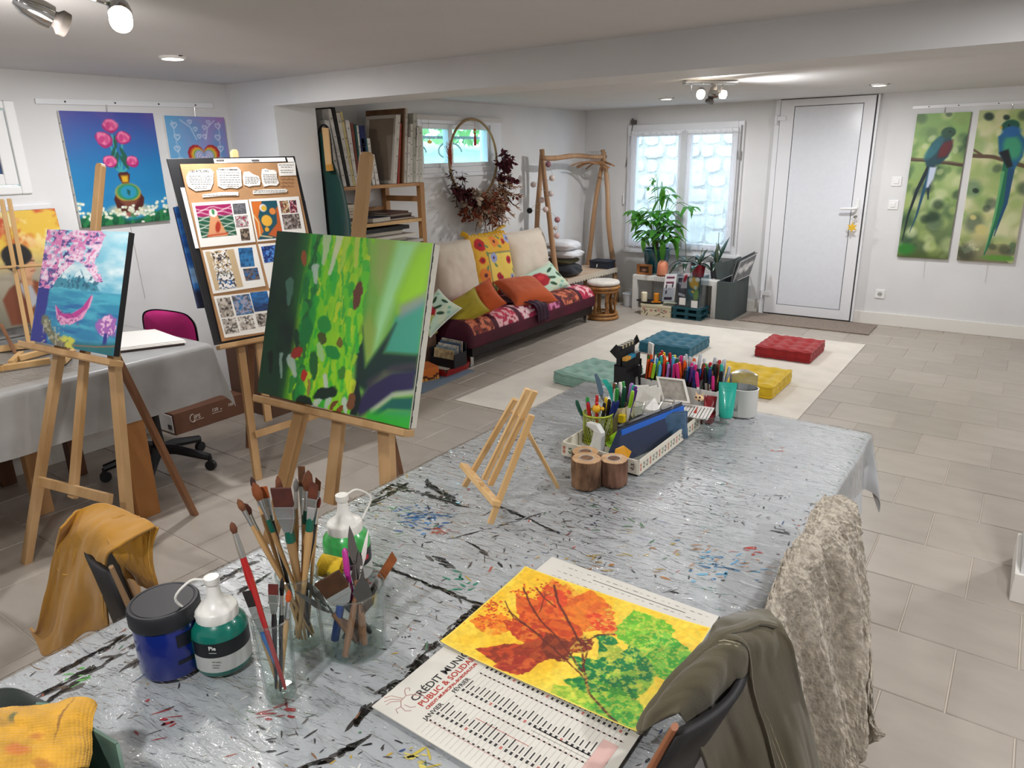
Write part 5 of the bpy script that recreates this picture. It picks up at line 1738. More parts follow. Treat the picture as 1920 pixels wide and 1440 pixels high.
def card(lab, TL, TR, BL, cv, name='card', cat='card', group=None):
	TL, TR, BL = [np.array(p, float) for p in (TL, TR, BL)]
	n = unit(np.cross(BL - TL, TR - TL))
	o = thing(name, lab, cat, tuple(BL), 0, group)
	obj('backing', MB().slab([BL, BL + TR - TL, TR, TL], -n * 0.0015), mat('card_white', '#d9d7d2', 0.6), o)
	psheet('print', cv, TL, TR, BL, vmat('print_gloss'), o, lift=0.0006)
	return o


c = Cv(40, 50, .8, '#2c4a52')
c.ell(.4, .2, .3, .2, '#d6a23a', .2, .5)
c.ell(.3, .55, .25, .1, '#3f7a8c', .4, .4)
c.ell(.55, .6, .15, .2, '#7fa04c', .2, .5)
c.ell(.35, .5, .08, .05, '#d7b33a', .2, .3)
c.ell(.2, .1, .12, .08, '#d9cfc2', 0, .4)
c.ell(.6, .08, .14, .07, '#e0d7cc', 0, .4)
c.ell(.5, .35, .1, .07, '#c9cbb8', 0, .5)
card('colourful bird card in the acrylic display box', (-2.67, 6.7, .42), (-2.53, 6.7, .42), (-2.67, 6.7, .13), c)
c = Cv(30, 40, .75, '#4a4650')
c.ell(.4, .3, .3, .2, '#6c6a76', 0, .6)
c.line([(.1, .6), (.6, .65)], .1, '#d8d6da')
c.line([(.1, .2), (.65, .25)], .08, '#b8b6bc')
card('grey leaflet in the acrylic display box', (-2.77, 6.72, .4), (-2.68, 6.72, .4), (-2.77, 6.72, .13), c)
c = Cv(16, 30, .5, '#c9bcc0')
c.ell(.2, .35, .12, .25, '#b02b3a', .2, .3)
card('narrow card with a red figure standing in the acrylic display box', (-2.71, 6.69 + .012, .45), (-2.64, 6.702, .455), (-2.735, 6.702, .3), c)
for (x, z) in ((-2.735, .14), (-2.61, .122)):
	card('small white square note on the front of the acrylic display, %s' % ('upper left one' if x < -2.7 else 'lower right one'), (x, 6.682, z + .07), (x + .065, 6.682, z + .07), (x, 6.682, z), Cv(6, 6, 1, '#dcdad6'), 'note_card', 'note', 'white notes on the acrylic display')
t = thing('leaflet_stand', 'tall leaflet holder with printed flyers leaning before the low white table', 'leaflet holder', (-2.83, 6.72, .119))
c = Cv(36, 70, .52, '#d5d4d6')
for (y, h, col) in ((.1, .07, '#6a3350'), (.28, .07, '#6a3350'), (.84, .1, '#33333c')):
	c.poly([(.08, y), (.44, y), (.44, y + h), (.08, y + h)], col)
for (x, y) in ((.12, .45), (.4, .42), (.14, .66)):
	c.ell(x, y, .04, .08, '#4a4650', 0, .3)
for k in range(6):
	c.line([(.2, .42 + .03 * k), (.34, .42 + .03 * k)], .008, '#8d8c92')
P_ = [V(-2.895, 6.69, .43), V(-2.775, 6.69, .44), V(-2.905, 6.65, .16)]
n = unit(np.cross(P_[2] - P_[0], P_[1] - P_[0]))
obj('flyer_block', MB().slab([P_[2], P_[2] + P_[1] - P_[0], P_[1], P_[0]], -n * .02), mat('card_white'), t)
psheet('flyer_front', c, *P_, vmat('print_gloss'), t, lift=.001)
obj('clear_pocket', MB().slab([p + n * .004 for p in (P_[2], P_[2] + P_[1] - P_[0], P_[2] * .5 + P_[1] - P_[0] + P_[0] * .5, P_[0] * .5 + P_[2] * .5)], n * .002), ac, t)
obj('foot', MB().box(-2.9, -2.78, 6.655, 6.75, .1185, .16), ac, t)
bn = thing('small_bin', 'small white plastic bin on the floor left of the low white table', 'bin', (-3.44, 7.0, 0))
obj('bin_body', MB().lathe([(.05, 0), (.055, .003), (.066, .13), (.07, .132), (.07, .138), (.06, .138), (.05, .01), (0, .01)], (-3.44, 7.0, 0), 22), mat('bin_white', '#c9ccce', 0.5), bn, smooth=True)
obj('bin_handle', MB().tube([(-3.44 + .066 * math.cos(a), 7.0, .13 + .05 * math.sin(a)) for a in np.linspace(0, PI, 14)], .002, 5), steel, bn, smooth=True)
# ================================================================== PICTURES ON THE WALLS
pnt = vmat('acrylic_paint', 0.45, bump=0.12, bscale=500)


def heart(c, x, y, s, col, w=None, k=1.0):
	pts = []
	for a in np.linspace(0, 2 * PI, 26):
		pts.append((x + s * 0.0625 * 16 * math.sin(a) ** 3 * .5, y - s * 0.0625 * (13 * math.cos(a) - 5 * math.cos(2 * a) - 2 * math.cos(3 * a) - math.cos(4 * a)) * .5))
	if w:
		c.line(pts, w, col, k)
	else:
		c.poly(pts[:-1], col, k)


def canvas(name, lab, TL, TR, BL, cv, depth=0.02, edge='#e6e4e0', group=None, BR=None, cat='painting'):
	TL, TR, BL = [np.array(p, float) for p in (TL, TR, BL)]
	BR = TR + BL - TL if BR is None else np.array(BR, float)
	n = unit(np.cross(BL - TL, TR - TL))
	t = thing(name, lab, cat, tuple((BL + BR) / 2), 0, group)
	obj('stretched_canvas', MB().slab([BL, BR, TR, TL], -n * depth), mat('canvas_edge_' + edge[1:], edge, 0.8, noise=0.1, nscale=20), t, bevel=0.0015)
	psheet('painted_front', cv, TL, TR, BL, pnt, t, BR=BR, lift=0.0012)
	return t


def hang(t, p_rail, p_top, p_low=None):
	obj('hanging_hook', MB().tube([V(*p_rail), V(*p_rail) + V(0, 0, -.012), V(*p_top)], 0.002, 5), steel, t)
	if p_low is not None:
		obj('hanging_wire', MB().cyl(p_top, p_low, 0.0013, n=5), mat('wire_white', '#c9c7c3', 0.5), t)


# tulips in a vase
c = Cv(120, 142, .845, '#1c75ae')
c.mix(np.clip(1 - c.y * 2.2, 0, 1), '#4a4a9c', .95)
c.mix(np.clip((fbm(c.x * 5, c.y * 4, 2) - .4) * 2.2, 0, 1) * np.clip(1 - c.y * 1.8, 0, 1), '#6b559e', .6)
c.mix(np.clip((c.y - .45) * 2, 0, 1) * (fbm(c.x * 4, c.y * 6, 8)), '#3d9fc9', .9)
for (x0, y0, x1, y1) in ((.45, .53, .39, .3), (.44, .53, .42, .2), (.45, .53, .5, .27), (.44, .53, .36, .45), (.46, .53, .56, .45)):
	c.line([(x0, y0), (x1, y1)], .018, '#3f9fa0')
for (x, y, a, rx, ry) in ((.44, .26, 1.7, .06, .016), (.5, .38, 1.2, .08, .02), (.42, .42, 1.9, .08, .02), (.49, .44, 1.1, .07, .02), (.4, .36, 2.0, .06, .015)):
	c.ell(x, y, rx, ry, '#1f5a4c', a, .2)
for (x, y, a, r) in ((.42, .12, 0, .075), (.34, .24, .4, .08), (.52, .225, -.2, .07), (.36, .43, .2, .065), (.565, .435, 0, .06)):
	c.ell(x, y, r, r * .82, '#a5266c', a, .15, warp=.03)
	c.ell(x, y - r * .12, r * .82, r * .62, '#e578a2', a, .25, warp=.04, wsc=18)
	c.ell(x - r * .3, y, r * .3, r * .5, '#c43f7e', a + .4, .4)
	c.ell(x + r * .3, y, r * .24, r * .5, '#cd4f88', a - .4, .4)
c.ell(.46, .875, .19, .06, '#c9bfa0', 0, .6)
body = [(.41, .55), (.43, .53), (.5, .53), (.52, .55), (.51, .6), (.5, .63), (.58, .7), (.62, .77), (.6, .84), (.53, .9), (.53, .935), (.41, .935), (.41, .9), (.35, .85), (.33, .77), (.37, .7), (.44, .64), (.42, .6)]
c.poly(body, '#4d1f1c', warp=.012)
c.poly([(.435, .56), (.5, .56), (.495, .62), (.44, .62)], '#d7ab2a', soft=.02)
c.ell(.475, .715, .12, .085, '#c3a63c', 0, .2)
c.ell(.475, .71, .105, .075, '#2c8a63', 0, .2)
c.ell(.48, .71, .075, .058, '#2a91b4', 0, .2)
c.poly([(.47, .68), (.5, .7), (.485, .75), (.465, .72)], '#1d5c5c')
c.poly([(.38, .79), (.57, .79), (.5, .85), (.49, .89), (.46, .89), (.45, .85)], '#7a4636', soft=.02)
c.poly([(.41, .895), (.53, .895), (.53, .935), (.41, .935)], '#9a5a50')
c.mix(np.clip((c.y - .9 + .04 * np.sin(c.x * 9)) * 30, 0, 1) * (1 - np.clip(8 * (.1 - abs(c.x - .47)), 0, 1)), '#17603f')
c.mix(np.clip((c.y - .95) * 20, 0, 1), '#0f4a2c')
c.mix((fbm(c.x * 30, c.y * 12, 4) > .55) * (c.y > .9), '#2f8a4e', .7)
for k in range(95):
	x = R_.uniform(0, .84)
	y = .9 + R_.gauss(0, .028) - (.05 if x < .1 or x > .72 else 0) * R_.random() * 2
	c.ell(x, y, .016, .013, R_.choice(['#dfe3cf', '#cfd8b8', '#e7e9dd']), 0, .4)
T_ = atx(111, 208, XL + .02), atx(287, 213, XL + .02), atx(153, 425, XL + .02)
tl = canvas('tulip_painting', 'painting of pink tulips in a brown vase on blue, hung on the left wall', (XL + .022, 1.885, 1.845), (XL + .022, 2.39, 1.848), (XL + .026, 1.885, 1.25), c)
hang(tl, (XL + .014, 2.14, 1.885), (XL + .01, 2.14, 1.848), (XL + .008, 2.17, .82))
for k in range(6):
	obj('staple', MB().box(XL + .008, XL + .012, 1.8835, 1.8855, 1.78 - .09 * k, 1.787 - .09 * k), darkgap, tl)

c = Cv(84, 110, .76, '#6aa3cf')
c.mix(np.clip(c.x * 1.6 - c.y * .3 - .1, 0, 1), '#a576b4', .9)
c.mix(np.clip((fbm(c.x * 3, c.y * 3, 5) - .45) * 4, 0, 1), '#3f9cc9', .6)
c.mix(np.clip((c.y - .75) * 3, 0, 1), '#8f6ab0', .7)
for (s, col) in ((.42, '#a3202a'), (.36, '#d06a2a'), (.32, '#d9b13a'), (.28, '#6a9a4a'), (.25, '#c9c0d6')):
	heart(c, .43, .47, s, col)
for s in (.22, .16, .1):
	heart(c, .43, .47, s, '#7f96c6', .012)
for k in range(7):
	heart(c, .1 + .02 * (k % 2), .1 + .13 * k, .07, '#d5dceb', .009)
	heart(c, .66 - .02 * (k % 2), .1 + .13 * k, .07, '#d5dceb', .009)
for (x, y) in ((.3, .06), (.36, .14), (.48, .12), (.54, .06), (.4, .22), (.47, .22)):
	heart(c, x, y, .05, '#d5dceb', .008)
c.line([(.08, .05), (.12, .5), (.1, .95)], .006, '#c9d3ea')
c.line([(.68, .05), (.64, .5), (.66, .95)], .006, '#c9d3ea')
c.line([(.18, .04), (.3, .12), (.36, .26)], .008, '#d5dceb')
c.line([(.62, .04), (.52, .12), (.48, .26)], .008, '#d5dceb')
hp_ = canvas('heart_painting', 'painting of a rainbow-edged heart on blue and violet, hung in the wall corner', (XL + .022, 2.455, 1.838), (XL + .022, 2.845, 1.838), (XL + .022, 2.455, 1.33), c)
hang(hp_, (XL + .014, 2.66, 1.89), (XL + .01, 2.66, 1.84))

# two quetzal paintings
def bokeh(c, cols, n, seed):
	rr = random.Random(seed)
	for k in range(n):
		x, y = rr.uniform(-.02, .36), rr.uniform(0, 1)
		r = rr.uniform(.02, .06)
		c.ell(x, y, r, r * rr.uniform(.7, 1.2), rr.choice(cols), rr.uniform(0, 3), .7, .6)


c = Cv(90, 260, .335, '#8fa468')
c.mix(np.clip(1 - c.y * 1.5, 0, 1), '#7da25a')
c.mix(np.clip((c.y - .55) * 2, 0, 1), '#3f5236')
bokeh(c, ['#b9c48a', '#a5b66e', '#5d7c4c', '#c9cfa0', '#3c5a3c', '#8aa05c', '#6f8f52'], 90, 3)
bokeh(c, ['#2f4a3a', '#22382c', '#c9d0a6', '#9db07a'], 16, 5)
for (x, y, r) in ((.13, .5, .04), (.09, .6, .05), (.2, .7, .04), (.15, .72, .03), (.22, .62, .035)):
	c.ell(x, y, r, r, '#1f3326' if x > .12 else '#b9bf90', 0, .8, .7)
c.mix(np.clip((c.y - .93) * 14, 0, 1), '#4a5a22', .7)
c.ell(.05, .94, .06, .04, '#2f7a2f', 0, .8)
c.line([(0, .305), (.12, .318), (.335, .345)], .024, '#4a3c2e', warp=.01)
c.line([(0, .30), (.12, .312), (.335, .338)], .006, '#8a7a5c', k=.7)
c.line([(.13, .34), (.07, .52), (.035, .7), (.02, .88)], .03, '#15262c', taper=.006)
c.line([(.14, .36), (.11, .55), (.09, .7), (.06, .82)], .028, '#1d4a63', taper=.004)
c.line([(.15, .36), (.14, .5), (.15, .58)], .03, '#1a2a3c', taper=.008)
c.poly([(.13, .36), (.175, .36), (.165, .44), (.14, .5), (.125, .5)], '#b9c4d6', soft=.012)
c.poly([(.09, .3), (.12, .2), (.17, .15), (.235, .155), (.255, .22), (.235, .29), (.19, .34), (.11, .36)], '#173f4a', soft=.012)
c.poly([(.175, .2), (.25, .18), (.25, .24), (.225, .29), (.17, .3)], '#5c1c22', soft=.02)
c.ell(.13, .25, .03, .07, '#2a6f7a', .6, .5, .8)
c.ell(.16, .2, .03, .05, '#1f5f6a', .5, .5, .8)
c.ell(.215, .13, .045, .036, '#1d4a34', 0, .25)
c.poly([(.245, .13), (.262, .14), (.245, .15)], '#3a3626')
c.ell(.225, .125, .008, .006, '#0a0d0c', 0, .3)
q1 = canvas('bird_painting', 'tall painting of a resplendent green bird with red belly, nearer the door', (-.955, YB - .02, 1.851), (-.56, YB - .02, 1.851), (-.955, YB - .024, .642), c, .03, '#55613c', 'pair of tall bird paintings')
c = Cv(90, 260, .335, '#a9b27c')
bokeh(c, ['#c9cfa0', '#b9c084', '#d0c9a0', '#8fa860', '#c4bd84', '#7a9a58', '#dcd6b4'], 90, 8)
bokeh(c, ['#39493c', '#2c3c34', '#c9c29a', '#3f6a4a'], 12, 9)
c.mix(np.clip((c.y - .8) * 4, 0, 1) * (fbm(c.x * 12, c.y * 12, 4) > .45), '#3a2f28', .7)
c.ell(.25, .97, .1, .02, '#5f8f3a', 0, .7)
for (x, y, r) in ((.06, .04, .03), (.16, .05, .02), (.05, .52, .02), (.12, .78, .04), (.06, .7, .02)):
	c.ell(x, y, r, r * .8, '#27392f' if y < .6 else '#c0b878', .5, .6)
c.line([(0, .29), (.12, .3), (.335, .37)], .026, '#5d4a38', warp=.012)
c.line([(0, .25), (.06, .29)], .014, '#5d4a38')
c.line([(.22, .33), (.21, .55), (.19, .75), (.16, .95)], .075, '#1f6a4c', taper=.008, warp=.01)
c.line([(.235, .35), (.235, .6), (.2, .82)], .04, '#1c4a6c', taper=.006)
c.line([(.19, .4), (.185, .7), (.16, .93)], .02, '#6fae6c', taper=.004, k=.8)
c.poly([(.13, .17), (.17, .13), (.24, .14), (.29, .2), (.285, .3), (.25, .38), (.2, .35), (.15, .28)], '#1c5d84', soft=.012)
c.ell(.22, .24, .05, .08, '#3f9a6c', -.3, .5, .9)
c.poly([(.15, .27), (.2, .25), (.24, .36), (.21, .37)], '#121a1e', soft=.012)
c.ell(.19, .105, .05, .04, '#1a5240', 0, .25)
c.ell(.2, .14, .05, .035, '#205f96', 0, .5)
c.poly([(.145, .105), (.125, .11), (.145, .122)], '#c9a030')
c.ell(.18, .1, .007, .006, '#0a0d0c', 0, .3)
q2 = canvas('bird_painting', 'tall painting of a blue-green bird with a very long tail, at the right edge', (-.505, YB - .02, 1.857), (-.098, YB - .02, 1.857), (-.49, YB - .024, .64), c, .03, '#c9bb95', 'pair of tall bird paintings')
for t, x in ((q1, -.755), (q2, -.285)):
	hang(t, (x, YB - .014, 1.9), (x, YB - .008, 1.855), (x + .03, YB - .006, .46))

# young monk painting leaning on the left wall
c = Cv(110, 100, 1.15, '#9b927f')
c.mix(np.clip(1 - (c.y - .3) * 4, 0, 1), '#d9b23c')
n_ = fbm(c.x * 6, c.y * 7, 3)
c.mix(np.clip((n_ - .5) * 8, 0, 1) * np.clip(1.6 - c.y * 3.6, 0, 1), '#c04a22')
c.mix(np.clip((fbm(c.x * 7 + 4, c.y * 7, 6) - .55) * 9, 0, 1) * np.clip(1.7 - c.y * 3.6, 0, 1), '#e7d69a')
c.mix(np.clip((c.y - .6) * 2.2, 0, 1), '#5c584a', .8)
mx_ = c.x
c.x = c.x + .15
c.poly([(.74, .98), (.73, .75), (.8, .66), (.9, .6), (1.0, .62), (1.12, .7), (1.12, 1)], '#6e3a22', soft=.02)
c.poly([(.86, .62), (.98, .63), (1.0, .8), (.92, .86)], '#a3a3a6', soft=.02)
c.poly([(.96, .62), (1.05, .66), (1.05, .85), (.99, .8)], '#7a3f24', soft=.02)
c.poly([(.9, .52), (.99, .52), (.98, .66), (.9, .65)], '#b58563', soft=.02)
c.ell(.95, .46, .09, .12, '#c1926d', 0, .2)
c.ell(.92, .38, .115, .1, '#14120f', 0, .15, warp=.02)
c.poly([(.81, .38), (.9, .38), (.86, .52), (.82, .48)], '#14120f', soft=.01)
c.line([(.99, .44), (1.03, .445)], .012, '#3c2a20')
c.line([(1.02, .53), (.99, .535)], .01, '#8a4a3c')
c.poly([(.95, .86), (1.12, .92), (1.12, 1), (.93, .95)], '#4a2d1e', soft=.02)
c.x = mx_
canvas('monk_painting', 'canvas of a dark-haired child in brown robe under orange foliage, leaning on the wall', (XL + .03, 1.06, 1.36), (XL + .035, 1.765, 1.362), (XL + .11, 1.06, .80), c, .02, '#8a744e')

# ================================================================== EASELS
def foot_px(p1, p2, p0, n):
	"""floor point of a leg that runs through two pixels in the plane of the easel"""
	best = None
	for t in np.linspace(0, 5, 600):
		q = atp(p1[0] + (p2[0] - p1[0]) * t, p1[1] + (p2[1] - p1[1]) * t, p0, n)
		if best is None or abs(q[2]) < abs(best[2]):
			best = q
	return best


ew = wood('easel_wood', '#c29d70', '#a27c4e', 10)
ewd = wood('easel_wood_dark', '#8d6344', '#70492e', 10)


def easel(lab, p0, n, s, up, ledge, legs, mast, rear, cross, w=0.038, mat_=None, ledge_w=0.05):
	"""studio easel: two splayed front legs, a central mast, one hinged rear leg, a picture ledge and a crossbar"""
	p0, n, s, up = V(*p0), unit(n), unit(s), unit(up)
	m = mat_ or ew
	pb = p0 - n * 0.039
	t = thing('studio_easel', lab, 'easel', (p0[0], p0[1], 0), 0)
	top = atp(*mast[0], pb, n)
	mlow = atp(*mast[1], pb, n)
	ax = unit(top - mlow)
	obj('mast', MB().slab([mlow - s * w / 2, mlow + s * w / 2, top + s * w / 2 - ax * .012, top + s * w / 2 * .6, top - s * w / 2 * .6, top - s * w / 2 - ax * .012], -n * 0.022), m, t, bevel=0.003)
	feet = []
	for (a, b, fl) in legs:
		A = atp(*a, pb, n)
		f = V(*fl) if fl is not None else foot_px(a, b, pb, n)
		d = unit(A - f)
		# legs run on behind the picture towards the mast head
		L = np.linalg.norm(A - f)
		e_ = A + d * (0.42 if fl is None or lab.find('middle') > 0 else 0.05)
		u_ = unit(np.cross(d, n))
		q = [f - u_ * w / 2, f + u_ * w / 2, e_ + u_ * w / 2, e_ - u_ * w / 2]
		obj('front_leg', MB().slab(q, -n * 0.03), m, t, bevel=0.002)
		feet.append((f, e_, A))
	A, f = V(*rear[0]), V(*rear[1])
	obj('rear_leg', MB().bar(f, A, w, 0.022, n), ewd, t, bevel=0.002)
	a, b = atp(*ledge[0], p0, n), atp(*ledge[1], p0, n)
	c_ = (a + b) / 2 + n * 0.004 - up * 0.012
	d = unit(b - a)
	obj('ledge', MB().obox(c_, d, np.cross(d, n), n, np.linalg.norm(b - a) / 2, 0.011, ledge_w / 2), m, t, bevel=0.002)
	obj('ledge_lip', MB().obox(c_ + n * ledge_w / 2 + up * 0.004, d, np.cross(d, n), n, np.linalg.norm(b - a) / 2, 0.011, 0.004), m, t, bevel=0.002)
	if cross:
		a, b = atp(*cross[0], pb + n * .004, n), atp(*cross[1], pb + n * .004, n)
		d = unit(b - a)
		obj('crossbar', MB().obox((a + b) / 2, d, np.cross(n, d), n, np.linalg.norm(b - a) / 2, 0.018, 0.009), m, t, bevel=0.002)
	return t


# easel 1 with the blossom lake canvas
E1p, E1s, E1u = V(-3.099, 1.127, .929), V(.994, .108, 0), V(-.036, .33, .943)
E1n = np.cross(E1s, E1u)
fl = atz(42, 1058, 0)
rf = atz(365, 965, 0)
L_, Rr_ = atp(105, 657, E1p - E1n * .035, E1n), atp(207, 674, E1p - E1n * .035, E1n)
dl = fl - L_
a_ = np.dot(dl, E1s)
fr = Rr_ + dl - 2 * a_ * E1s * 0.85
fr[2] = 0.0
easel('wooden studio easel at the left carrying the pink blossom lake canvas', E1p, E1n, E1s, E1u, ((50, 641), (222, 676)), (((105, 657), None, fl), ((207, 674), None, fr)), ((184, 305), (131, 934)),
	  (atp(158, 548, E1p - E1n * .07, E1n), rf), ((73, 902), (208, 936)))
c = Cv(150, 180, .87, '#5aa9c6')
c.mix(np.clip(1 - c.y * 1.6, 0, 1), '#8fcbe0')
c.mix(np.clip((fbm(c.x * 4, c.y * 9, 4) - .42) * 3, 0, 1) * (c.y < .5), '#dbe9ee')
c.mix(np.clip((c.y - .5) * 60, 0, 1), '#2d85ab')
c.mix(np.clip((fbm(c.x * 5, c.y * 26, 6) - .45) * 4, 0, 1) * (c.y > .5), '#4fb0c4', .8)
c.mix(np.clip((fbm(c.x * 5 + 5, c.y * 22, 7) - .5) * 4, 0, 1) * (c.y > .62), '#1f5a9c', .8)
c.mix(np.clip((c.y - .78) * 4, 0, 1), '#1d5f94', .7)
for (x0, x1, h) in ((.14, .36, .14), (.28, .56, .17), (.46, .66, .12)):
	c.poly([(x0, .5), ((x0 + x1) / 2, .5 - h), (x1, .5)], '#3f8aa2', warp=.03, wsc=20)
	c.poly([((x0 + x1) / 2 - .05, .5 - h * .6), ((x0 + x1) / 2, .5 - h), ((x0 + x1) / 2 + .05, .5 - h * .6)], '#d5e8f0', warp=.03, wsc=30)
c.mix((fbm(c.x * 40, c.y * 30, 3) > .58) * (c.y > .38) * (c.y < .5) * (c.x > .16) * (c.x < .64), '#1f4f6c', .7)
# tree and blossom arch
c.poly([(0, .45), (.1, .4), (.13, .55), (.12, .8), (.17, .93), (.19, 1), (0, 1)], '#2b2f86', soft=.015, warp=.02)
c.line([(.06, .5), (.16, .3), (.35, .12), (.6, .06)], .03, '#2a2a6c', taper=.01)
arch = np.clip((.62 - np.sqrt(((c.x - .42) / 1.0) ** 2 + ((c.y - .62) / 1.0) ** 2)) * -1, -1, 1)
dd = np.sqrt((c.x - .4) ** 2 + ((c.y - .52) * 1.05) ** 2)
blm = (dd > .24 + .02 * np.sin(c.x * 20)) & (c.y < .52) & (c.x < .56 + .22 * (fbm(c.x * 9, c.y * 12, 31) - .25)) & ((c.y < .42) | (c.x < .2) | (c.x > .55) & (c.y < .38))
nb = fbm(c.x * 26, c.y * 26, 11, 3)
nb2 = fbm(c.x * 18 + 7, c.y * 30, 12, 3)
c.mix(blm * np.clip((nb - .36) * 8, 0, 1), '#dba6cc')
c.mix(blm * (nb2 > .54), '#ecd3e6')
c.mix(blm * (nb2 < .37), '#4d3f84', .85)
c.mix(blm * (fbm(c.x * 34, c.y * 34, 15) > .6), '#d67fb4')
# petal boat
c.poly([(.22, .655), (.3, .72), (.4, .715), (.5, .65), (.585, .53), (.6, .54), (.58, .64), (.52, .74), (.42, .8), (.3, .82), (.245, .76)], '#dc9ac0', soft=.01, warp=.02, wsc=30)
c.poly([(.22, .655), (.3, .72), (.4, .715), (.5, .65), (.585, .525), (.555, .65), (.46, .735), (.36, .76), (.26, .73)], '#b3398c', soft=.008)
c.mix((fbm(c.x * 50, c.y * 60, 21) > .6) * (c.y > .7) * (c.y < .8) * (c.x > .25) * (c.x < .5), '#7a2f74', .6)
c.ell(.77, .77, .1, .085, '#9d5fae', 0, .3, warp=.08, wsc=24)
c.mix((fbm(c.x * 50, c.y * 50, 23) > .55) * (np.sqrt((c.x - .77) ** 2 + (c.y - .77) ** 2) < .09), '#e2b6d6')
c.poly([(.755, .83), (.785, .83), (.79, .93), (.82, .95), (.72, .95), (.75, .92)], '#2b2f86')
c.poly([(.3, 1), (.45, .95), (.7, .93), (.87, .9), (.87, 1)], '#1f6a6c', soft=.04)
c.line([(.13, .8), (.25, .95), (.4, .97)], .08, '#6a6a56', warp=.05, wsc=20, soft=.02)
c.mix((fbm(c.x * 40, c.y * 40, 25) > .6) * (c.x < .35) * (c.y > .78) * (c.x > .12), '#b9b49a', .7)
c.line([(.3, .98), (.5, .97), (.7, .95), (.87, .92)], .014, '#7a6a5c')
for (x, y) in ((.44, .94), (.42, .99), (.36, .93)):
	c.ell(x, y, .045, .03, '#c2c24e', 0, .5, warp=.06, wsc=30)
P_ = [atp(u, v, E1p, E1n) for u, v in ((89.3, 430), (242.3, 435), (57.3, 638.3), (213.3, 668.3))]
canvas('blossom_lake_painting', 'canvas of a lake with pink blossom arch and petal boat on the left easel', P_[0], P_[1], P_[2], c, .022, '#16161a', None, P_[3])

# easel 2 with the large green abstract
E2p, E2s, E2u = V(-2.245, 1.513, .763), V(.999, .033, 0), V(-.01, .286, .958)
E2n = np.cross(E2s, E2u)
f2l = foot_px((562, 770), (528, 905), E2p - E2n * .035, E2n)
f2r = foot_px((718, 806), (722, 905), E2p - E2n * .035, E2n)
easel('wooden studio easel in the middle carrying the large green abstract canvas', E2p, E2n, E2s, E2u, ((488, 741), (770, 806)), (((560, 770), None, f2l), ((718, 806), None, f2r)), ((684, 284), (615, 945)),
	  (atp(690, 640, E2p - E2n * .07, E2n), atz(760, 935, 0)), None, 0.052, None, .05)
c = Cv(250, 270, 1.22, '#2fae2a')
X, Y_ = c.x, c.y
c.mix(np.clip((.42 - X) * 4, 0, 1), '#0f3a24')
c.mix(np.clip((fbm(X * 3, Y_ * 3, 2) - .45) * 4, 0, 1) * (X < .3), '#0b2420', .9)
band = np.clip(1 - abs(X - .5 + .06 * Y_) / .22, 0, 1)
c.mix(np.clip(band * 1.8, 0, 1), '#6fd41a')
c.mix(np.clip(band * 2, 0, 1) * np.clip((fbm(X * 7, Y_ * 2.4, 5) - .42) * 5, 0, 1), '#b4e01c', .95)
c.mix(np.clip(band * 2, 0, 1) * np.clip((fbm(X * 9, Y_ * 2, 7) - .5) * 7, 0, 1) * (Y_ < .6), '#e4e81e', .9)
right = np.clip((X - .72 - .04 * np.sin(Y_ * 5)) * 14, 0, 1)
c.mix(right, '#6fae42')
c.mix(right * np.clip(1 - Y_ * 2.2, 0, 1), '#93c455')
c.poly([(.98, 0), (1.12, 0), (1.02, .3), (.93, .6), (.88, .66), (.9, .4)], '#9fdc9a', soft=.06)
c.poly([(1.12, .05), (1.22, 0), (1.22, .3), (1.05, .38), (1.02, .3)], '#93d222', soft=.07)
c.poly([(.84, .0), (.95, 0), (.9, .3), (.84, .2)], '#a3b06a', soft=.06, k=.7)
c.poly([(.8, .5), (.84, .4), (.9, .5), (.9, .64), (.86, .7)], '#8fae4a', soft=.05)
c.poly([(1.03, .42), (1.22, .3), (1.22, .6), (.98, .62)], '#3f9e86', soft=.03)
c.poly([(1.05, .35), (1.22, .26), (1.22, .33), (1.06, .42)], '#8b97a0', soft=.04, k=.8)
c.poly([(.77, .45), (.8, .5), (.86, .72), (1.04, .45), (.98, .62), (1.22, .6), (1.22, .7), (1.0, .72), (.88, .85), (.8, .82), (.78, .6)], '#0d2f2a', soft=.03)
c.poly([(.82, .95), (.9, .82), (1.05, .72), (1.22, .68), (1.22, .8), (1.1, .82), (.95, .94), (.86, 1)], '#2a2550', soft=.03)
c.line([(.9, .8), (1.05, .7), (1.2, .66)], .04, '#4a3a4c', soft=.03, k=.7)
c.line([(.95, .95), (1.08, .84), (1.22, .8)], .03, '#b9c4b0', soft=.02, k=.8)
c.poly([(.94, .98), (1.08, .86), (1.22, .83), (1.22, .9), (1.06, .92), (.96, 1)], '#17635a', soft=.02)
c.poly([(.98, 1), (1.06, .93), (1.22, .9), (1.22, 1)], '#3f9a72', soft=.03)
c.poly([(.92, .97), (1.22, .985), (1.22, 1.01), (.92, 1.01)], '#2fae3a', soft=.02)
c.mix(np.clip((X - .9) * 20, 0, 1) * np.clip((Y_ - .9 - .1 * (1.22 - X)) * 20, 0, 1) * 1.0, '#2fb534', .8)
c.poly([(.76, .86), (.82, .8), (.86, .9), (.84, 1), (.79, 1)], '#0b1f1e', soft=.015)
rr = random.Random(4)
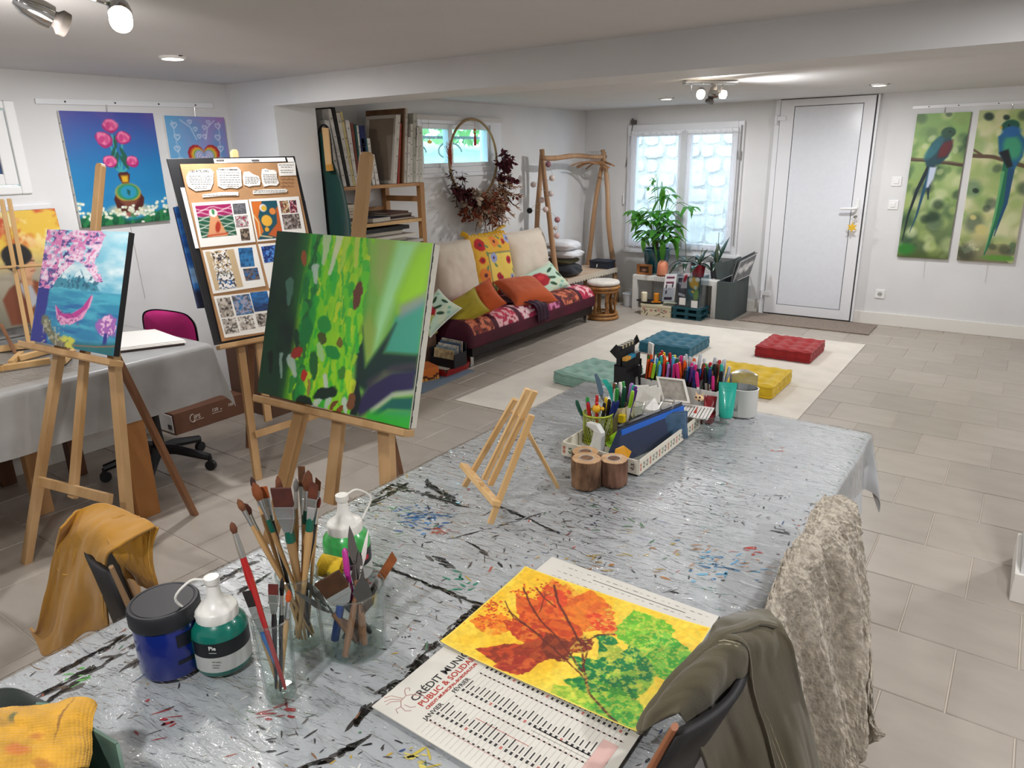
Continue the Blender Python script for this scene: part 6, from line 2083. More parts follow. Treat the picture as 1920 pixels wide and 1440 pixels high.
for k in range(250):
	x, y = rr.uniform(.3, .8), rr.uniform(-.05, 1)
	L, w = rr.uniform(.06, .19), rr.uniform(.02, .065)
	a = PI / 2 + rr.uniform(-.35, .35)
	col = rr.choice(['#3fc42a', '#74da22', '#a3e61f', '#dcec2a', '#1cae3a', '#4fd02a', '#86de20', '#b4e622', '#9ae01f', '#2fc03a'])
	if x < .4:
		col = rr.choice(['#0f7a36', '#1c9a3a', '#155c30', '#2aa63a'])
	c.line([(x, y), (x + L * math.cos(a), y + L * math.sin(a))], w, col, .75, taper=w * .5, warp=.03, wsc=25, seed=k % 5, soft=.008)
for (x0, y0, x1, y1, w, col) in ((.44, .02, .43, .16, .07, '#c9dfb0'), (.54, .0, .5, .22, .06, '#dfe9c6'), (.6, .02, .58, .2, .05, '#b9e24a'), (.68, .0, .69, .16, .05, '#c9dc5a'), (.37, .2, .39, .28, .06, '#c3d8cf'), (.17, .3, .18, .42, .07, '#4d7a68'),
						  (.17, .74, .2, .88, .035, '#8aa898'), (.26, .76, .31, .84, .07, '#b5c9bf'), (.56, .82, .6, .93, .04, '#cfdcd2'), (.62, .9, .6, 1, .05, '#c3d3ca'), (.53, .95, .5, 1.0, .06, '#c9d6cf'), (.74, .94, .76, 1, .05, '#c9d6d0'), (.08, .75, .1, .86, .05, '#0a1a18')):
	c.line([(x0, y0), (x1, y1)], w, col, .9, taper=w * .5, warp=.025, wsc=22, soft=.01)
for (x, y, rx, ry, a, col) in ((.735, .33, .03, .085, .1, '#6a3b26'), (.5, .6, .035, .035, 0, '#4c5a1c'), (.645, .6, .022, .03, .2, '#7a6a22'), (.3, .71, .05, .03, -.5, '#a02a1e'), (.39, .84, .025, .035, .2, '#c22a1c'), (.29, .63, .022, .055, -.2, '#123f24'), (.46, .77, .035, .085, -.2, '#1d6a2c'),
							   (.58, .91, .1, .035, -.35, '#0c2a1c'), (.42, 1.0, .07, .05, 0, '#0b2418'), (.79, .93, .03, .05, .3, '#7a4a2a'), (.66, .97, .045, .014, -.9, '#7a4a22'), (.7, 1.0, .045, .012, -.8, '#8a4a22'), (.27, .15, .02, .05, -.2, '#a0542a'), (.5, .52, .06, .05, .3, '#1f9a3a'),
							   (.36, .57, .05, .09, .1, '#12803a'), (.6, .67, .06, .035, .2, '#17953a'), (.69, .78, .025, .04, .3, '#3f8a2a'), (.44, .9, .012, .05, -.1, '#a08a3a'), (.5, .68, .03, .06, -.6, '#a9dc8a')):
	c.ell(x, y, rx, ry, col, a, .2, warp=.03, wsc=26)
P_ = [atp(u, v, E2p, E2n) for u, v in ((520, 433), (812, 456), (483, 735), (767, 804))]
ga = canvas('green_abstract_painting', 'large abstract canvas in greens with dark left side, on the middle easel', P_[0], P_[1], P_[2], c, .036, '#d9d5c8', None, P_[3])
tp = mat('tacking_line', '#26382c', 0.7)
e0, e1 = P_[1] - E2n * .004, P_[3] - E2n * .004
mb = MB()
for k in range(30):
	a, b = e0 + (e1 - e0) * k / 30, e0 + (e1 - e0) * (k + 1) / 30
	mb.slab([a + E2s * .0005, b + E2s * .0005, b + E2s * .0005 - E2n * (.002 + .004 * R_.random()), a + E2s * .0005 - E2n * (.002 + .004 * R_.random())], E2s * .0008)
o = obj('paint_overrun', mb, tp, ga)
o['kind'] = 'stuff'

# easel 3 with the display board
E3p, E3s, E3u = V(-3.176, 1.977, .73), V(.184, .983, 0), V(-.22, .041, .975)
E3n = np.cross(E3s, E3u)
f3a, f3b = atz(486, 900, 0), atz(643, 835, 0)
easel('wooden studio easel behind carrying the cardboard display board and black portfolio', E3p, E3n, E3s, E3u, ((407, 648), (625, 606)), (((452, 645), None, f3a), ((590, 612), None, f3b)), ((440, 280), (505, 790)),
	  (atp(470, 560, E3p - E3n * .07, E3n), atz(468, 838, 0)), ((478, 815), (635, 765)))


def c3(cx, cy):
	return 300 + cx / 3.6, 260 + cy / 3.6


pp = E3p - E3n * .016
TL, TR, BL = [atp(u, v, pp, E3n) for u, v in ((312.5, 297), (552.8, 292.5), (402.8, 647.5))]
pf = thing('art_portfolio', 'big black art portfolio standing behind the cardboard display board', 'portfolio', tuple(BL))
BRp = TR + BL - TL
obj('cover', MB().slab([BL, BRp, TR, TL], -E3n * .012), mat('portfolio_black', '#101013', 0.5, noise=.1), pf, bevel=0.003)
for (q, nm) in ((((400, 298), (534, 295.5), (402, 306)), 'label_sheet'), (((537, 295.5), (549, 295.5), (540, 304)), 'label_sheet'), (((338, 352), (352, 352), (366, 466)), 'loose_sheet')):
	a, b, d = [atp(*p, pp, E3n) + E3n * .002 for p in q]
	obj(nm, MB().slab([d, d + b - a, b, a], E3n * .001), whitem, pf)
for k in range(2):
	a = atp(412 + 66 * k, 301, pp, E3n) + E3n * .004
	obj('elastic_tab', MB().obox(a, E3s, E3u, E3n, .02, .004, .001), darkgap, pf)
bb = E3p - E3n * .062
TL, TR, BL, BRr = [atp(u, v, bb, E3n) for u, v in ((326, 388), (572, 376), (372, 578), (606, 560))]
c = Cv(60, 60, 1.2, '#2456a0')
c.tone(.35, 6, 30, 2)
c.mix((fbm(c.x * 5, c.y * 24, 3) > .55) * 1.0, '#3f7fc0', .6)
c.mix(np.clip((c.y - .8) * 20, 0, 1), '#22263c')
c.poly([(0, .6), (1.2, .6), (1.2, .75), (0, .75)], '#9fbfe0', .7, soft=.02)
canvas('blue_seascape', 'blue striped canvas standing behind the black portfolio, only its edges showing', TL, TR, BL, c, .018, '#24365c', None, BRr)

kd = thing('display_board', 'brown cardboard display board pinned with photo sheets and cut-out notes', 'display board', tuple(E3p))
TL, TR, BL, BRr = [atp(u, v, E3p, E3n) for u, v in ((337.5, 307.8), (551, 304.4), (416.7, 640.6), (614, 604))]
obj('cardboard', MB().slab([BL, BRr, TR, TL], -E3n * .01), mat('kraft', '#a87f57', 0.8, noise=0.15, nscale=12), kd, bevel=0.001)


def on3(cx, cy, l=0.002):
	return atp(*c3(cx, cy), E3p, E3n) + E3n * l


def photo(parent, a, b, d, pal, seed, name='photo', nx=26, ny=26, fn=None):
	A, B, D = on3(*a, .0035), on3(*b, .0035), on3(*d, .0035)
	asp = np.linalg.norm(B - A) / np.linalg.norm(D - A)
	c = Cv(nx, ny, asp, pal[0])
	if fn:
		fn(c)
	else:
		n1 = fbm(c.x * 6 + seed, c.y * 6, seed, 3)
		n2 = fbm(c.x * 9, c.y * 9 + seed, seed + 5, 3)
		c.mix(np.clip((n1 - .48) * 14, 0, 1), pal[1])
		c.mix(np.clip((n2 - .56) * 14, 0, 1), pal[2])
	return psheet(name, c, A, B, D, vmat('print_gloss'), parent)


def fig1(c):
	n = fbm(c.x * 4, c.y * 5, 3)
	c.mix(np.clip((.38 - c.y) * 20, 0, 1), '#8f1f54')
	for k in range(12):
		y = .1 + .08 * k
		c.line([(x, y + .05 * math.sin(x * 9 + k * 2)) for x in np.linspace(0, c.asp, 9)], .02, '#d9d6cc', .9)
	c.poly([(.42, .3), (.62, .3), (.85, 1), (.2, 1)], '#c48a62', soft=.03)
	c.ell(.52, .25, .13, .13, '#d7d2c6', 0, .2)
	c.ell(.52, .22, .05, .09, '#3a7a4c', 0, .3)
	c.ell(.58, .7, .08, .18, '#9a2f1c', .3, .4)
	c.line([(.2, .95), (.85, .92)], .05, '#b04a30')


def fig2(c):
	c.poly([(0, 0), (.3, 0), (.12, .4), (.2, .8), (0, 1)], '#c4682a', soft=.03)
	c.poly([(.66, .2), (.62, .6), (.3, .9), (.6, 1), (.8, 1), (.8, .1)], '#b5562a', soft=.04)
	for (x, y, r, col) in ((.3, .18, .1, '#d0cbd6'), (.32, .19, .075, '#c9a63a'), (.55, .28, .09, '#cf7d3a'), (.34, .52, .15, '#d9a33a'), (.3, .75, .06, '#d99a2a')):
		c.ell(x, y, r, r, col, 0, .15)
	c.line([(0, .35), (.1, .55), (.08, .9), (.4, .97)], .03, '#d9c08a')


def fig3(c):
	n = fbm(c.x * 22, c.y * 22, 8, 2)
	c.mix(((n > .5) & (c.x > .12 + .05 * (1 - c.y)) & (c.x < .58)) * 1.0, '#3b2f30')
	c.mix(np.clip((c.y - .5) * 3, 0, 1) * (n < .52) * (c.x > .12) * (c.x < .58), '#2b5f94')
	c.mix((fbm(c.x * 26, c.y * 26, 4, 2) > .55) * (c.x > .12) * (c.x < .58), '#dcd8d2')


def bluesea(c):
	c.mix(np.clip((c.y - .5) * 4, 0, 1), '#15335f')
	c.tone(.4, 5, 16, 3)


def sheet3(a, b, d):
	A, B, D = on3(*a), on3(*b), on3(*d)
	return obj('photo_sheet', MB().slab([D, D + B - A, B, A], E3n * .001), mat('sheet_white', '#dedbd5', 0.5), kd)


s1 = sheet3((212, 435), (590, 412), (272, 735))
photo(s1, (235, 455), (475, 440), (280, 672), ('#1f4f3a',), 1, 'photo', 50, 50, fig1)
photo(s1, (487, 440), (573, 435), (497, 512), ('#55565a', '#6a6a6e', '#484a4e'), 2)
photo(s1, (503, 523), (590, 517), (512, 600), ('#8f8c8a', '#c9c4c0', '#8a2f44'), 3)
photo(s1, (537, 610), (597, 605), (548, 690), ('#4c4038', '#8a7a68', '#2c2624'), 4)
s2 = sheet3((597, 410), (935, 390), (655, 697))
photo(s2, (612, 425), (785, 418), (660, 682), ('#1a4a58',), 1, 'photo', 44, 60, fig2)
photo(s2, (803, 422), (860, 418), (820, 505), ('#5c4638', '#c9b48a', '#7a2f2a'), 6)
photo(s2, (868, 418), (915, 415), (880, 503), ('#7a2438', '#3c2430', '#c9a0a0'), 7)
photo(s2, (820, 515), (935, 507), (838, 615), ('#6e625c', '#a39a94', '#3c3230'), 8)
s3 = sheet3((285, 755), (645, 715), (358, 1048))
photo(s3, (303, 765), (495, 745), (372, 1025), ('#b9a27e',), 1, 'photo', 50, 66, fig3)
photo(s3, (525, 740), (620, 735), (543, 868), ('#1f5a8a', '#2c6fa3', '#16426a'), 9)
photo(s3, (557, 880), (655, 870), (577, 960), ('#6a5a54', '#2b5f94', '#3a302e'), 10)
s4 = sheet3((660, 712), (985, 690), (735, 1010))
photo(s4, (680, 730), (800, 715), (703, 840), ('#1d3f8a', '#4f86c9', '#12265c'), 11)
s5 = sheet3((360, 1065), (735, 1025), (435, 1345))
photo(s5, (380, 1080), (470, 1070), (412, 1210), ('#8d8378', '#b9b0a4', '#2a2624'), 12)
photo(s5, (480, 1062), (600, 1047), (515, 1195), ('#8f8fa3', '#2b6a9a', '#4c4a50'), 13)
photo(s5, (605, 1040), (720, 1028), (637, 1170), ('#1d5a94',), 1, 'photo', 26, 26, bluesea)
photo(s5, (415, 1220), (510, 1207), (440, 1320), ('#9c948a', '#c9c2b8', '#3c3634'), 14)
photo(s5, (520, 1205), (620, 1190), (545, 1295), ('#a39a90', '#d0cac2', '#4a4440'), 15)
photo(s5, (640, 1185), (720, 1175), (665, 1270), ('#8d847c', '#b9b2a8', '#3a3432'), 16)
ink = mat('ink', '#3a3836', 0.7)


def note(poly, lines, head=None, hs=0.016, hy=0):
	P = [on3(*p) for p in poly]
	o = obj('cut_out_note', MB().slab(P[::-1], E3n * .001), mat('sheet_white'), kd)
	o_ = MB()
	for (x0, x1, y) in lines:
		x = x0
		while x < x1 - 4:
			w = R_.uniform(6, 20)
			a, b = on3(x, y, .0035), on3(min(x + w, x1), y, .0035)
			o_.slab([a, b, b + E3u * .0022, a + E3u * .0022], E3n * .0002)
			x += w + 4
	if lines:
		obj('text_lines', o_, ink, o)
	if head:
		obj('lettering', MB().text(head, hs, on3(*hy, .0036), on3(hy[0] + 50, hy[1], 0) - on3(*hy, 0), E3u, 'LEFT', 0.0001, 0.0004), ink, o)
	return o


note([(175, 260), (195, 222), (250, 212), (290, 205), (340, 205), (360, 225), (358, 300), (340, 345), (290, 350), (240, 355), (190, 325), (180, 300)], [(195, 350, 255), (190, 352, 268), (195, 350, 281), (200, 345, 294), (210, 340, 310), (240, 320, 326), (230, 310, 338)], 'LES ATELIERS', .0155, (203, 228))
note([(380, 215), (395, 200), (470, 195), (520, 192), (545, 215), (552, 320), (520, 336), (470, 330), (430, 340), (390, 320), (385, 260)], [(400, 540, 232), (400, 540, 248), (400, 540, 264), (400, 540, 280), (405, 540, 296), (405, 540, 312), (440, 530, 324)], 'STAGES À LA DEMANDE', .0092, (388, 214))
note([(557, 260), (565, 225), (600, 222), (625, 240), (665, 255), (678, 290), (672, 315), (625, 318), (600, 325), (565, 312)], [(575, 660, 262), (575, 665, 272), (575, 668, 282), (572, 660, 292), (572, 650, 302)])
note([(683, 250), (687, 208), (710, 202), (735, 212), (770, 212), (785, 225), (788, 265), (802, 300), (785, 318), (740, 316), (700, 325), (690, 300)], [(705, 735, 220), (695, 780, 245), (695, 782, 256), (698, 785, 267), (698, 788, 278), (700, 790, 289), (705, 785, 300)])
note([(285, 378), (400, 362), (527, 360), (528, 385), (400, 388), (287, 398)], [(292, 520, 384)])
note([(625, 352), (700, 342), (845, 340), (860, 350), (850, 364), (720, 372), (627, 374)], [(640, 850, 352), (630, 845, 362)])
note([(792, 168), (910, 160), (918, 248), (805, 252)], [(800, 900, 180), (815, 890, 194), (812, 900, 216), (815, 895, 230)])
mb = MB()
for k in range(3):
	for j in range(8):
		a = on3(812 + 11 * j, 272 + 24 * k + 5 * math.sin(j * 2.2), .002)
		b = on3(822 + 11 * j, 272 + 24 * k + 5 * math.sin(j * 2.2 + 2), .002)
		mb.bar(a, b, .0018, .0005, E3n)
obj('red_handwriting', mb, mat('ink_red', '#7a3424', 0.7), kd)['kind'] = 'stuff'
# ================================================================== LEFT TABLE AND WHAT STANDS ROUND IT
vinyl = mat('grey_vinyl', '#9c9b99', 0.35, noise=0.25, nscale=5, bump=0.05, bscale=30)


def drape(x0, x1, y0, y1, zt, dl, dr, dn, df, nx=90, ny=150, fold=0.012, seed=0, cf=0.16):
	"""cloth over a table top: returns a grid of points; d* are the drops left, right, near, far"""
	a = np.linspace(x0 - dl, x1 + dr, nx)
	b = np.linspace(y0 - dn, y1 + df, ny)
	A, B = np.meshgrid(a, b)
	ex = np.where(A > x1, A - x1, np.where(A < x0, A - x0, 0))
	ey = np.where(B > y1, B - y1, np.where(B < y0, B - y0, 0))
	dx, dy = abs(ex), abs(ey)
	d = np.hypot(dx, dy)
	mn = np.minimum(dx, dy)
	w1 = np.sin(B * 13 + 1.5 * np.sin(B * 5 + seed)) * np.clip(dx / 0.2, 0, 1) * fold
	w2 = np.sin(A * 15 + 1.5 * np.sin(A * 4 + seed)) * np.clip(dy / 0.2, 0, 1) * fold
	X = np.clip(A, x0, x1) + np.sign(ex) * (np.minimum(dx, 0.012) + 0.05 * dx + cf * mn + w1)
	Y = np.clip(B, y0, y1) + np.sign(ey) * (np.minimum(dy, 0.012) + 0.05 * dy + cf * mn + w2)
	Z = zt - np.maximum(d - 0.008, 0)
	return np.stack([X, Y, Z], 2)


lt2 = thing('trestle_table', 'long wooden table under a grey cloth along the left wall', 'table', (-3.7, 0.7, 0))
obj('tabletop', MB().box(-4.19, -3.18, -0.6, 1.88, 0.705, 0.733), pine, lt2)
for (x, y) in ((-3.63, 1.21), (-3.94, 1.51), (-4.14, 1.25), (-3.25, 0.3)):
	obj('leg', MB().box(x - .03, x + .03, y - .035, y + .035, 0, .705), wood('trestle_brown', '#6e4a33', '#533523', 9) if x < -3.9 else pine, lt2, bevel=0.003)
obj('leg', MB().box(-3.21, -3.15, 1.42, 1.52, 0, .705), wood('leg_orange', '#a8703c', '#93602f', 6), lt2, bevel=0.003)
P = drape(-4.185, -3.165, -0.6, 1.895, 0.738, 0.0, 0.27, 0.1, 0.2, 70, 160, 0.008, 2)
tag(obj('table_cloth', MB().grid(P), vinyl, **SA), 'plain grey cloth hanging over the long table at the left wall', 'tablecloth')
film2 = clearglass('crinkled_film', '#fbfcfc', 0.9, 0.07, 0.0, 0.6, 16, (1.6, 5, 1), 1.32)
n_ = 40
u, v = np.meshgrid(np.linspace(-4.1, -3.22, 30), np.linspace(-.5, 1.5, 60))
tag(obj('plastic_sheet', MB().grid(np.stack([u, v, 0.7405 + 0.004 * fbm(u * 9, v * 9, 2)], 2)), film2, **SA), 'clear crinkled plastic sheet on the left grey table', 'plastic sheet')
ps = thing('paper_pile', 'white drawing sheets on a dark folder at the end of the left table', 'paper', (-3.5, 1.74, 0.741))
q = [(-3.38, 1.55), (-3.24, 1.83), (-3.60, 1.88), (-3.74, 1.66)]
obj('dark_folder', MB().prism([(x, y - .01) for x, y in q], .7395, .7475), mat('folder_dark', '#3a2c28', 0.6), ps)
for k in range(3):
	obj('drawing_sheet', MB().prism([(x - .012 * k, y + .004 * k) for x, y in q], .748 + .0035 * k, .751 + .0035 * k), mat('sheet_white'), ps)

# H-shaped tabletop easel at the left edge, and a folded one lying on the cloth
te = thing('table_easel', 'upright slotted wooden tabletop easel at the left edge of the photo', 'easel', (-3.86, 1.35, 0.741))
pe = V(-3.86, 1.38, .745)
ne = unit(V(.86, -.42, .2))
lw = wood('easel_pale', '#cda874', '#b58c58', 10)
for (a, b) in (((3, 374), (54, 642)), ((17, 373), (68, 640))):
	p, q = atp(*a, pe, ne), atp(*b, pe, ne)
	obj('mast_rail', MB().bar(p, q, .018, .022, ne), lw, te, bevel=0.002)
p, q = atp(-30, 504, pe, ne), atp(80, 497, pe, ne)
obj('crossbar', MB().bar(p, q, .012, .03, ne), lw, te, bevel=.002)
p, q = atp(-40, 660, pe + ne * .03, ne), atp(66, 645, pe + ne * .03, ne)
obj('ledge', MB().bar(p, q, .03, .028, ne), lw, te, bevel=.002)
obj('wing_nut', MB().ball(atp(33, 502, pe + ne * .02, ne), .008, 8, 6), darkgap, te)
obj('rear_strut', MB().bar(atp(2, 608, pe - ne * .0, ne), atp(36, 676, pe + ne * .1, ne), .014, .018, ne), ewd, te, bevel=.002)
fe = thing('folded_easel', 'folded pale wooden easel lying on the left table beside the blossom canvas', 'easel', (-3.6, 1.4, 0.742))
for (a, b, z) in (((-10, 692), (95, 676), .757), ((35, 672), (100, 655), .757), ((0, 690), (8, 690), .757), ((118, 678), (138, 658), .76)):
	obj('easel_rail', MB().bar(atz(*a, z), atz(*b, z), .022, .026), lw, fe, bevel=.003)
obj('easel_rail', MB().bar(atz(20, 680, .757), atz(40, 662, .757), .022, .02), lw, fe, bevel=.002)
obj('toothed_bar', MB().bar(atz(110, 668, .76), atz(128, 655, .757), .03, .03), ewd, fe, bevel=.004)

# office chair tucked in at the far end of the table
ocx, ocy = -3.62, 1.80
oc = thing('office_chair', 'office chair with magenta padded back and black star base under the left table', 'chair', (ocx, ocy, 0))
blkp = mat('black_plastic', '#17171a', 0.45)
for k in range(5):
	a = 0.55 + k * 2 * PI / 5
	e_ = V(ocx + .27 * math.cos(a), ocy + .27 * math.sin(a), .075)
	obj('star_arm', MB().tube([(ocx, ocy, .12), (ocx + .1 * math.cos(a), ocy + .1 * math.sin(a), .115), e_], [.03, .026, .02], 8), blkp, oc, smooth=True)
	obj('caster', MB().cyl(e_ + V(-.012 * math.sin(a), .012 * math.cos(a), -.047), e_ + V(.012 * math.sin(a), -.012 * math.cos(a), -.047), .028, n=16).tube([e_, e_ - V(0, 0, .03)], .012, 8), blkp, oc, smooth=True)
obj('gas_column', MB().tube([(ocx, ocy, .08), (ocx, ocy, .25), (ocx, ocy, .4)], [.032, .026, .022], 14), blkp, oc, smooth=True)
obj('seat', MB().lathe([(.05, .4), (.19, .405), (.215, .43), (.2, .465), (0, .47)], (ocx, ocy, 0), 28), mat('seat_magenta', '#8d1d5e', 0.9), oc, smooth=True)
c_ = V(-3.71, 2.03, .70)
s_, t_ = unit(V(1, .1, 0)), V(0, 0, 1)
nn = np.cross(s_, t_)
k = 24
u, v = np.meshgrid(np.linspace(-1, 1, k), np.linspace(-1, 1, k))
ql = (abs(u) ** 4 + abs(v) ** 4) ** .25
mxn = np.maximum(abs(u), abs(v))
sc = np.where(ql > 0, mxn / np.maximum(ql, 1e-6), 1)
for nm, sg, m_, gr_ in (('back_pad', 1, mat('magenta_fabric', '#a81c68', 0.9, bump=.2, bscale=300), 1.0), ('back_shell', -1, blkp, 1.06)):
	T = .028 * np.clip(1 - mxn ** 4, 0, 1) ** .5 * sg
	P = c_ + s_ * (u * sc * .215 * gr_)[..., None] + t_ * (v * sc * .115 * gr_)[..., None] + nn * (T - .02 * (u * u) * -1)[..., None]
	obj(nm, MB().grid(P if sg > 0 else P[:, ::-1]), m_, oc, **SA)
obj('back_stem', MB().tube([(ocx, ocy + .1, .4), (ocx - .05, 2.09, .45), c_ + V(0, .035, -.02)], .018, 8), blkp, oc, smooth=True)

# cardboard cartons on the floor by the wall
kb = mat('carton_brown', '#6f4a37', 0.8, noise=.1, nscale=10)
t = thing('paper_carton', 'brown printed cardboard carton with white end label on the floor beneath the left table', 'box', (-4.12, 2.36, 0))
obj('carton', MB().box(-4.2, -4.03, 2.12, 2.6, 0, .135), kb, t, bevel=.003)
obj('end_label', MB().box(-4.19, -4.05, 2.116, 2.12, .01, .12), whitem, t)
obj('bar_code', MB().box(-4.1, -4.06, 2.114, 2.116, .03, .06), darkgap, t)
wt = mat('print_white', '#cbbfb2', 0.7)
for (tx, sz, y, z) in (('JPS', .038, 2.245, .065), ('120', .03, 2.37, .075), ('m', .013, 2.43, .075), ('105', .026, 2.485, .078)):
	obj('lettering', MB().text(tx, sz, (-4.029, y, z), (0, 1, 0), (0, 0, 1), 'LEFT', .0002, .0008), wt, t)
obj('logo_swoosh', MB().tube([(-4.029, 2.24 + .02 * math.cos(a), .075 + .025 * math.sin(a)) for a in np.linspace(1.2, 5.4, 14)], .003, 5), wt, t)
obj('small_print', MB().box(-4.03, -4.0285, 2.245, 2.31, .055, .058).box(-4.03, -4.0285, 2.37, 2.44, .062, .065), wt, t)['kind'] = 'stuff'
t = thing('tall_carton', 'big plain brown cardboard carton in the wall corner behind the board easel', 'box', (-4.0, 2.74, 0))
obj('carton', MB().box(-4.2, -3.78, 2.63, 2.86, 0, .56), mat('carton_dark', '#5f4434', 0.8), t, bevel=.003)
obj('flap', MB().box(-4.2, -3.78, 2.62, 2.745, .56, .565).box(-4.2, -3.78, 2.748, 2.86, .56, .565), mat('carton_dark'), t)

# ================================================================== BIG TABLE IN FRONT
TZ = 0.7425
TX0, TX1, TY0, TY1 = -1.315, -0.315, -0.25, 2.325
bt = thing('work_table', 'long wooden work table under paint-spotted grey cloth in the foreground', 'table', (-.8, 1.0, 0))
obj('tabletop', MB().box(TX0 + .01, TX1 - .01, TY0, TY1 - .01, .70, .734), pine, bt)
for x in (TX0 + .06, TX1 - .06):
	for y in (TY0 + .1, TY1 - .1):
		obj('leg', MB().box(x - .03, x + .03, y - .03, y + .03, 0, .70), pine, bt, bevel=.004)
P = drape(TX0, TX1, TY0, TY1, .7365, .05, .2, .05, .2, 110, 230, 0.016, 1)
cl = obj('table_cloth', MB().grid(P), mat('cloth_grey', '#b4b6b8', 0.4, noise=.12, nscale=6), **SA)
tag(cl, 'grey cloth spotted and streaked with paint over the big work table', 'tablecloth')
# dried paint on the cloth: ragged flakes lying on it
def flake(mb, x, y, L, W, a, col, z=.7370, n=7):
	pts = []
	for k in range(n):
		t = 2 * PI * k / n
		r = R_.uniform(.55, 1.1)
		lx, ly = math.cos(t) * L * r, math.sin(t) * W * r
		pts.append((x + lx * math.cos(a) - ly * math.sin(a), y + lx * math.sin(a) + ly * math.cos(a), z))
	mb.add(pts, [tuple(range(n))], lin(np.tile(hx(col), (n, 1))))


mb = MB()
DARK = ['#2b292a', '#35302f', '#1f1d1e', '#4a4645']
def streak(p, q, w, dens=1.0, cols=DARK):
	a, b = atz(*p, TZ), atz(*q, TZ)
	L = np.linalg.norm(b - a)
	ang = math.atan2(b[1] - a[1], b[0] - a[0])
	for k in range(int(L / .006 * dens)):
		t = R_.random()
		o = R_.gauss(0, w * .35)
		flake(mb, a[0] + (b[0] - a[0]) * t - math.sin(ang) * o, a[1] + (b[1] - a[1]) * t + math.cos(ang) * o, R_.uniform(.006, .03), R_.uniform(.0015, .005) * (1 + w * 40), ang + R_.gauss(0, .2), R_.choice(cols))


for s in (((85, 1292), (330, 1165), .012), ((110, 1255), (255, 1180), .010), ((240, 1245), (275, 1222), .008), ((395, 1090), (470, 1052), .012), ((420, 1120), (500, 1075), .008), ((655, 1360), (800, 1225), .014), ((800, 1215), (890, 1135), .010),
		  ((700, 1050), (900, 1130), .004), ((735, 905), (870, 945), .014), ((800, 900), (850, 940), .02), ((690, 945), (760, 905), .014), ((935, 945), (1040, 992), .004), ((700, 930), (735, 908), .012), ((870, 1000), (1010, 960), .003, .4),
		  ((690, 1380), (560, 1440), .012), ((880, 1010), (940, 1060), .006, .3), ((810, 1040), (850, 1060), .012), ((1450, 990), (1480, 995), .012), ((80, 1310), (140, 1280), .02)):
	streak(*s)
for (u, v, n_, sp, cols) in ((785, 968, 60, .035, ['#2a6fb0', '#3a7fbe', '#1d5a9c']), (1345, 1055, 40, .04, ['#4f9cc4', '#6fb0d0', '#2a6f9c']), (830, 990, 16, .02, ['#b5432e', '#c9603c']), (1405, 1025, 10, .015, ['#b5301e']), (870, 1090, 12, .02, ['#2a8a6c']),
							 (1460, 842, 8, .01, ['#c9503c']), (1355, 1050, 26, .06, ['#c9a58a', '#b58a6c']), (780, 1410, 10, .012, ['#cdb84a', '#d9c76a']), (300, 1350, 10, .02, ['#a83a3a']), (690, 1080, 12, .02, ['#d98a7a', '#b53a4a']), (150, 1265, 8, .012, ['#5aa84a']),
							 (1260, 1105, 6, .005, ['#141416']), (520, 1330, 10, .015, ['#9c3a3a']), (1140, 1050, 22, .07, ['#b59a5c', '#a8743c']), (1200, 1000, 14, .06, ['#4a7a4a', '#b5a04a'])):
	c_ = atz(u, v, TZ)
	for k in range(n_):
		flake(mb, c_[0] + R_.gauss(0, sp), c_[1] + R_.gauss(0, sp * .8), R_.uniform(.003, .02), R_.uniform(.001, .005), R_.gauss(.6, .5), R_.choice(cols), .7374)
ALLC = DARK * 4 + ['#6a5f58', '#8a5a3c', '#7a2f2a', '#2f4a7a', '#4a7a5c', '#c9a43c', '#d9d6d0', '#e2e0da', '#d9d6d0', '#b5523c', '#8a8f94']
for k in range(3400):
	x, y = R_.uniform(TX0 + .01, TX1 - .01), R_.uniform(.1, TY1)
	if vnoise(np.array(x * 5), np.array(y * 5), 3) < .42 and R_.random() < .75:
		continue
	if y > 1.75 and R_.random() < .8:
		continue
	flake(mb, x, y, R_.uniform(.0015, .011) * R_.choice([1, 1, 1.6]), R_.uniform(.0008, .0028), R_.uniform(0, PI), R_.choice(ALLC), .7372 + R_.random() * .0004)
pk = obj('dried_paint', mb, vmat('dried_paint', 0.5), cl)
pk['kind'] = 'stuff'
# clear film over it: wrinkles are real, small ones by bump
film = clearglass('crinkled_film_table', '#fbfcfc', 1.3, 0.05, 0.0, 0.75, 9, (2, 5.5, 1), 1.42)
P = drape(TX0, TX1, TY0, TY1, .7395, .045, .12, .05, .12, 200, 420, 0.018, 1)
wr_ = fbm(P[..., 0] * 14, P[..., 1] * 30, 5, 3) - .5 + 1.2 * np.maximum(0, .1 - abs(fbm(P[..., 0] * 3 + .6 * P[..., 1], P[..., 1] * 16, 12, 3) - .5)) * 5
top_ = (P[..., 2] > .737)
P[..., 2] += np.where(top_, 0.0026 * wr_, 0)
P[..., 0] += np.where(top_, 0, .003)
fo = obj('plastic_sheet', MB().grid(P), film, **SA)
tag(fo, 'clear crinkled plastic sheet covering the cloth of the big work table', 'plastic sheet')
u, v = np.meshgrid(np.linspace(-1.2, -.82, 40), np.linspace(.1, .62, 40))
f2 = obj('plastic_patch', MB().grid(np.stack([u + .1 * (v - .3), v, .7418 + .002 * fbm(u * 20, v * 20, 9)], 2)), film, **SA)
tag(f2, 'smaller loose piece of clear plastic at the near left corner of the table', 'plastic sheet')

# ------------------------------------------------------------------ calendar and autumn print
def P2(u, v, z=TZ):
	return atz(u, v, z)


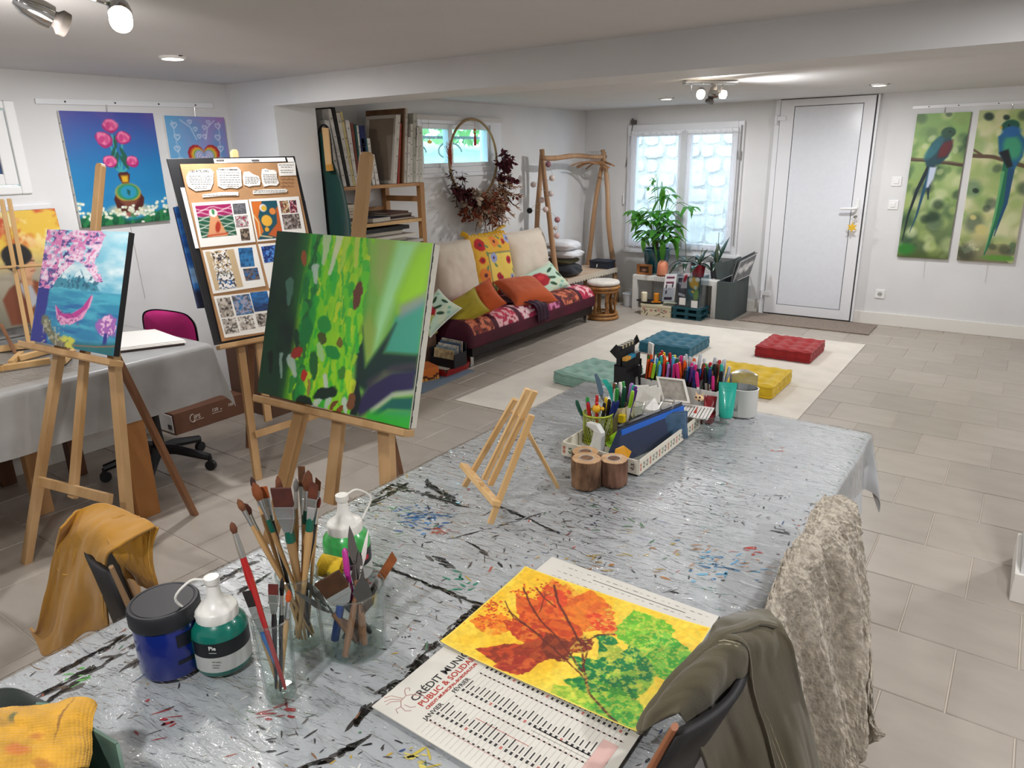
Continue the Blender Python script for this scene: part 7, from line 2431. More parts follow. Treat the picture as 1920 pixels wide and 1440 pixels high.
cz = TZ + .0012
cal = thing('wall_calendar', 'large white card calendar lying under the leaf print on the work table', 'calendar', (-.55, .9, TZ))
A_, B_, C2, D_ = V(-.738, .627, cz), V(-.738, 1.166, cz), V(-.364, 1.161, cz), V(-.356, .62, cz)
obj('card', MB().slab([A_, D_, C2, B_], (0, 0, .002)), mat('calendar_card', '#cfcbc1', 0.6, noise=.06, nscale=10), cal)
zc = cz + .0022
tx, ty = V(0, 1, 0), V(-1, 0, 0)          # the writing runs along +y, its top towards -x
inkd, inkr = mat('ink_dark', '#2f2d2e', 0.7), mat('ink_red2', '#a5352a', 0.7)
q0 = P2(779, 1316, zc)
for (s, sz, dx, dy, m_) in (('CRÉDIT MUNICIPAL', .0205, 0, 0, inkd), ('PUBLIC & SOLIDAIRE', .0165, .0165, -.002, inkr), ('CREDIT-MUNICIPAL-BORDEAUX.FR', .0082, .0275, -.002, inkr)):
	obj('lettering', MB().text(s, sz, (q0[0] + dx, q0[1] + dy, zc), tx, ty, 'LEFT', .0001, .0003), m_, cal)
for (s, u, v) in (('JANVIER', 799, 1351), ('FÉVRIER', 853, 1300)):
	p = P2(u, v, zc)
	obj('lettering', MB().text(s, .0115, (p[0], p[1], zc), tx, ty, 'LEFT', .0001, .0002), inkd, cal)
# line-drawn winged horse emblem
o_ = P2(752, 1325, zc)
mbl = MB()
em = [[(0, .0), (.012, .012), (.03, .014), (.04, .006), (.045, -.008)], [(.03, .014), (.038, .026), (.046, .03), (.052, .024), (.046, .018)], [(.012, .012), (-.002, .028), (-.014, .03)], [(.016, .013), (.004, .034), (-.01, .04)], [(.02, .014), (.012, .04), (-.002, .048)],
	  [(0, 0), (-.004, -.016), (.004, -.026)], [(.008, -.002), (.01, -.018), (.018, -.026)], [(.045, -.008), (.052, -.018), (.044, -.026)], [(.036, .002), (.05, 0), (.058, -.01)], [(0, 0), (-.012, .004), (-.018, -.008)]]
for l in em:
	mbl.tube([V(o_[0] - y * .75, o_[1] + x * .75, zc) for x, y in l], .0006, 4)
obj('winged_horse_emblem', mbl, mat('emblem_rose', '#a87a74', 0.7), cal)
mbl, mbr, mbg = MB(), MB(), MB()
def mark(mbx, x, y, lx, ly):
	mbx.add([(x, y, zc), (x + lx, y, zc), (x + lx, y + ly, zc), (x, y + ly, zc)], [(0, 1, 2, 3)])


for r in range(29):                      # days step along +x, two month columns side by side
	x = -.642 + r * .0094
	for (y0, L) in ((.672, .045), (.735, .04), (.80, .03)):
		mk = mbr if r % 7 == 6 else mbl
		mark(mk, x, y0, .0042, .006)
		mark(mbl, x + .001, y0 + .009, .0022, L * R_.uniform(.4, .9) * .6)
		mark(mbl, x, y0 - .016, .004, .003)
	mark(mbg, x - .003, .63, .0004, .22)
for y in (.655, .72, .785):
	mark(mbr, -.642, y, .27, .0007)
for y in (1.105, 1.125, 1.147):
	for r in range(22):
		mark(mbl if r % 3 else mbg, -.70 + r * .015, y, .008 * R_.random() + .003, .0012)
mark(mbl, -.62, 1.135, .2, .0016)
for (x, y, lx, ly, mk) in ((-.585, .70, .10, .0012, mbr), (-.50, .735, .12, .002, mbl), (-.50, .728, .1, .0014, mbg)):
	mark(mk, x, y, lx, ly)
for nm, mk, m_ in (('printed_days', mbl, inkd), ('printed_sundays', mbr, mat('ink_rose', '#b06a62', 0.7)), ('printed_rules', mbg, mat('ink_pale', '#9c978e', 0.7))):
	obj(nm, mk, m_, cal)['kind'] = 'stuff'
obj('pink_panel', MB().box(-.40, -.375, .70, .775, zc, zc + .0001), mat('panel_pink', '#c9a59c', 0.7), cal)

c = Cv(330, 250, 1.34, '#e6b62c')
c.mix(np.clip((fbm(c.x * 5, c.y * 5, 2) - .45) * 5, 0, 1), '#eccb4a', .7)
c.mix(np.clip((c.x * .5 + c.y - 1.15) * 3, 0, 1), '#d9cf4e', .8)
def pleaf(base, tip, w, col, col2, seed, lobes=0):
	bx, by = base
	dx, dy = tip[0] - bx, tip[1] - by
	L = math.hypot(dx, dy)
	ux_, uy_ = dx / L, dy / L
	pts = []
	for sgn in (1, -1):
		row = []
		for k in range(15):
			t = k / 14
			ww = w * math.sin(PI * min(t ** .8, 1)) * (1 + .12 * (k % 2)) * (1 if not lobes else (.75 + .35 * abs(math.sin(t * PI * lobes))))
			row.append((bx + dx * t - uy_ * ww * sgn, by + dy * t + ux_ * ww * sgn))
		pts += row if sgn > 0 else row[::-1]
	before = c.a.copy()
	c.poly(pts, col, warp=.02, wsc=30, seed=seed)
	msk = np.abs(c.a - before).sum(2) > .02
	tex = fbm(c.x * 22, c.y * 22, seed, 4)
	c.mix(msk * np.clip((tex - .5) * 9, 0, 1), col2, .75)
	c.line([base, tip], .006, col2, .6)


# picture frame here: x to the right along the long side (towards +y in the room), y downwards
for a in (((.30, .62), (.02, .72), .10, '#dd7a1e', '#e9b53a'), ((.62, .5), (.35, .02), .15, '#d98420', '#e8b43c'), ((.5, .4), (.24, .02), .12, '#cf4520', '#e0952e'), ((.55, .5), (.12, .32), .12, '#d06022', '#b53a1c'), ((.70, .42), (.52, .0), .16, '#d9741e', '#c9541c'),
		  ((.75, .55), (.36, .48), .13, '#cf5a1e', '#b03a1a'), ((.88, .34), (.60, .22), .07, '#cf3f1c', '#dd7a2a'), ((.58, .62), (.20, .60), .09, '#b03a1e', '#d97a2a'), ((.62, .78), (.22, .92), .10, '#b5421e', '#7a2a1a'), ((.66, .66), (.40, .80), .09, '#8a2f1c', '#a84a22'),
		  ((.60, .82), (.40, .99), .08, '#9a2f20', '#c9602a'), ((.74, .72), (.50, .55), .09, '#6e2a1a', '#93401f'), ((.80, .58), (.66, .5), .08, '#7a2f1c', '#a8521f'), ((1.12, .34), (.86, .06), .17, '#5fa82a', '#8fc23a'), ((1.2, .3), (.98, .3), .16, '#4f9a2a', '#8abf35'),
		  ((1.32, .55), (1.08, .15), .15, '#3f9a30', '#8fc445'), ((1.22, .72), (.80, .42), .12, '#0f6a34', '#c2b93a'), ((1.22, .73), (.72, .66), .10, '#11703a', '#b5bf3c'), ((1.22, .75), (.80, .86), .11, '#126a36', '#4f9a2f'), ((1.22, .73), (.98, .34), .09, '#157038', '#a5bf3a'),
		  ((1.3, .92), (.86, .97), .12, '#55a82e', '#a0c944'), ((1.30, .98), (1.02, .82), .13, '#3f9a34', '#9fc840'), ((1.0, 1.02), (.78, .92), .1, '#86b030', '#b9c944'), ((.92, .40), (.76, .42), .04, '#0f6a3a', '#2f8a3a')):
	pleaf(*a, seed=R_.randint(1, 99))
for (x, y) in ((.26, .16), (.16, .28), (.06, .52), (.12, .66), (.3, .55)):
	rr2 = random.Random(int(x * 100))
	for k in range(46):
		c.ell(x + rr2.gauss(0, .045), y + rr2.gauss(0, .045), .010, .007, rr2.choice(['#b53a1c', '#d9621e', '#c94f1c']), rr2.uniform(0, 3), .4)
br = '#5a2418'
for l, w in (([(.28, .08), (.40, .24), (.58, .40), (.74, .54), (.86, .72), (.98, .88), (1.22, 1.0)], .016), ([(.12, .22), (.26, .36), (.42, .48), (.62, .58), (.86, .74)], .013), ([(.18, .5), (.4, .58), (.62, .66), (.9, .78)], .012), ([(.1, .42), (.24, .54), (.5, .6)], .009), ([(.2, .18), (.32, .26), (.42, .30)], .011), ([(.74, .54), (.78, .40), (.86, .34)], .012), ([(.72, .46), (.80, .58), (.86, .74)], .012), ([(.36, .40), (.28, .2)], .007)):
	c.line(l, w, br, .92, taper=w * .9, warp=.012, wsc=26)
c.mix((fbm(c.x * 60, c.y * 60, 14, 2) > .60) * (c.x > .7), '#d9c94a', .55)
c.tone(.12, 40, 40, 5)
c.mix(np.clip((.012 - np.minimum(np.minimum(c.x, 1.34 - c.x), np.minimum(c.y, 1 - c.y))) * 200, 0, 1), '#e9cf5e')
# corners from the photograph, on the table plane
zl = TZ + .006
TLp, BLp, TRp, BRp2 = atz(825, 1207, zl), atz(1198, 1381, zl), atz(985, 1066, zl), atz(1332, 1182, zl)
def curl(u, v):
	e = np.maximum(0, np.abs(u - .5) * 2 - .6) ** 2 + np.maximum(0, np.abs(v - .5) * 2 - .6) ** 2
	return np.stack([0 * u, 0 * u, .018 * e + .002 * np.sin(u * 5) * np.sin(v * 4)], -1)


lp = thing('leaf_print_painting', 'bright leaf print in orange, brown and green lying on the calendar', 'painting', tuple((TLp + BRp2) / 2))
# short axis of the picture runs away from the viewer: left edge of the picture = near-left corner to far-left corner
psheet('painted_sheet', c, TRp, BRp2, TLp, vmat('print_matt', 0.5, bump=.1, bscale=400), lp, BR=BLp, bend=curl)
# ================================================================== THINGS ON THE BIG TABLE
ZB = TZ + .0012


def base(u, v, z=None):
	return atz(u, v, ZB if z is None else z)


def atd(u, v, d):
	r = ray(u, v)
	return np.array([0, 0, CAM_H]) + r * (d / F_PX)


def dep(p):
	return (RC @ (np.array(p) - np.array([0, 0, CAM_H])))[2]


# paint jar and bottles
b = base(328, 1243)
t = thing('paint_jar', 'big dark blue paint jar with a black screw lid at the near left', 'jar', tuple(b))
obj('jar_body', MB().lathe([(.046, 0), (.052, .004), (.054, .012), (.0535, .095), (.05, .103), (0, .103)], b, 36), mat('jar_blue', '#0c1f6e', 0.15, coat=.6), t, smooth=True)
obj('lid', MB().lathe([(.0565, .098), (.0575, .1), (.0575, .124), (.055, .128), (.0515, .128), (.0505, .1268), (.0495, .1268), (.0485, .128), (.045, .128), (0, .128)], b, 48, wob=lambda a, z: 1 + .004 * math.sin(a * 60) * (z < .124)), mat('lid_black', '#1b1b20', 0.55), t, smooth=True)
ang0 = math.atan2(-b[1], -b[0])
def label_patch(parent, b, r, z0, z1, a0, a1, m, name='label', n=14):
	mb = MB()
	P = [[(b[0] + r * math.cos(a), b[1] + r * math.sin(a), b[2] + z) for a in np.linspace(a0, a1, n)] for z in (z0, z1)]
	mb.grid(np.array(P))
	return obj(name, mb, m, parent, **SA)


label_patch(t, b, .0543, .062, .086, ang0 + .15, ang0 + .8, mat('label_black', '#0d0f1c', 0.4))
label_patch(t, b, .0543, .03, .038, ang0 + .1, ang0 + 1.1, mat('label_black'), 'label_stripe')
label_patch(t, b, .0544, .045, .058, ang0 + .75, ang0 + 1.0, mat('label_pale_blue', '#5b6fae', 0.4), 'price_label')


def squeeze(lab, b, R, H, col, band, capc='#dddbd4', strap=1):
	t = thing('paint_bottle', lab, 'bottle', tuple(b))
	m = mat('bottle_' + col[1:], col, 0.25, coat=.4)
	obj('bottle_body', MB().lathe([(R * .9, 0), (R * .97, .004), (R, .012), (R, H * .72), (R * .94, H * .84), (R * .78, H * .93), (R * .66, H), (0, H)], b, 36), m, t, smooth=True)
	for (z0, z1, a0, a1, c_) in band:
		label_patch(t, b, R * 1.006, H * z0, H * z1, ang0 + a0, ang0 + a1, mat('blabel_' + c_[1:], c_, 0.4), 'label', 24)
	cm_ = mat('cap_' + capc[1:], capc, 0.35)
	obj('cap', MB().lathe([(R * .7, H * .94), (R * .74, H * .96), (R * .74, H * 1.12), (R * .7, H * 1.15), (R * .62, H * 1.17), (R * .4, H * 1.24), (R * .25, H * 1.38), (R * .2, H * 1.62), (0, H * 1.62)], b, 80, wob=lambda a, z: 1 + .007 * math.sin(a * 26) * (z < H * 1.13)), cm_, t, smooth=True)
	obj('nozzle', MB().lathe([(R * .26, H * 1.6), (R * .27, H * 1.62), (R * .27, H * 1.72), (R * .1, H * 1.73), (0, H * 1.72)], b, 20), cm_, t, smooth=True)
	a = ang0 + 1.6 * strap
	e = V(math.cos(a), math.sin(a), 0)
	pts = [b + V(0, 0, H * 1.7) + e * R * .25, b + V(0, 0, H * 1.74) + e * R * .7, b + V(0, 0, H * 1.5) + e * R * 1.25, b + V(0, 0, H * 1.2) + e * R * .95, b + V(0, 0, H * 1.02) + e * R * .7]
	obj('cap_strap', MB().tube(catmull(pts, 5), .0022, 6), cm_, t, smooth=True)
	return t


b = base(422, 1238)
sb = squeeze('emerald green paint bottle with a white nozzle cap beside the blue jar', b, .047, .098, '#0f6a5c', ((.42, .7, -1.3, 1.3, '#14181a'), (.12, .42, -1.3, 1.3, '#b9bab6')), strap=-1)
lt_ = wt
for (tx_, sz, z, da, m_) in (('Pie', .0105, .058, -.55, whitem), ('–––––', .005, .051, -.55, whitem), ('–– –––', .005, .033, -.5, inkd), ('––––––', .004, .027, -.5, inkd), ('–––––', .004, .022, -.5, inkd)):
	a = ang0 + da
	o_ = b + V(math.cos(a) * .0482, math.sin(a) * .0482, z)
	obj('lettering', MB().text(tx_, sz, o_, (-math.sin(a), math.cos(a), 0), (0, 0, 1), 'LEFT', .0001, .0002), m_, sb)
b = base(655, 1072)
squeeze('light green paint bottle with a white nozzle cap behind the brush jars', b, .049, .105, '#3fae55', ((.3, .62, -1.4, 1.4, '#14161a'), (.4, .5, .5, .75, '#b5202c'), (.0, .3, -1.4, 1.4, '#c4c4c0')), strap=1)

# glasses
gls = clearglass('drinking_glass', '#f8fbfa', 1.0, 0.02, 0.02)


def tumbler(lab, b, r0, r1, H, thick=.012, cat='glass', name='glass_tumbler'):
	t = thing(name, lab, cat, tuple(b))
	obj('glass_wall', MB().lathe([(r0 * .9, 0), (r0, .002), (r1, H - .001), (r1 - .0012, H), (r1 - .0024, H - .001), (r0 - .003, thick), (0, thick * .8)], b, 40), gls, t, smooth=True)
	obj('rim', MB().lathe([(r1 + .0004, H - .002), (r1 + .0006, H), (r1 - .002, H + .0004), (r1 - .0026, H - .002)], b, 40, caps=False), clearglass('glass_rim', '#eef3f1', 1.5, .05, .15), t, smooth=True)
	obj('thick_base', MB().lathe([(0, .001), (r0 * .92, .001), (r0 * .95, .003), (r0 * .93, thick), (0, thick)], b, 40), clearglass('glass_base', '#f0f4f2', 1.5, .05, .06), t, smooth=True)
	return t


G1b, G2b, G3b = base(528, 1303), base(572, 1203), base(666, 1208)
tumbler('slim tall glass holding the red-handled brush, nearest the viewer', G1b, .025, .031, .15)
tumbler('tall glass full of long wooden brushes behind the slim one', G2b, .033, .037, .145)
tumbler('wide glass beaker crammed with palette knives and brushes', G3b, .056, .061, .125, .006)

SILV = mat('ferrule_silver', '#c4c4c2', 0.25, metal=.9)


def hm(c):
	return wood('handle_wood_' + c[1:], c, '#' + ''.join('%02x' % int(x * 200) for x in hx(c)), 14, (1, 1, .1)) if c in ('#c39a66', '#b58a58') else mat('handle_' + c[1:], c, 0.3, coat=.4)


def brush(lab, b, top, kind, hair, handle, r=.004, fl=.03, hl=.022, w=.006, band=None, grp='brushes in the glasses'):
	"""b: butt end, top: tip of the hair"""
	b, top = V(*b), V(*top)
	d = unit(top - b)
	L = np.linalg.norm(top - b)
	t = thing('paint_brush', lab, 'brush', tuple(b), 0, grp)
	p = lambda s: b + d * s
	Lh = L - fl - hl
	obj('handle', MB().tube([p(0), p(Lh * .03), p(Lh * .55), p(Lh * .85), p(Lh)], [r * .35, r * .6, r * .8, r * 1.15, r * .85], 10), hm(handle), t, smooth=True)
	if band:
		obj('painted_band', MB().tube([p(Lh * .9), p(Lh)], [r * 1.2, r * 1.0], 12), mat('band_' + band[1:], band, .35), t, smooth=True)
	side = unit(np.cross(d, ray(960, 720)))
	up_ = np.cross(side, d)
	if kind == 'round':
		obj('ferrule', MB().tube([p(Lh - .002), p(Lh + fl * .4), p(Lh + fl)], [r * .95, r * .9, w * .7], 10), SILV, t, smooth=True)
		obj('bristles', MB().tube([p(Lh + fl), p(Lh + fl + hl * .35), p(Lh + fl + hl * .75), p(L)], [w * .7, w, w * .75, w * .12], 10), mat('hair_' + hair[1:], hair, .8, noise=.5, nscale=60), t, smooth=True)
	else:
		q = lambda s, ww, th: [p(s) - side * ww - up_ * th, p(s) + side * ww - up_ * th, p(s) + side * ww + up_ * th, p(s) - side * ww + up_ * th]
		F_ = [(0, 3, 2, 1), (4, 5, 6, 7), (0, 1, 5, 4), (1, 2, 6, 5), (2, 3, 7, 6), (3, 0, 4, 7)]
		obj('ferrule', MB().add(q(Lh - .003, r * .9, r * .9) + q(Lh + fl * .55, w * .9, w * .3), F_).add(q(Lh + fl * .55, w * .9, w * .3) + q(Lh + fl, w, w * .28), F_), SILV, t, bevel=.0008)
		cut = .006 if kind == 'angle' else 0
		tip = q(L, w * 1.02, w * .12)
		tip = [x - d * cut * (1 if i in (0, 3) else -.4) for i, x in enumerate(tip)]
		obj('bristles', MB().add(q(Lh + fl, w * .97, w * .27) + tip, F_), mat('hair_' + hair[1:], hair, .8, noise=.5, nscale=60), t, bevel=.001)
	return t


NAT, BLK_, GRN = '#c39a66', '#17161a', '#0f5a48'
d2 = dep(G2b)
for i, (lab, u, v, dd, kind, hair, handle, kw) in enumerate([
		('round brown brush with natural handle leaning furthest left in the tall glass', 446, 936, -.02, 'round', '#7a4a2c', NAT, dict(w=.006)),
		('round dark-tipped brush second from the left in the tall glass', 457, 944, .0, 'round', '#5c2f1e', NAT, dict(w=.0075, fl=.034)),
		('small dark round brush peeping out behind the green-banded one', 471, 894, .05, 'round', '#3f1f18', NAT, dict(w=.005)),
		('round orange-brown brush with a dark green band in the tall glass', 475, 905, .01, 'round', '#8a4a22', NAT, dict(w=.0085, band=GRN, fl=.04, hl=.032)),
		('flat orange brush with a black handle in the tall glass', 494, 912, .03, 'flat', '#a8521e', BLK_, dict(w=.006, fl=.04)),
		('slim round brown brush behind the widest flat brush', 520, 892, .05, 'round', '#6a3a22', NAT, dict(w=.006, hl=.03)),
		('widest flat brown brush with silver ferrule and green band, front of the tall glass', 526, 915, -.02, 'flat', '#51241a', NAT, dict(w=.0165, r=.0075, fl=.05, hl=.036, band=GRN)),
		('grey-haired round brush in the tall glass', 555, 898, .03, 'round', '#6f6a66', NAT, dict(w=.005)),
		('flat dark brown brush with black handle, tallest in the tall glass', 565, 874, .04, 'flat', '#5a3518', BLK_, dict(w=.006, fl=.05, hl=.036)),
		('big round brown brush with a green band at the right of the tall glass', 578, 882, .01, 'round', '#6a3a1e', NAT, dict(w=.0095, fl=.04, hl=.036, band=GRN, r=.005)),
		('angled flat brown brush with a green band at the right of the tall glass', 589, 903, .0, 'angle', '#63301c', NAT, dict(w=.008, fl=.036, hl=.032, band=GRN, r=.006)),
		('slim angled brown brush behind the green-banded angled one', 597, 897, .04, 'angle', '#7a4526', NAT, dict(w=.005)),
		('small round brush with a black handle furthest right in the tall glass', 600, 932, .02, 'round', '#7a2f1e', BLK_, dict(w=.0035, fl=.03, hl=.02))]):
	a = i * 2.4
	top = atd(u, v, d2 + dd - .12)
	# the butt rests on the glass floor opposite to the lean
	dxy = (top - G2b)[:2]
	bt_ = G2b + V(-dxy[0] * .09 + .012 * math.cos(a), -dxy[1] * .09 + .012 * math.sin(a), .0135)
	brush(lab, bt_, top, kind, hair, handle, **kw)
d1 = dep(G1b)
for i, (lab, u, v, dd, kind, hair, handle, kw) in enumerate([
		('long brush with bright red handle sticking out of the slim glass', 434, 979, -.10, 'round', '#6a3a22', '#a81a1c', dict(w=.0055, r=.0055, fl=.04, hl=.018)),
		('brush with a blue handle and dark filbert hair in the slim glass', 462, 1108, -.07, 'flat', '#241c1a', '#2a6fb5', dict(w=.007, fl=.045, hl=.03, r=.005)),
		('flat brush with dark red hair and black handle in the slim glass', 512, 1095, -.05, 'flat', '#5c1f16', BLK_, dict(w=.008, hl=.018)),
		('slim black-haired brush in the middle of the slim glass', 529, 1082, -.03, 'round', '#1c1614', BLK_, dict(w=.004, hl=.03)),
		('small orange-tipped brush in the slim glass', 542, 1106, -.04, 'round', '#c4501c', NAT, dict(w=.005, hl=.02)),
		('short dark round brush at the left of the slim glass', 474, 1130, -.03, 'round', '#3c2a1e', NAT, dict(w=.004))]):
	top = atd(u, v, d1 + dd)
	dxy = (top - G1b)[:2]
	bt_ = G1b + V(-dxy[0] * .1 + .006 * math.cos(i * 2), -dxy[1] * .1 + .006 * math.sin(i * 2), .014)
	brush(lab, bt_, top, kind, hair, handle, **kw)

d3 = dep(G3b)
blade = mat('blade_steel', '#6f6a66', 0.3, metal=.85)
def knife(lab, u, v, dd, w, hl, rz=0, hcol='#8a6244'):
	top = atd(u, v, d3 + dd)
	dxy = (top - G3b)[:2]
	b_ = G3b + V(-dxy[0] * .3 + .02 * math.cos(rz * 5), -dxy[1] * .3 + .02 * math.sin(rz * 5), .008)
	d = unit(top - b_)
	L = np.linalg.norm(top - b_)
	t = thing('palette_knife', lab, 'palette knife', tuple(b_), 0, 'palette knives in the glass beaker')
	s = unit(np.cross(d, ray(960, 720)) + rz * V(0, 0, .3))
	nn = np.cross(s, d)
	h0 = L - hl
	obj('handle', MB().tube([b_, b_ + d * h0 * .3, b_ + d * h0 * .8], [.005, .007, .0045], 8), wood('knife_wood', '#8a6244', '#6a452c', 12, (1, 1, .2)), t, smooth=True)
	obj('shank', MB().tube([b_ + d * h0 * .78, b_ + d * h0 + nn * .006, b_ + d * (h0 + .006)], .0018, 6), blade, t)
	p = lambda f, g: b_ + d * (h0 + hl * f) + s * w * g
	obj('blade', MB().slab([p(.02, -.25), p(.02, .25), p(.35, 1), p(.75, .55), p(1, 0), p(.75, -.55), p(.35, -1)], nn * .0008), blade, t)


knife('long lozenge palette knife standing against the light green bottle', 655, 985, 0.0, .009, .07, .2)
knife('narrow pointed palette knife at the back right of the beaker', 691, 990, .02, .005, .08, -.2)
knife('leaf-bladed palette knife in the middle of the beaker', 672, 1030, 0.0, .012, .075, .4)
knife('broad dark palette knife standing at the front right of the beaker', 680, 1078, -.04, .018, .06, .1)
knife('long palette knife leaning out of the beaker to the left', 551, 1108, -.05, .006, .08, .6)
knife('slim palette knife leaning left above the other one', 566, 1083, -.03, .008, .07, -.5)
knife('short pointed palette knife at the right of the beaker', 703, 1095, -.02, .01, .06, .3)
brush('wide flat brush with brown bristles slanting out of the beaker', G3b + V(.01, .03, .01), atd(612, 1082, d3 - .04), 'flat', '#4a2c14', BLK_, r=.008, w=.024, fl=.025, hl=.035, grp='brushes in the beaker')
brush('worn ragged brush with orange hair leaning right out of the beaker', G3b + V(-.02, -.01, .01), atd(741, 1040, d3), 'angle', '#8a4a1e', BLK_, r=.006, w=.008, fl=.04, hl=.05, grp='brushes in the beaker')
t = thing('marker_pen', 'pink marker pen standing in the beaker', 'pen', tuple(G3b + V(0, .02, .01)))
q = atd(646, 1028, d3)
obj('barrel', MB().tube([G3b + V(.0, .015, .01), q * .75 + G3b * .25], .005, 10), mat('pen_pink', '#b02f8a', .3), t, smooth=True)
obj('cap', MB().tube([q * .75 + G3b * .25, q * .97 + G3b * .03, q], [.0058, .0055, .003], 10), mat('pen_pink'), t, smooth=True)
t = thing('sponge_roller', 'yellow foam roller on a dark blue handle leaning in the beaker', 'roller', tuple(G3b + V(-.02, 0, .01)))
q0, q1 = atd(597, 1058, d3 + .02), atd(642, 1068, d3 + .02)
obj('foam', MB().tube([q0, q0 + (q1 - q0) * .06, q0 + (q1 - q0) * .94, q1], [.014, .0205, .0205, .015], 18), mat('foam_yellow', '#d1b02c', 0.95, bump=.4, bscale=200), t, smooth=True)
obj('wire_axle', MB().tube(catmull([q1, q1 + V(.006, 0, -.004), (q0 + q1) / 2 + V(0, 0, -.03), G3b + V(-.02, .0, .09)], 5), .0018, 6), steel, t, smooth=True)
obj('roller_handle', MB().tube([G3b + V(-.02, 0, .1), G3b + V(-.03, -.02, .01)], .0075, 10), mat('handle_navy', '#1a3f8a', .3), t, smooth=True)

# small open easel
t = thing('mini_easel', 'small empty wooden display easel standing on the work table', 'easel', tuple(base(960, 950)))
F1, F2, Fr = base(871, 911), base(919, 981), base(1046, 916)
dd = unit(F2 - F1)
pp_ = V(-dd[1], dd[0], 0)
if np.dot(pp_, Fr - F1) < 0:
	pp_ = -pp_
upE = unit(pp_ * math.sin(.36) + V(0, 0, 1) * math.cos(.36))
nE = unit(np.cross(dd, upE))
if np.dot(nE, pp_) > 0:
	nE = -nE
me_ = wood('beech_pale', '#d8b480', '#c49a62', 12)
for nm, (a, b_) in (('upright', ((966, 748), F1)), ('upright', ((997, 778), F2)), ('mast_rail', ((990, 729), (908, 898))), ('mast_rail', ((1003, 733), (919, 909)))):
	A = atp(*a, F1, nE)
	B = b_ if not isinstance(b_, tuple) else atp(*b_, F1, nE)
	obj(nm, MB().bar(B, A, .0105, .014, nE), me_, t, bevel=.001)
for a, b_ in (((960, 771), (990, 789)), ((993, 746), (996, 749)), ((970, 775), (974, 780))):
	obj('dowel', MB().cyl(atp(*a, F1 - nE * .004, nE), atp(*b_, F1 - nE * .004, nE), .003, n=8), me_, t)
A, B = atp(869, 872, F1 + nE * .014, nE), atp(931, 945, F1 + nE * .014, nE)
obj('ledge', MB().bar(A, B, .022, .012, upE), me_, t, bevel=.001)
obj('rear_leg', MB().bar(Fr + V(0, 0, .004), atp(984, 800, F1 - nE * .012, nE), .0105, .009, nE), me_, t, bevel=.001)

# three log tealight holders
for (u, v, R, H, lab, dark) in ((1097, 884, .036, .06, 'bark-covered log candle holder at the back left of the three', 0), (1099, 909, .0385, .077, 'bark-covered log candle holder at the front left of the three, tallest', 0), (1150, 905, .036, .07, 'dark-barked log candle holder at the right of the three', 1)):
	b = base(u, v)
	t = thing('log_candle_holder', lab, 'candle holder', tuple(b), 0, 'log tealight holders')
	wob = lambda a, z: 1 + .03 * math.sin(a * 5 + z * 20) + .02 * math.sin(a * 13 + z * 55) + .015 * math.sin(a * 29)
	obj('bark', MB().lathe([(R * .97, 0)] + [(R, H * k / 10) for k in range(1, 11)], b, 60, wob=wob), mat('bark_%d' % dark, ['#8a6a50', '#4f3326'][dark], .95, noise=1, nscale=40, color2=['#4a3222', '#7a5a48'][dark], bump=1.0, bscale=90, stretch=(1, 1, .35)), t, smooth=True, angle=80)
	obj('cut_top', MB().lathe([(R * .99, H - .001), (R * .97, H + .0005), (R * .52, H + .0005), (R * .5, H - .008), (0, H - .008)], b, 40), wood('log_end', '#c09c74', '#a98258', 40, (1, 1, 1)), t, smooth=True)
	obj('tealight_cup', MB().lathe([(R * .5, H - .006), (R * .5, H + .0015), (R * .46, H + .0015), (R * .44, H - .004), (0, H - .004)], b, 30), mat('tealight_alu', '#b9b9b4', .4, metal=.15), t, smooth=True)
	obj('wax', MB().lathe([(R * .43, H - .0035), (0, H - .0032)], b, 24), mat('wax_white', '#cfcac0', .5), t)

# patterned tray with pens, pouches and boxes
q = [(-1.015, 1.655), (-.765, 1.65), (-.762, 2.085), (-1.01, 2.09)]
tr_ = thing('patterned_tray', 'long shallow white tray with a small printed plant pattern holding pens and pouches', 'tray', (-.89, 1.87, ZB))
trm = mat('tray_cream', '#d2ccbd', .5)
obj('tray_floor', MB().prism(q, ZB, ZB + .004), trm, tr_)
for i in range(4):
	a, b = V(*q[i], 0), V(*q[(i + 1) % 4], 0)
	d = unit(b - a)
	o_ = V(d[1], -d[0], 0)
	obj('tray_side', MB().slab([a - o_ * 0 + V(0, 0, ZB), b + V(0, 0, ZB), b + V(0, 0, ZB + .042), a + V(0, 0, ZB + .042)], -o_ * .004), trm, tr_)
	L = np.linalg.norm(b - a)
	nx_ = int(L / .0026)
	c = Cv(nx_, 18, L / .042, '#d2ccbd')
	for k in range(int(L / .02)):
		x = .24 + k * .476
		if k % 3 == 0:
			c.poly([(x - .1, .25), (x + .12, .25), (x + .1, .8), (x - .08, .8)], '#a8604c', soft=.05)
			c.line([(x - .1, .5), (x + .12, .5)], .06, '#d2ccbd')
		else:
			for j in range(5):
				c.ell(x + .1 * math.cos(j * 1.3), .5 + .2 * math.sin(j * 1.3), .06, .09, '#3f5a3c' if k % 3 == 1 else '#4a4640', j, .3)
	psheet('printed_pattern', c, a + V(0, 0, ZB + .041) + o_ * .0005, b + V(0, 0, ZB + .041) + o_ * .0005, a + V(0, 0, ZB + .001) + o_ * .0005, vmat('print_matt'), tr_)
zt_ = ZB + .0045
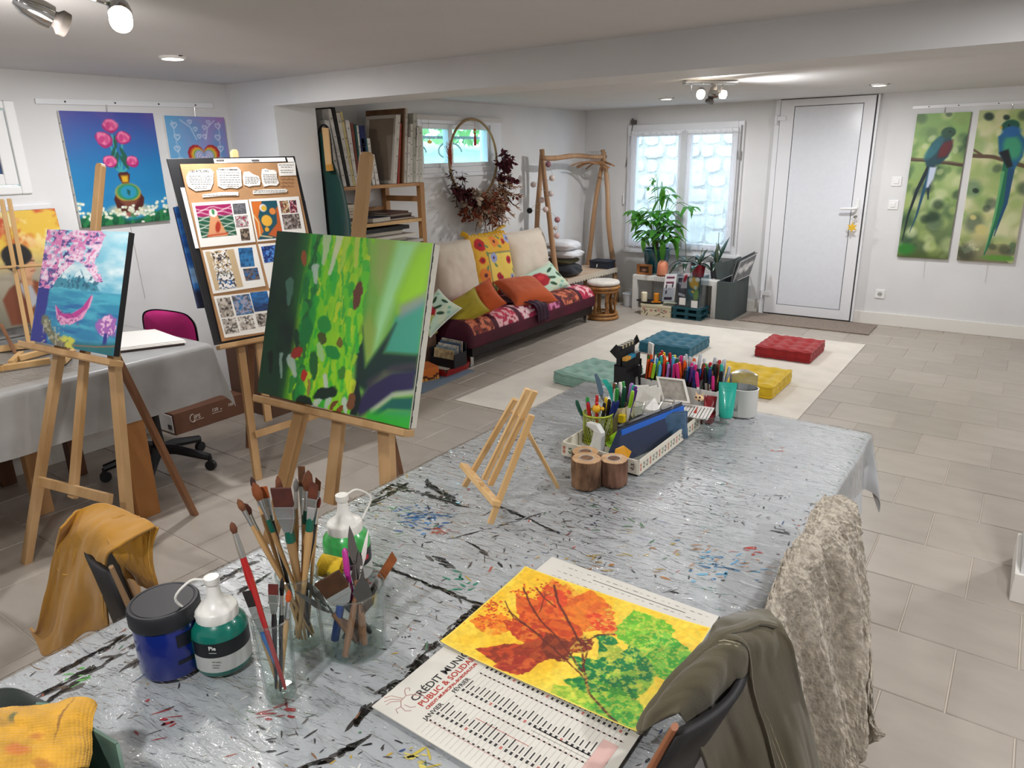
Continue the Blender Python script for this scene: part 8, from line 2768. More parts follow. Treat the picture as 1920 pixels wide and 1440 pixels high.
# lime mesh pen cup
b = V(-.975, 1.80, zt_)
mc = thing('mesh_pen_cup', 'lime green wire mesh pen cup at the left of the patterned tray', 'pen cup', tuple(b))
lime = mat('mesh_lime', '#9aa52c', .4, metal=.3)
obj('base_plate', MB().cyl(b, b + V(0, 0, .003), .042, n=28), lime, mc)
for z, r in ((.003, .0025), (.09, .003)):
	obj('hoop', MB().tube([b + V(.044 * math.cos(a), .044 * math.sin(a), z) for a in np.linspace(0, 2 * PI, 33)], r, 6, False), lime, mc, smooth=True)
mb = MB()
for k in range(36):
	for sg in (1, -1):
		pts = [b + V(.0435 * math.cos(k * PI / 18 + sg * z * 9), .0435 * math.sin(k * PI / 18 + sg * z * 9), z) for z in (.003, .025, .047, .069, .09)]
		mb.tube(pts, .0009, 4, False)
obj('wire_mesh', mb, lime, mc)['kind'] = 'stuff'

# ---- pens: one shared barrel, cap and tip; each copy takes its own colour
pen_m = bpy.data.materials.new('pen_colour')
pen_m.use_nodes = True
oi = pen_m.node_tree.nodes.new('ShaderNodeObjectInfo')
pb_ = pen_m.node_tree.nodes['Principled BSDF']
pb_.inputs['Roughness'].default_value = .3
pen_m.node_tree.links.new(oi.outputs['Color'], pb_.inputs['Base Color'])
proto = thing('felt_pen', 'proto', 'pen', (0, 0, 0))
obj('barrel', MB().lathe([(.0035, 0), (.0048, .004), (.0048, .085), (.0042, .088), (0, .088)], (0, 0, 0), 10), pen_m, proto, local=True, smooth=True)
obj('cap', MB().lathe([(.0052, .086), (.0056, .088), (.0054, .132), (.0042, .138), (0, .139)], (0, 0, 0), 10), pen_m, proto, local=True, smooth=True)
obj('clip', MB().box(.0052, .0068, -.0016, .0016, .098, .13), pen_m, proto, local=True)
PENC = {'red': '#b01c1e', 'orange': '#d9551a', 'yellow': '#d9b52a', 'green': '#2f8a3a', 'dark green': '#14503a', 'blue': '#1f5fae', 'navy': '#1a2a6a', 'sky blue': '#4f9fc9', 'violet': '#5a2a7a', 'pink': '#c92a78', 'black': '#19181b', 'brown': '#6a3f28', 'lilac': '#a87ac0', 'grey': '#8a8a8e', 'lime': '#8fbf2a', 'turquoise': '#2aa08f', 'clear': '#b9bcc0', 'white': '#d9d6cf'}
first = [True]


def pen(loc, tilt, az, cap, body, lab, grp, scale=1.0):
	if first[0]:
		t = proto
		first[0] = False
		t['label'] = lab
		t['group'] = grp
	else:
		t = dup(proto, (0, 0, 0), 0, lab, grp)
	t.location = loc
	t.rotation_euler = (0, tilt, az)
	t.scale = (scale, scale, scale)
	for ch in t.children:
		k = body if ch.name.startswith('barrel') else cap
		ch.color = L4(PENC[k])
	return t


# in the mesh cup
for i, (cap, body, tl_, az) in enumerate((('dark green', 'grey', .35, 3.6), ('green', 'green', .12, 3.2), ('red', 'black', .1, 2.2), ('navy', 'clear', .16, 4.4), ('yellow', 'white', .05, 1.0), ('black', 'black', .1, .4), ('navy', 'navy', .3, .5), ('navy', 'white', .22, .2), ('red', 'red', .12, -1.2), ('red', 'white', .2, -1.8), ('black', 'clear', .15, -.6))):
	pen((b[0] + .02 * math.cos(az), b[1] + .02 * math.sin(az), b[2] + .004), tl_, az, cap, body, '%s-capped pen with %s barrel in the lime mesh cup' % (cap, body), 'pens in the mesh cup', .95)
t = thing('novelty_pen', 'pen with a yellow ball head standing in the front of the mesh cup', 'pen', tuple(b + V(.015, -.02, .005)))
obj('barrel', MB().tube([b + V(.01, -.015, .005), b + V(.012, -.03, .105)], .004, 8), mat('stripe_red', '#b54a3c', .5), t, smooth=True)
obj('ball_head', MB().ball(b + V(.012, -.031, .115), .0135, 14, 10).ball(b + V(.03, -.028, .117), .006, 8, 6), mat('ball_yellow', '#d9a51f', .35), t, smooth=True)

# second cluster behind: cream box with coloured pens, scissors and a turquoise ruler
b2 = V(-.955, 1.905, zt_)
pbx = thing('pen_box', 'cream cardboard pen box behind the lime mesh cup', 'box', tuple(b2))
crm = mat('card_cream', '#cfc3a0', .7)
for (x0, x1, y0, y1) in ((-.035, .035, -.035, -.033), (-.035, .035, .033, .035), (-.035, -.033, -.033, .033), (.033, .035, -.033, .033)):
	obj('box_side', MB().hexa([(b2[0] + x0, b2[1] + y0, zt_), (b2[0] + x1, b2[1] + y0, zt_), (b2[0] + x1, b2[1] + y1, zt_), (b2[0] + x0, b2[1] + y1, zt_), (b2[0] + x0, b2[1] + y0, zt_ + .085 + x0 * .3), (b2[0] + x1, b2[1] + y0, zt_ + .085 + x1 * .3), (b2[0] + x1, b2[1] + y1, zt_ + .085 + x1 * .3), (b2[0] + x0, b2[1] + y1, zt_ + .085 + x0 * .3)]), crm, pbx)
for i, (cap, tl_, az) in enumerate((('dark green', .22, 2.9), ('green', .05, 1.0), ('lilac', .12, .5), ('turquoise', .15, .2), ('white', .1, 2.0), ('green', .2, -1.0), ('dark green', .1, -.5), ('violet', .2, .1), ('white', .05, 4), ('brown', .12, -2))):
	pen((b2[0] + .018 * math.cos(az * 2), b2[1] + .018 * math.sin(az * 2), zt_ + .002), tl_, az, cap, cap, '%s pencil standing in the cream pen box' % cap, 'pencils in the cream box', 1.12)
t = thing('turquoise_ruler', 'turquoise curved drawing template sticking up among the pencils', 'template', tuple(b2 + V(.02, .02, .05)))
r0 = [atd(1128, 712, dep(b2) + .02), atd(1137, 711, dep(b2) + .02), atd(1150, 728, dep(b2) + .02), atd(1157, 752, dep(b2) + .02), atd(1156, 790, dep(b2) + .02), atd(1150, 790, dep(b2) + .02), atd(1148, 755, dep(b2) + .02), atd(1140, 732, dep(b2) + .02)]
obj('template', MB().slab(r0[::-1], unit(ray(1140, 750)) * .004), mat('template_turquoise', '#1fa08f', .3), t)
t = thing('scissors', 'scissors with slate blue handles standing among the pencils', 'scissors', tuple(b2 + V(.0, .0, .05)))
r1 = [atd(u, v, dep(b2)) for u, v in ((1114, 702), (1119, 700), (1126, 712), (1132, 735), (1128, 750), (1122, 735), (1118, 718))]
obj('handle', MB().slab(r1[::-1], unit(ray(1140, 750)) * .006), mat('scissor_slate', '#4a6070', .35), t, bevel=.001)
obj('blade', MB().bar(atd(1127, 742, dep(b2)), b2 + V(.01, 0, .02), .012, .002), blade, t)

# white square boxes, pad of little canvases, jam jar with a brush pen
def openbox(name, lab, c_, w, d, h, m, rz, cat='box', th=.003):
	t = thing(name, lab, cat, c_, rz)
	obj('box_floor', MB().box(-w / 2, w / 2, -d / 2, d / 2, 0, th), m, t, local=True)
	for (x0, x1, y0, y1) in ((-w / 2, w / 2, -d / 2, -d / 2 + th), (-w / 2, w / 2, d / 2 - th, d / 2), (-w / 2, -w / 2 + th, -d / 2 + th, d / 2 - th), (w / 2 - th, w / 2, -d / 2 + th, d / 2 - th)):
		obj('box_side', MB().box(x0, x1, y0, y1, th, h), m, t, local=True)
	return t


wbx = mat('box_white', '#d6d3cb', .5)
ob = openbox('white_box', 'small open white square box with a pink leaf print, centre of the tray', (-.865, 1.98, zt_), .085, .085, .078, wbx, .35)
obj('torn_lining', MB().add([(-.035, -.038, .08), (.02, -.038, .07), (-.01, .03, .095), (-.038, .035, .075)], [(0, 1, 2, 3)]), mat('sheet_white'), ob, local=True, solid=.001)
mb = MB()
for k in range(7):
	leaf(mb, (.0432, -.01 + .006 * k, .03 + .006 * (k % 3)), (0, math.cos(k * 1.3), math.sin(k * 1.3)), (1, 0, 0), .02, .006, 0, 3)
obj('leaf_print', mb, mat('print_mauve', '#8a5a5c', .7), ob, local=True)['kind'] = 'stuff'
t = thing('mini_canvas_stack', 'fan of small blank white canvases standing behind the white box', 'canvases', (-.97, 2.06, ZB))
for k in range(5):
	x = -1.005 + .012 * k
	y = 2.045 + .006 * k
	obj('mini_canvas', MB().slab([(x, y, ZB), (x + .05, y + .02, ZB), (x + .048, y + .034, ZB + .105 + .006 * (k % 2)), (x + .004, y + .016, ZB + .11 - .004 * k)], (.005, -.006, 0)), wbx, t, bevel=.001)
b3 = V(-.905, 1.905, zt_)
tumbler('small jam jar holding a thick black pen behind the white box', b3, .03, .028, .1, .005, 'jar', 'jam_jar')
t = thing('brush_pen', 'thick black brush pen with a dark red ring leaning in the jam jar', 'pen', tuple(b3 + V(0, 0, .007)))
q0, q1 = b3 + V(.012, -.004, .007), atd(1157, 735, dep(b3) - .02)
obj('barrel', MB().tube([q0, q0 * .35 + q1 * .65], [.006, .009], 12), blkp, t, smooth=True)
obj('ring', MB().tube([q0 * .35 + q1 * .65, q0 * .3 + q1 * .7], .0095, 12), mat('ring_red', '#5a1c26', .4), t)
obj('cap', MB().tube([q0 * .3 + q1 * .7, q0 * .04 + q1 * .96, q1], [.0095, .0088, .005], 12), blkp, t, smooth=True)
pen((-.925, 1.88, zt_ + .01), .2, -.3, 'lime', 'white', 'white pencil with a lime green cap beside the jam jar', 'loose pens in the tray', 1.05)
t = thing('marker_pen', 'short yellow highlighter standing below the black brush pen', 'pen', (-.925, 1.865, zt_))
obj('barrel', MB().box(-.936, -.916, 1.855, 1.872, zt_, zt_ + .075), mat('hl_yellow', '#cfb51c', .35), t, bevel=.003)
obj('print_band', MB().box(-.9365, -.9155, 1.8545, 1.8725, zt_ + .02, zt_ + .05), mat('label_dark', '#2a2a22', .5), t)
t = thing('tape_dispenser', 'white plastic tape cutter standing at the front of the tray', 'tape dispenser', (-.935, 1.70, zt_))
obj('housing', MB().slab([(-.96, 1.71, zt_), (-.905, 1.69, zt_), (-.905, 1.69, zt_ + .075), (-.925, 1.697, zt_ + .095), (-.965, 1.712, zt_ + .09), (-.965, 1.712, zt_ + .078), (-.935, 1.70, zt_ + .072), (-.945, 1.705, zt_ + .035)], (.006, .016, 0)), mat('plastic_white', '#c9cac6', .35), t, bevel=.002)
obj('cutting_edge', MB().box(-.968, -.945, 1.712, 1.722, zt_ + .078, zt_ + .082), steel, t)
t = thing('lime_stapler', 'bright lime green staple remover lying in the tray', 'stapler', (-.89, 1.765, zt_))
obj('jaw', MB().slab([(-.915, 1.76, zt_ + .03), (-.88, 1.735, zt_ + .025), (-.855, 1.775, zt_ + .05), (-.885, 1.80, zt_ + .058)], (0, 0, .012)), mat('lime_plastic', '#8fc41f', .35), t, bevel=.004)
obj('jaw', MB().slab([(-.925, 1.755, zt_ + .012), (-.89, 1.735, zt_ + .01), (-.865, 1.775, zt_ + .02), (-.895, 1.80, zt_ + .024)], (0, 0, .01)), mat('lime_plastic'), t, bevel=.004)
t = thing('black_stapler', 'black and grey stapler standing in the middle of the tray', 'stapler', (-.865, 1.84, zt_))
st_pts = [V(-.895, 1.79, zt_ + .01), V(-.885, 1.81, zt_ + .05), V(-.865, 1.85, zt_ + .08), V(-.845, 1.885, zt_ + .075), V(-.84, 1.895, zt_ + .03)]
obj('arm', MB().tube(catmull(st_pts, 5), .011, 8, True, .7), blkp, t, smooth=True)
obj('base_plate', MB().bar((-.885, 1.79, zt_ + .006), (-.835, 1.895, zt_ + .006), .024, .01), mat('stapler_grey', '#7a7a7c', .4), t, bevel=.002)
obj('channel', MB().tube(catmull([p - V(.004, 0, .02) for p in st_pts], 5), .006, 6), SILV, t, smooth=True)
# blue pencil case, denim pouch, clear rulers
bc = [base(u, v, zt_ + z) for u, v, z in ((1172, 848, .0), (1240, 800, .0), (1262, 772, .045), (1232, 775, .085), (1190, 812, .085), (1172, 835, .05))]
t = thing('pencil_case', 'blue and black zipped pencil case with a yellow pull standing in the tray', 'pencil case', (-.83, 1.78, zt_))
fx, fy = V(-.875, 1.665, zt_), V(-.80, 2.0, zt_)
ax_ = unit(fy - fx)
sd_ = V(ax_[1], -ax_[0], 0)
prof_ = [(0, 0), (.036, 0), (.034, .03), (.012, .092), (.004, .094), (-.002, .03)]
A_ = [fx + sd_ * x + V(0, 0, z) + ax_ * (z * .5) for x, z in prof_]
B_ = [fy + sd_ * x + V(0, 0, z) for x, z in prof_]
mb = MB()
mb.grid(np.array([[*A_, A_[0]], [*B_, B_[0]]])[:, ::-1])
mb.add(A_, [tuple(range(6))])
mb.add(B_, [tuple(range(5, -1, -1))])
obj('case_body', mb, fab('case_navy', '#16233f'), t, bevel=.004)
obj('blue_trim', MB().bar(A_[3] + sd_ * .004 + V(0, 0, -.012), B_[3] + sd_ * .004 + V(0, 0, -.012), .004, .022), mat('trim_blue', '#1f5cb8', .5), t, bevel=.001)
obj('zip', MB().bar(A_[4] + V(0, 0, .004), B_[4] + V(0, 0, .004), .012, .004), mat('zip_black', '#131318', .5), t)
obj('yellow_pull', MB().slab([A_[2] + sd_ * .01 + p_ for p_ in (V(-.018, -.012, -.012), V(.018, -.006, -.004), V(.024, .004, .02), V(0, .008, .03), V(-.02, 0, .018))], sd_ * .006), mat('pull_yellow', '#d99a1c', .4), t, bevel=.002)
pillow('denim_pouch', 'denim blue soft pouch standing behind the pencil case in the tray', (-.79, 1.93, zt_ + .045), .10, .08, .03, (.8, -.55, .25), (0, .1, 1), fab('denim', '#33506a', noise=.4, nscale=40), None, None, 4, 20, pinch=.05, wr=.004, cat='pouch')
t = thing('clear_ruler', 'clear plastic ruler and glasses-like wire loop lying along the tray edge', 'ruler', (-.78, 1.85, zt_))
obj('ruler_blade', MB().bar((-.79, 1.67, zt_ + .02), (-.775, 2.05, zt_ + .03), .002, .03), clearglass('acrylic'), t)
obj('wire_loop', MB().tube(catmull([atd(u, v, dep((-.8, 1.95, .85))) for u, v in ((1225, 800), (1238, 760), (1252, 745), (1264, 752), (1258, 770), (1240, 800))], 5), .0018, 6), SILV, t, smooth=True)
t = thing('blue_marker', 'short bright blue marker at the far end of the pencil case', 'pen', (-.79, 1.99, zt_ + .05))
obj('barrel', MB().bar(atd(1257, 790, dep((-.8, 1.97, .8))), atd(1265, 768, dep((-.8, 2.0, .8))), .014, .014), mat('marker_blue', '#1c56b0', .35), t, bevel=.002)
obj('cap', MB().bar(atd(1252, 802, dep((-.8, 1.97, .8))), atd(1257, 790, dep((-.8, 1.97, .8))), .012, .012), mat('marker_blue'), t)

# marker boxes full of pens
bxl = openbox('marker_box', 'long white plastic box crammed with felt pens at the far table end', (-.90, 2.264, ZB), .30, .115, .085, mat('plastic_box_white', '#d2d1cc', .4), -.06, 'box', .004)
cols_ = ['red', 'orange', 'yellow', 'green', 'dark green', 'blue', 'navy', 'violet', 'pink', 'black', 'brown', 'lilac', 'sky blue', 'pink', 'red', 'black', 'turquoise']
rp = random.Random(3)
rows_ = ['front', 'second', 'third', 'fourth', 'back']
for r in range(5):
	for k in range(20):
		x = -1.032 + .0137 * k + rp.uniform(-.003, .003)
		y = 2.222 + .0195 * r + .006 * (k % 2)
		if r == 0 and 5 <= k <= 10:
			continue
		cap = rp.choice(cols_)
		body = rp.choice(['white', cap, 'black', 'white', cap])
		if r == 4 or (r == 3 and rp.random() < .4):
			cap, body = ('clear', 'clear') if k > 6 else (rp.choice(['red', 'pink', 'green', 'red', 'yellow']), 'black')
		if k < 4 and r < 2:
			cap = rp.choice(['sky blue', 'orange', 'blue', 'lilac', 'black', 'lime'])
			body = rp.choice(['black', cap])
		pen((x, y, ZB + .006 + .006 * r), rp.uniform(0, .2), rp.uniform(-2.2, 1.2), cap, body, '%s felt pen, %s barrel, in the %s row of the white marker box' % (cap, body, rows_[r]), 'felt pens in the white marker box', rp.uniform(.93, 1.06))
t = thing('white_tin', 'white rounded tin with dark inside at the right end of the marker box', 'tin', (-.70, 2.275, ZB))
b = V(-.695, 2.275, ZB)
obj('tin_body', MB().lathe([(.05, 0), (.052, .003), (.052, .09), (.054, .093), (.05, .094), (.048, .02), (0, .02)], b, 30, None, 1, .8), mat('plastic_box_white'), t, smooth=True)
obj('clear_sleeve', MB().lathe([(.04, .02), (.042, .14), (.03, .145), (0, .145)], b, 12, wob=lambda a, z: 1 + .15 * math.sin(a * 3 + z * 60)), clearglass('cellophane', '#dfe3e6', 1.3, .15, .15), t, smooth=True)
# black case of twin markers with open flaps
kc = V(-1.08, 2.21, ZB)
t = thing('marker_case', 'black open case with two stepped rows of black markers beside the marker box', 'marker case', tuple(kc))
kb_ = mat('case_black', '#141416', .5)
for (x0, x1, y0, y1, z1) in ((-1.105, -1.055, 2.15, 2.27, .005), (-1.105, -1.102, 2.15, 2.27, .14), (-1.058, -1.055, 2.15, 2.27, .115), (-1.102, -1.058, 2.15, 2.153, .135), (-1.102, -1.058, 2.267, 2.27, .14)):
	obj('case_side', MB().box(x0, x1, y0, y1, ZB, ZB + z1), kb_, t)
fl_ = [aty(1143, 659, 2.16), aty(1155, 646, 2.16), aty(1168, 655, 2.16), aty(1156, 673, 2.16)]
obj('open_flap', MB().slab(fl_[::-1], (0, .002, 0)), kb_, t)
fl_ = [aty(1186, 640, 2.29), aty(1194, 627, 2.29), aty(1199, 640, 2.29), aty(1190, 648, 2.29)]
obj('open_flap', MB().slab(fl_[::-1], (0, .002, 0)), kb_, t)
for r in range(2):
	for k in range(9):
		y = 2.162 + .0122 * k
		x = -1.092 + .022 * r
		z1 = .205 - .038 * r
		lab = 'black twin-tip marker in the %s row of the black case' % ('back' if r == 0 else 'front')
		mk = thing('twin_marker', lab, 'marker', (x, y, ZB + .006), 0, 'markers in the black case')
		obj('barrel', MB().box(x - .0085, x + .0085, y - .0055, y + .0055, ZB + .006, ZB + z1 - .012), kb_, mk, bevel=.001)
		obj('cap_end', MB().box(x - .0085, x + .0085, y - .0055, y + .0055, ZB + z1 - .012, ZB + z1), mat(*[('tip_ochre', '#c9933c', .5), ('tip_blue', '#2a86a8', .5), ('tip_ivory', '#a59a78', .5), ('tip_black', '#1c1b1e', .5)][(2 if k % 2 else 3) if r == 0 else (0 if k < 3 else 1 if k < 6 else 3)]), mk, bevel=.001)
t = thing('white_sketch_pad', 'thin white pad standing behind the black marker case', 'pad', (-1.02, 2.27, ZB))
obj('pad', MB().slab([(-1.04, 2.275, ZB), (-1.015, 2.255, ZB), (-1.015, 2.26, ZB + .2), (-1.04, 2.28, ZB + .2)], (.004, .005, 0)), wbx, t)
obj('dark_cover', MB().slab([(-1.035, 2.281, ZB), (-1.01, 2.261, ZB), (-1.01, 2.266, ZB + .195), (-1.035, 2.286, ZB + .195)], (.002, .003, 0)), kb_, t)
# small white frame seen from behind, booklet, tubes, glass bowl, bead
FA, FB, FC, FD = [aty(u, v, y) for u, v, y in ((1231, 706, 2.16), (1284, 712, 2.16), (1295, 757, 2.12), (1243, 752, 2.12))]
t = thing('photo_frame', 'small white frame leaning with its back to the viewer before the felt pens', 'frame', tuple(FD))
nb_ = unit(np.cross(FB - FA, FD - FA))
if np.dot(nb_, ray(1260, 730)) > 0:
	nb_ = -nb_
cen = (FA + FB + FC + FD) / 4
I = [p + (cen - p) * .16 for p in (FA, FB, FC, FD)]
O_ = [FA, FB, FC, FD]
for i in range(4):
	j = (i + 1) % 4
	obj('frame_side', MB().slab([O_[i], O_[j], I[j], I[i]], nb_ * .006), wbx, t, bevel=.0006)
obj('back_board', MB().slab(I, nb_ * .002), mat('mdf_grey', '#a09a90', .8, noise=.3, nscale=60), t)
bk = thing('accordion_booklet', 'white striped accordion booklet lying flat before the felt pens', 'booklet', (-.82, 2.1, ZB))
for k in range(8):
	z = ZB + .022 + .0032 * k
	q = [base(1236, 775, z), base(1325, 788, z), base(1338, 766, z), base(1250, 754, z)]
	o_ = V(.002 * (k % 2), .003 * math.sin(k * 2), 0)
	obj('leaf_sheet', MB().slab([p + o_ for p in q], (0, 0, .0024)), mat('sheet_white' if k % 3 else 'card_white'), bk)
mb = MB()
zq = ZB + .022 + .0032 * 8
for k in range(14):
	f = k / 14
	a, b = base(1240 + 90 * f, 774 + 12 * f, zq), base(1254 + 86 * f, 756 + 11 * f, zq)
	mb.bar(a, b, .0008 + .0006 * (k % 3), .0004)
obj('printed_stripes', mb, inkd, bk)['kind'] = 'stuff'
obj('red_mark', MB().slab([base(1300, 774, zq), base(1306, 775, zq), base(1308, 762, zq)], (0, 0, .0004)), inkr, bk)
obj('red_under_pad', MB().slab([base(1240, 782, ZB), base(1335, 795, ZB), base(1345, 775, ZB), base(1255, 762, ZB)], (0, 0, .02)), mat('pad_red', '#7a1c22', .5), bk)


def tube_(lab, b, top, w, col, ccap, txt=None):
	t = thing('cosmetic_tube', lab, 'tube', tuple(b))
	d = top - b
	s = unit(np.cross(ray(1360, 760), d))
	if s[0] < 0:
		s = -s
	n = unit(np.cross(s, d))
	if np.dot(n, ray(1360, 760)) > 0:
		n = -n
	rows = []
	for f, ww, th in ((.12, .72, .7), (.16, .78, .8), (.4, .86, .62), (.7, .95, .3), (.92, 1, .06), (1, 1, .05)):
		rows.append([b + d * f + s * w * ww * math.cos(a) + n * w * th * math.sin(a) for a in np.linspace(0, 2 * PI, 20, endpoint=False)])
	rows = np.array(rows)
	mb = MB().grid(rows, wrap=True)
	mb.add(rows[-1], [tuple(range(20))])
	m = mat('tube_' + col[1:], col, .3, coat=.3)
	obj('tube_body', mb, m, t, smooth=True, angle=60)
	obj('cap', MB().tube([b, b + d * .125], w * .62, 18), mat('tcap_' + ccap[1:], ccap, .4), t, smooth=True)
	if txt:
		for k, (tx_, sz, f) in enumerate(txt):
			obj('lettering', MB().text(tx_, sz, b + d * f + n * w * (.75 if f < .6 else .4) + s * 0, s, d, 'CENTER', .0002), mat('print_teal', '#0d4a44', .5), t)
	return t


b = base(1360, 792)
tt_ = tube_('turquoise cosmetic tube standing on its cap beside the marker box', b, atd(1365, 717, dep(b) - .015) * 1.0, .028, '#1f9f8c', '#8a8d8c', [('––––––', .008, .86), ('––– –', .009, .78), ('–––––––', .007, .40), ('–––––', .007, .34)])
b = base(1326, 786)
tube_('dark red flat tube lying behind the turquoise one', b, atd(1333, 742, dep(b)), .02, '#8a1520', '#5c1018')
b = base(1338, 818)
t = thing('glass_pot', 'small empty round glass pot beside the patterned tray', 'glass pot', tuple(b))
obj('glass_wall', MB().lathe([(.022, 0), (.034, .004), (.040, .018), (.037, .034), (.033, .04), (.035, .044), (.037, .045), (.037, .047), (.033, .047), (.031, .04), (.036, .018), (.03, .006), (0, .004)], b, 36), gls, t, smooth=True)
obj('rim', MB().tube([b + V(.035 * math.cos(a), .035 * math.sin(a), .046) for a in np.linspace(0, 2 * PI, 33)], .0018, 6, False), clearglass('glass_rim'), t, smooth=True)
b = aty(1311, 746, 2.13)
t = thing('cow_charm', 'tiny spotted cow head charm on a cord before the felt pens', 'charm', tuple(b))
obj('head', MB().ball(b, .013, 14, 10, 1.2, 1, .85), mat('cow_cream', '#d9b68f', .5), t, smooth=True)
for dx, dz in ((-.006, .004), (.006, .006), (.004, -.005)):
	obj('spot', MB().ball(b + V(dx, -.0115, dz), .0035, 8, 6, 1, .4, 1), blkp, t, smooth=True)
for sg in (-1, 1):
	obj('horn', MB().tube([b + V(sg * .009, 0, .008), b + V(sg * .013, 0, .02)], [.003, .001], 6), mat('cow_cream'), t)
obj('cord', MB().tube([b + V(0, 0, .01), b + V(.004, .01, .06)], .001, 5), darkgap, t)

# painted card box with a yellow waffle cloth at the lower left corner
gbm = mat('box_sage', '#5f7a6a', .7, noise=.5, nscale=14, color2='#22302a')
bxs = thing('painted_box', 'sage green painted cardboard box at the lower left corner of the table', 'box', (-1.15, .26, ZB))
q = [atz(-60, 1310, ZB + .11), atz(100, 1318, ZB + .11), atz(223, 1392, ZB + .11), atz(260, 1560, ZB + .11), atz(-80, 1560, ZB + .11)]
q = [V(p[0], p[1], 0) for p in q]
for i in range(5):
	a, b = q[i], q[(i + 1) % 5]
	d = unit(b - a)
	o_ = V(d[1], -d[0], 0) * .004
	obj('box_side', MB().slab([a + V(0, 0, ZB), b + V(0, 0, ZB), b + V(0, 0, ZB + .11), a + V(0, 0, ZB + .11)], o_), gbm, bxs)
obj('box_floor', MB().slab([p + V(0, 0, ZB) for p in q], (0, 0, .003)), gbm, bxs)
rag = thing('dark_rag', 'dark green folded rag inside the sage green box', 'cloth', tuple((q[0] + q[1]) / 2 + V(0, 0, ZB + .05)))
P = loft([[atz(-40, 1300, ZB + .11), atz(20, 1290, ZB + .13), atz(80, 1315, ZB + .1)], [atz(-40, 1330, ZB + .1), atz(30, 1315, ZB + .12), atz(100, 1335, ZB + .09)], [atz(-40, 1370, ZB + .08), atz(40, 1355, ZB + .1), atz(110, 1360, ZB + .08)]], 30, 20)
obj('rag_cloth', MB().grid(P), fab('rag_dark', '#1c2420', noise=.3, nscale=20), rag, **SA, solid=.004)
rows = [[(-60, 1335, .125), (0, 1327, .125), (60, 1325, .125), (100, 1318, .128), (135, 1308, .13), (170, 1312, .128), (182, 1322, .12)],
		[(-60, 1355, .13), (0, 1348, .132), (60, 1345, .132), (110, 1338, .133), (145, 1335, .13), (175, 1345, .118)],
		[(-60, 1385, .13), (0, 1380, .13), (60, 1375, .128), (115, 1370, .128), (150, 1368, .12), (172, 1378, .108)],
		[(-60, 1420, .125), (0, 1412, .13), (60, 1408, .125), (115, 1405, .122), (150, 1405, .115), (172, 1412, .1)],
		[(-60, 1470, .12), (0, 1465, .125), (60, 1455, .12), (115, 1450, .118), (150, 1440, .11), (165, 1440, .1)]]
P = loft([[atz(u, v, ZB + z) for u, v, z in r] for r in rows], 150, 130)
N = gnormals(P)
if N[60, 60][2] < 0:
	N = -N
uu, vv = np.meshgrid(np.arange(150), np.arange(130))
P = P + N * (.0011 * np.abs(np.sin(uu * .62) * np.sin(vv * .62)) + .006 * (fbm(uu * .03, vv * .04, 3) - .5))[..., None]
c = Cv(150, 130, 150 / 130, '#b98a26')
c.tone(.15, 6, 6, 2)
for (x, y, rx, ry, col, k) in ((.42, .25, .03, .08, '#3f4a3a', .7), (.30, .32, .12, .06, '#8a6a3c', .5), (.62, .55, .06, .05, '#a8602a', .6), (.45, .72, .1, .07, '#b5562a', .6), (.85, .35, .012, .3, '#5c3a1e', .6), (.7, .9, .1, .04, '#8a4a22', .5)):
	c.ell(x, y, rx, ry, col, .2, .8, k, warp=.08)
wc = thing('waffle_cloth', 'mustard yellow waffle cloth with paint stains draped over the sage green box', 'cloth', tuple(P[60, 75]))
mb = MB().grid(P, cols=c.cols().reshape(130, 150, 3))
obj('cloth', mb, vmat('waffle_cotton', .9, bump=.3, bscale=300, sheen=.2), wc, **SA, solid=.003)
# ================================================================== CHAIRS AND THE CLOTHES ON THEM
def chair(lab, A, B, H, seatdir, m, panel, lean=.05):
	"""A, B: floor points under the two back stiles; seatdir points from the back towards the sitter's front"""
	A, B, sd = V(*A), V(*B), unit(V(*seatdir))
	t = thing('wooden_chair', lab, 'chair', tuple((A + B) / 2))
	for p in (A, B):
		obj('back_stile', MB().tube([p, p + V(0, 0, .45) + sd * .01, p + V(0, 0, H) - sd * lean], [.015, .016, .008], 12, True, .6), m, t, smooth=True)
		obj('front_leg', MB().tube([p + sd * .4, p + sd * .4 + V(0, 0, .44)], [.015, .019], 10), m, t, smooth=True)
	up = V(0, 0, 1)
	rows = []
	for z, o in ((H - .22, -.45 * lean), (H - .1, -.75 * lean), (H - .015, -lean)):
		rows.append([A + (B - A) * f + up * z + sd * (o - .035 * math.sin(PI * f)) for f in np.linspace(0, 1, 12)])
	obj('backrest', MB().grid(np.array(rows)), panel, t, **SA, solid=.014)
	n = np.cross(unit(B - A), up)
	obj('seat', MB().slab([A + up * .44, B + up * .44, B + sd * .42 + up * .44, A + sd * .42 + up * .44], up * .03), m, t, bevel=.006)
	return t


cw = wood('chair_wood', '#a5673f', '#8a5230', 10)
cwl = wood('chair_wood_pale', '#a88a68', '#8f7050', 10)
chair('wooden chair with dark backrest under the mustard apron, left of the work table', (-1.37, .60, 0), (-1.60, .69, 0), .815, (.36, .93, 0), cwl, mat('backrest_dark', '#1a1818', .6))
chair('wooden chair under the olive jacket at the near right corner of the table', (-.41, .745, 0), (-.40, 1.0, 0), .855, (-1, 0, 0), cw, mat('backrest_dark'), .13)  # dark panel colour stands in for the shadow inside this chair back
chair('wooden chair under the fleece, second on the right side of the table', (-.36, 1.14, 0), (-.36, 1.40, 0), .75, (-1, 0, 0), cw, cw, .06)


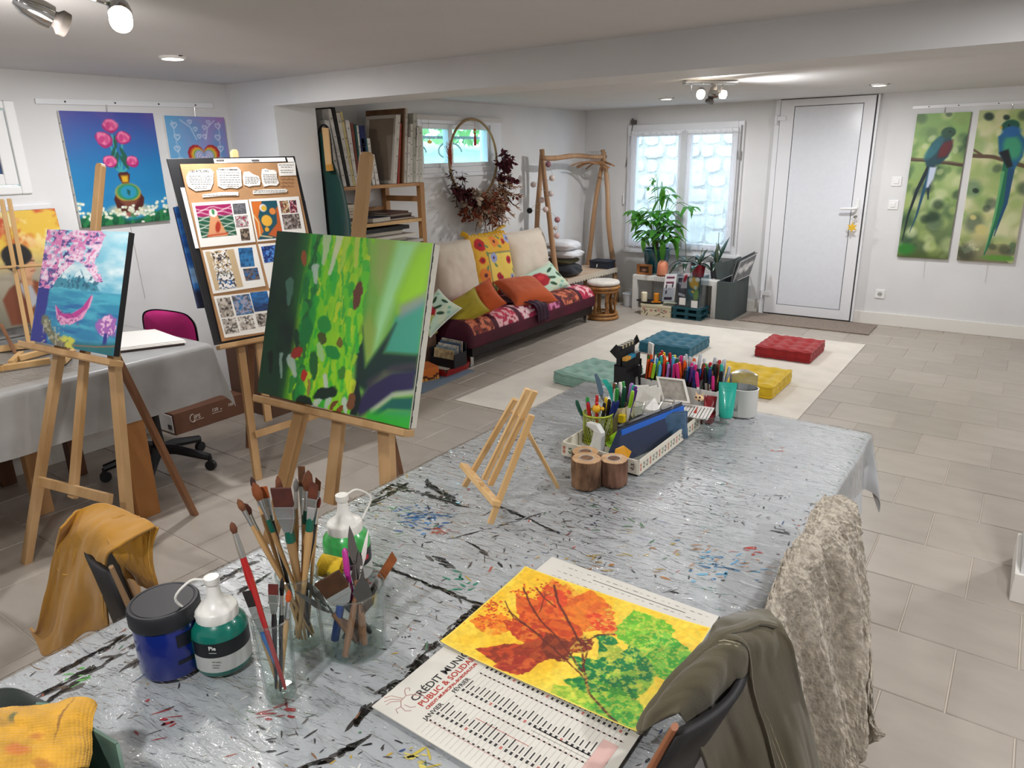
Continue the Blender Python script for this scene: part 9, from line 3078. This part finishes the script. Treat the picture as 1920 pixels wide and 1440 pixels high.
def garment(name, lab, cat, sheets, m, nu=90, nv=90, amp=.006, sc=7, thick=.006, cols=None, seed=1):
	first = None
	t = None
	for i, rows in enumerate(sheets):
		P = loft([[atz(u, v, z) for u, v, z in r] for r in rows], nu, nv)
		N = gnormals(P)
		s = np.cumsum(np.ones((nv, nu)), 1) / nu
		w = np.cumsum(np.ones((nv, nu)), 0) / nv
		f = (fbm(s * sc, w * 2.2, seed + i, 3) - .5) * 2
		P = P + N * (amp * f)[..., None]
		if t is None:
			t = thing(name, lab, cat, tuple(P.reshape(-1, 3).min(0) * [0, 0, 1] + P.reshape(-1, 3).mean(0) * [1, 1, 0]))
		yield t, P, N, i
		

mus = fab('mustard_twill', '#b07d22', noise=.12, nscale=12)
near = [[(112, 990, .845), (150, 956, .855), (195, 944, .86), (245, 962, .85), (290, 992, .83)],
		[(98, 1050, .745), (128, 1012, .805), (165, 988, .845), (200, 1000, .85), (232, 1022, .845)],
		[(80, 1130, .62), (115, 1090, .68), (150, 1065, .745), (182, 1055, .79), (203, 1048, .815)],
		[(66, 1185, .52), (95, 1170, .55), (135, 1150, .62), (175, 1130, .66), (200, 1120, .70)],
		[(54, 1178, .50), (82, 1228, .46), (120, 1215, .50), (160, 1185, .56), (206, 1180, .59)]]
far = [[(190, 985, .855), (245, 962, .852), (291, 992, .83)], [(208, 1025, .84), (250, 1030, .80), (286, 1045, .76)], [(222, 1055, .80), (262, 1075, .74), (296, 1095, .68)], [(235, 1080, .74), (270, 1100, .68), (306, 1118, .62)]]
for t, P, N, i in garment('mustard_apron', 'mustard yellow twill apron thrown over the back of the left chair', 'apron', [near, far], mus, amp=.010, sc=4):
	obj('apron_cloth', MB().grid(P), mus, t, **SA, solid=.005)
	if i == 0:
		thr = mat('stitch_thread', '#d9a84a', .7)
		for path in ([(10, 20), (14, 34), (34, 44), (40, 34), (44, 22)], [(86, 10), (86, 45), (85, 80)]):
			pts = [P[b_, a_] + unit(np.array([0, 0, CAM_H]) - P[b_, a_]) * .0045 for a_, b_ in path]
			obj('stitching', MB().tube(catmull(pts, 6), .0011, 4, False), thr, t)
	else:
		pts = [P[b_, 80] + unit(np.array([0, 0, CAM_H]) - P[b_, 80]) * .0045 for b_ in range(0, 88, 8)]
		obj('hem_stitch', MB().tube(pts, .0011, 4, False), mat('stitch_thread'), t)
olv = fab('olive_canvas', '#57503c', noise=.15, nscale=9, bscale=400)
o1 = [[(1198, 1378, .775), (1216, 1340, .80), (1262, 1268, .83), (1330, 1192, .85), (1400, 1152, .862), (1440, 1158, .862)],
	  [(1212, 1368, .80), (1235, 1318, .845), (1290, 1250, .885), (1350, 1200, .90), (1415, 1168, .89), (1462, 1172, .875)],
	  [(1270, 1335, .85), (1300, 1290, .87), (1350, 1240, .89), (1405, 1205, .885), (1450, 1190, .87), (1485, 1205, .855)],
	  [(1296, 1375, .80), (1335, 1335, .80), (1385, 1290, .81), (1430, 1265, .81), (1470, 1250, .81), (1497, 1255, .80)],
	  [(1330, 1450, .68), (1370, 1410, .68), (1415, 1380, .69), (1455, 1360, .69), (1490, 1345, .69), (1512, 1330, .68)],
	  [(1345, 1560, .54), (1390, 1540, .54), (1435, 1520, .55), (1475, 1500, .55), (1510, 1480, .55), (1536, 1440, .54)]]
for t, P, N, i in garment('olive_jacket', 'olive green canvas jacket with pale stitching draped over the near right chair', 'jacket', [o1], olv, 130, 130, .013, 5):
	obj('jacket_cloth', MB().grid(P), olv, t, **SA, solid=.006)
	th = mat('stitch_pale', '#a39a80', .8)
	for a_ in (62, 66):
		pts = [P[b_, a_ + int(b_ * .12)] + unit(np.array([0, 0, CAM_H]) - P[b_, a_ + int(b_ * .12)]) * .0045 for b_ in range(28, 128, 6)]
		obj('stitching', MB().tube(pts, .0009, 4, False), th, t)
	# strap lying across the shoulder and the folded waistband edge
	pts = [P[b_, 70 + int(8 * math.sin(b_ * .03))] + unit(np.array([0, 0, CAM_H]) - P[b_, 70]) * .007 for b_ in range(26, 128, 6)]
	obj('welt_seam', MB().tube(pts, .006, 8, False, .5), olv, t, smooth=True)
	pts = [P[8 + k // 4, k] + V(0, 0, .006) for k in range(0, 128, 8)]
	obj('waistband', MB().tube(pts, .009, 8, True, .6), olv, t, smooth=True)
flm = mat('sherpa', '#b5ab9b', .95, sheen=.2, noise=.4, nscale=60, bump=.8, bscale=180)
f1 = [[(1424, 1172, .80), (1440, 1120, .82), (1462, 1078, .835), (1500, 1020, .845), (1518, 968, .852), (1545, 938, .86)],
	  [(1440, 1200, .775), (1466, 1140, .81), (1498, 1080, .84), (1530, 1030, .85), (1560, 985, .855), (1598, 950, .858)],
	  [(1475, 1290, .66), (1505, 1220, .70), (1538, 1150, .72), (1565, 1090, .75), (1592, 1045, .77), (1614, 1010, .78)],
	  [(1505, 1420, .50), (1535, 1340, .53), (1562, 1270, .56), (1590, 1210, .58), (1612, 1170, .60), (1630, 1150, .61)],
	  [(1520, 1530, .38), (1550, 1470, .40), (1575, 1430, .42), (1602, 1390, .44), (1624, 1350, .46), (1640, 1330, .48)],
	  [(1525, 1570, .34), (1555, 1510, .36), (1582, 1460, .38), (1604, 1422, .40), (1628, 1402, .42), (1643, 1374, .44)]]
for t, P, N, i in garment('sherpa_fleece', 'cream sherpa fleece jacket hung over the second right chair', 'jacket', [f1], flm, 330, 330, .016, 4, seed=6):
	sgn = np.sign((N * (np.array([0, 0, CAM_H]) - P)).sum(2, keepdims=True))
	uu, vv = np.meshgrid(np.arange(330), np.arange(330))
	fs, fw_s = uu / 330, vv / 330
	P = P + N * sgn * (np.clip(fw_s * 1.6, 0, 1) * np.clip((1 - fs) * 5, 0, 1) * (.02 * np.sin(fs * 17 + 2.2 * fw_s + 1) + .012 * np.sin(fs * 31 - 3 * fw_s)))[..., None]
	n1 = fbm(uu * .16 + 3 * fbm(uu * .05, vv * .05, 4), vv * .11, 2, 2)
	n2 = fbm(uu * .4, vv * .25, 8, 2)
	P2_ = P + N * sgn * (.011 * n1 + .005 * n2)[..., None]
	obj('fleece_pile', MB().grid(P2_), flm, t, **SA)
	obj('lining', MB().grid((P - N * sgn * .006)[::6, ::6]), fab('lining_grey', '#8d8880'), t, **SA)
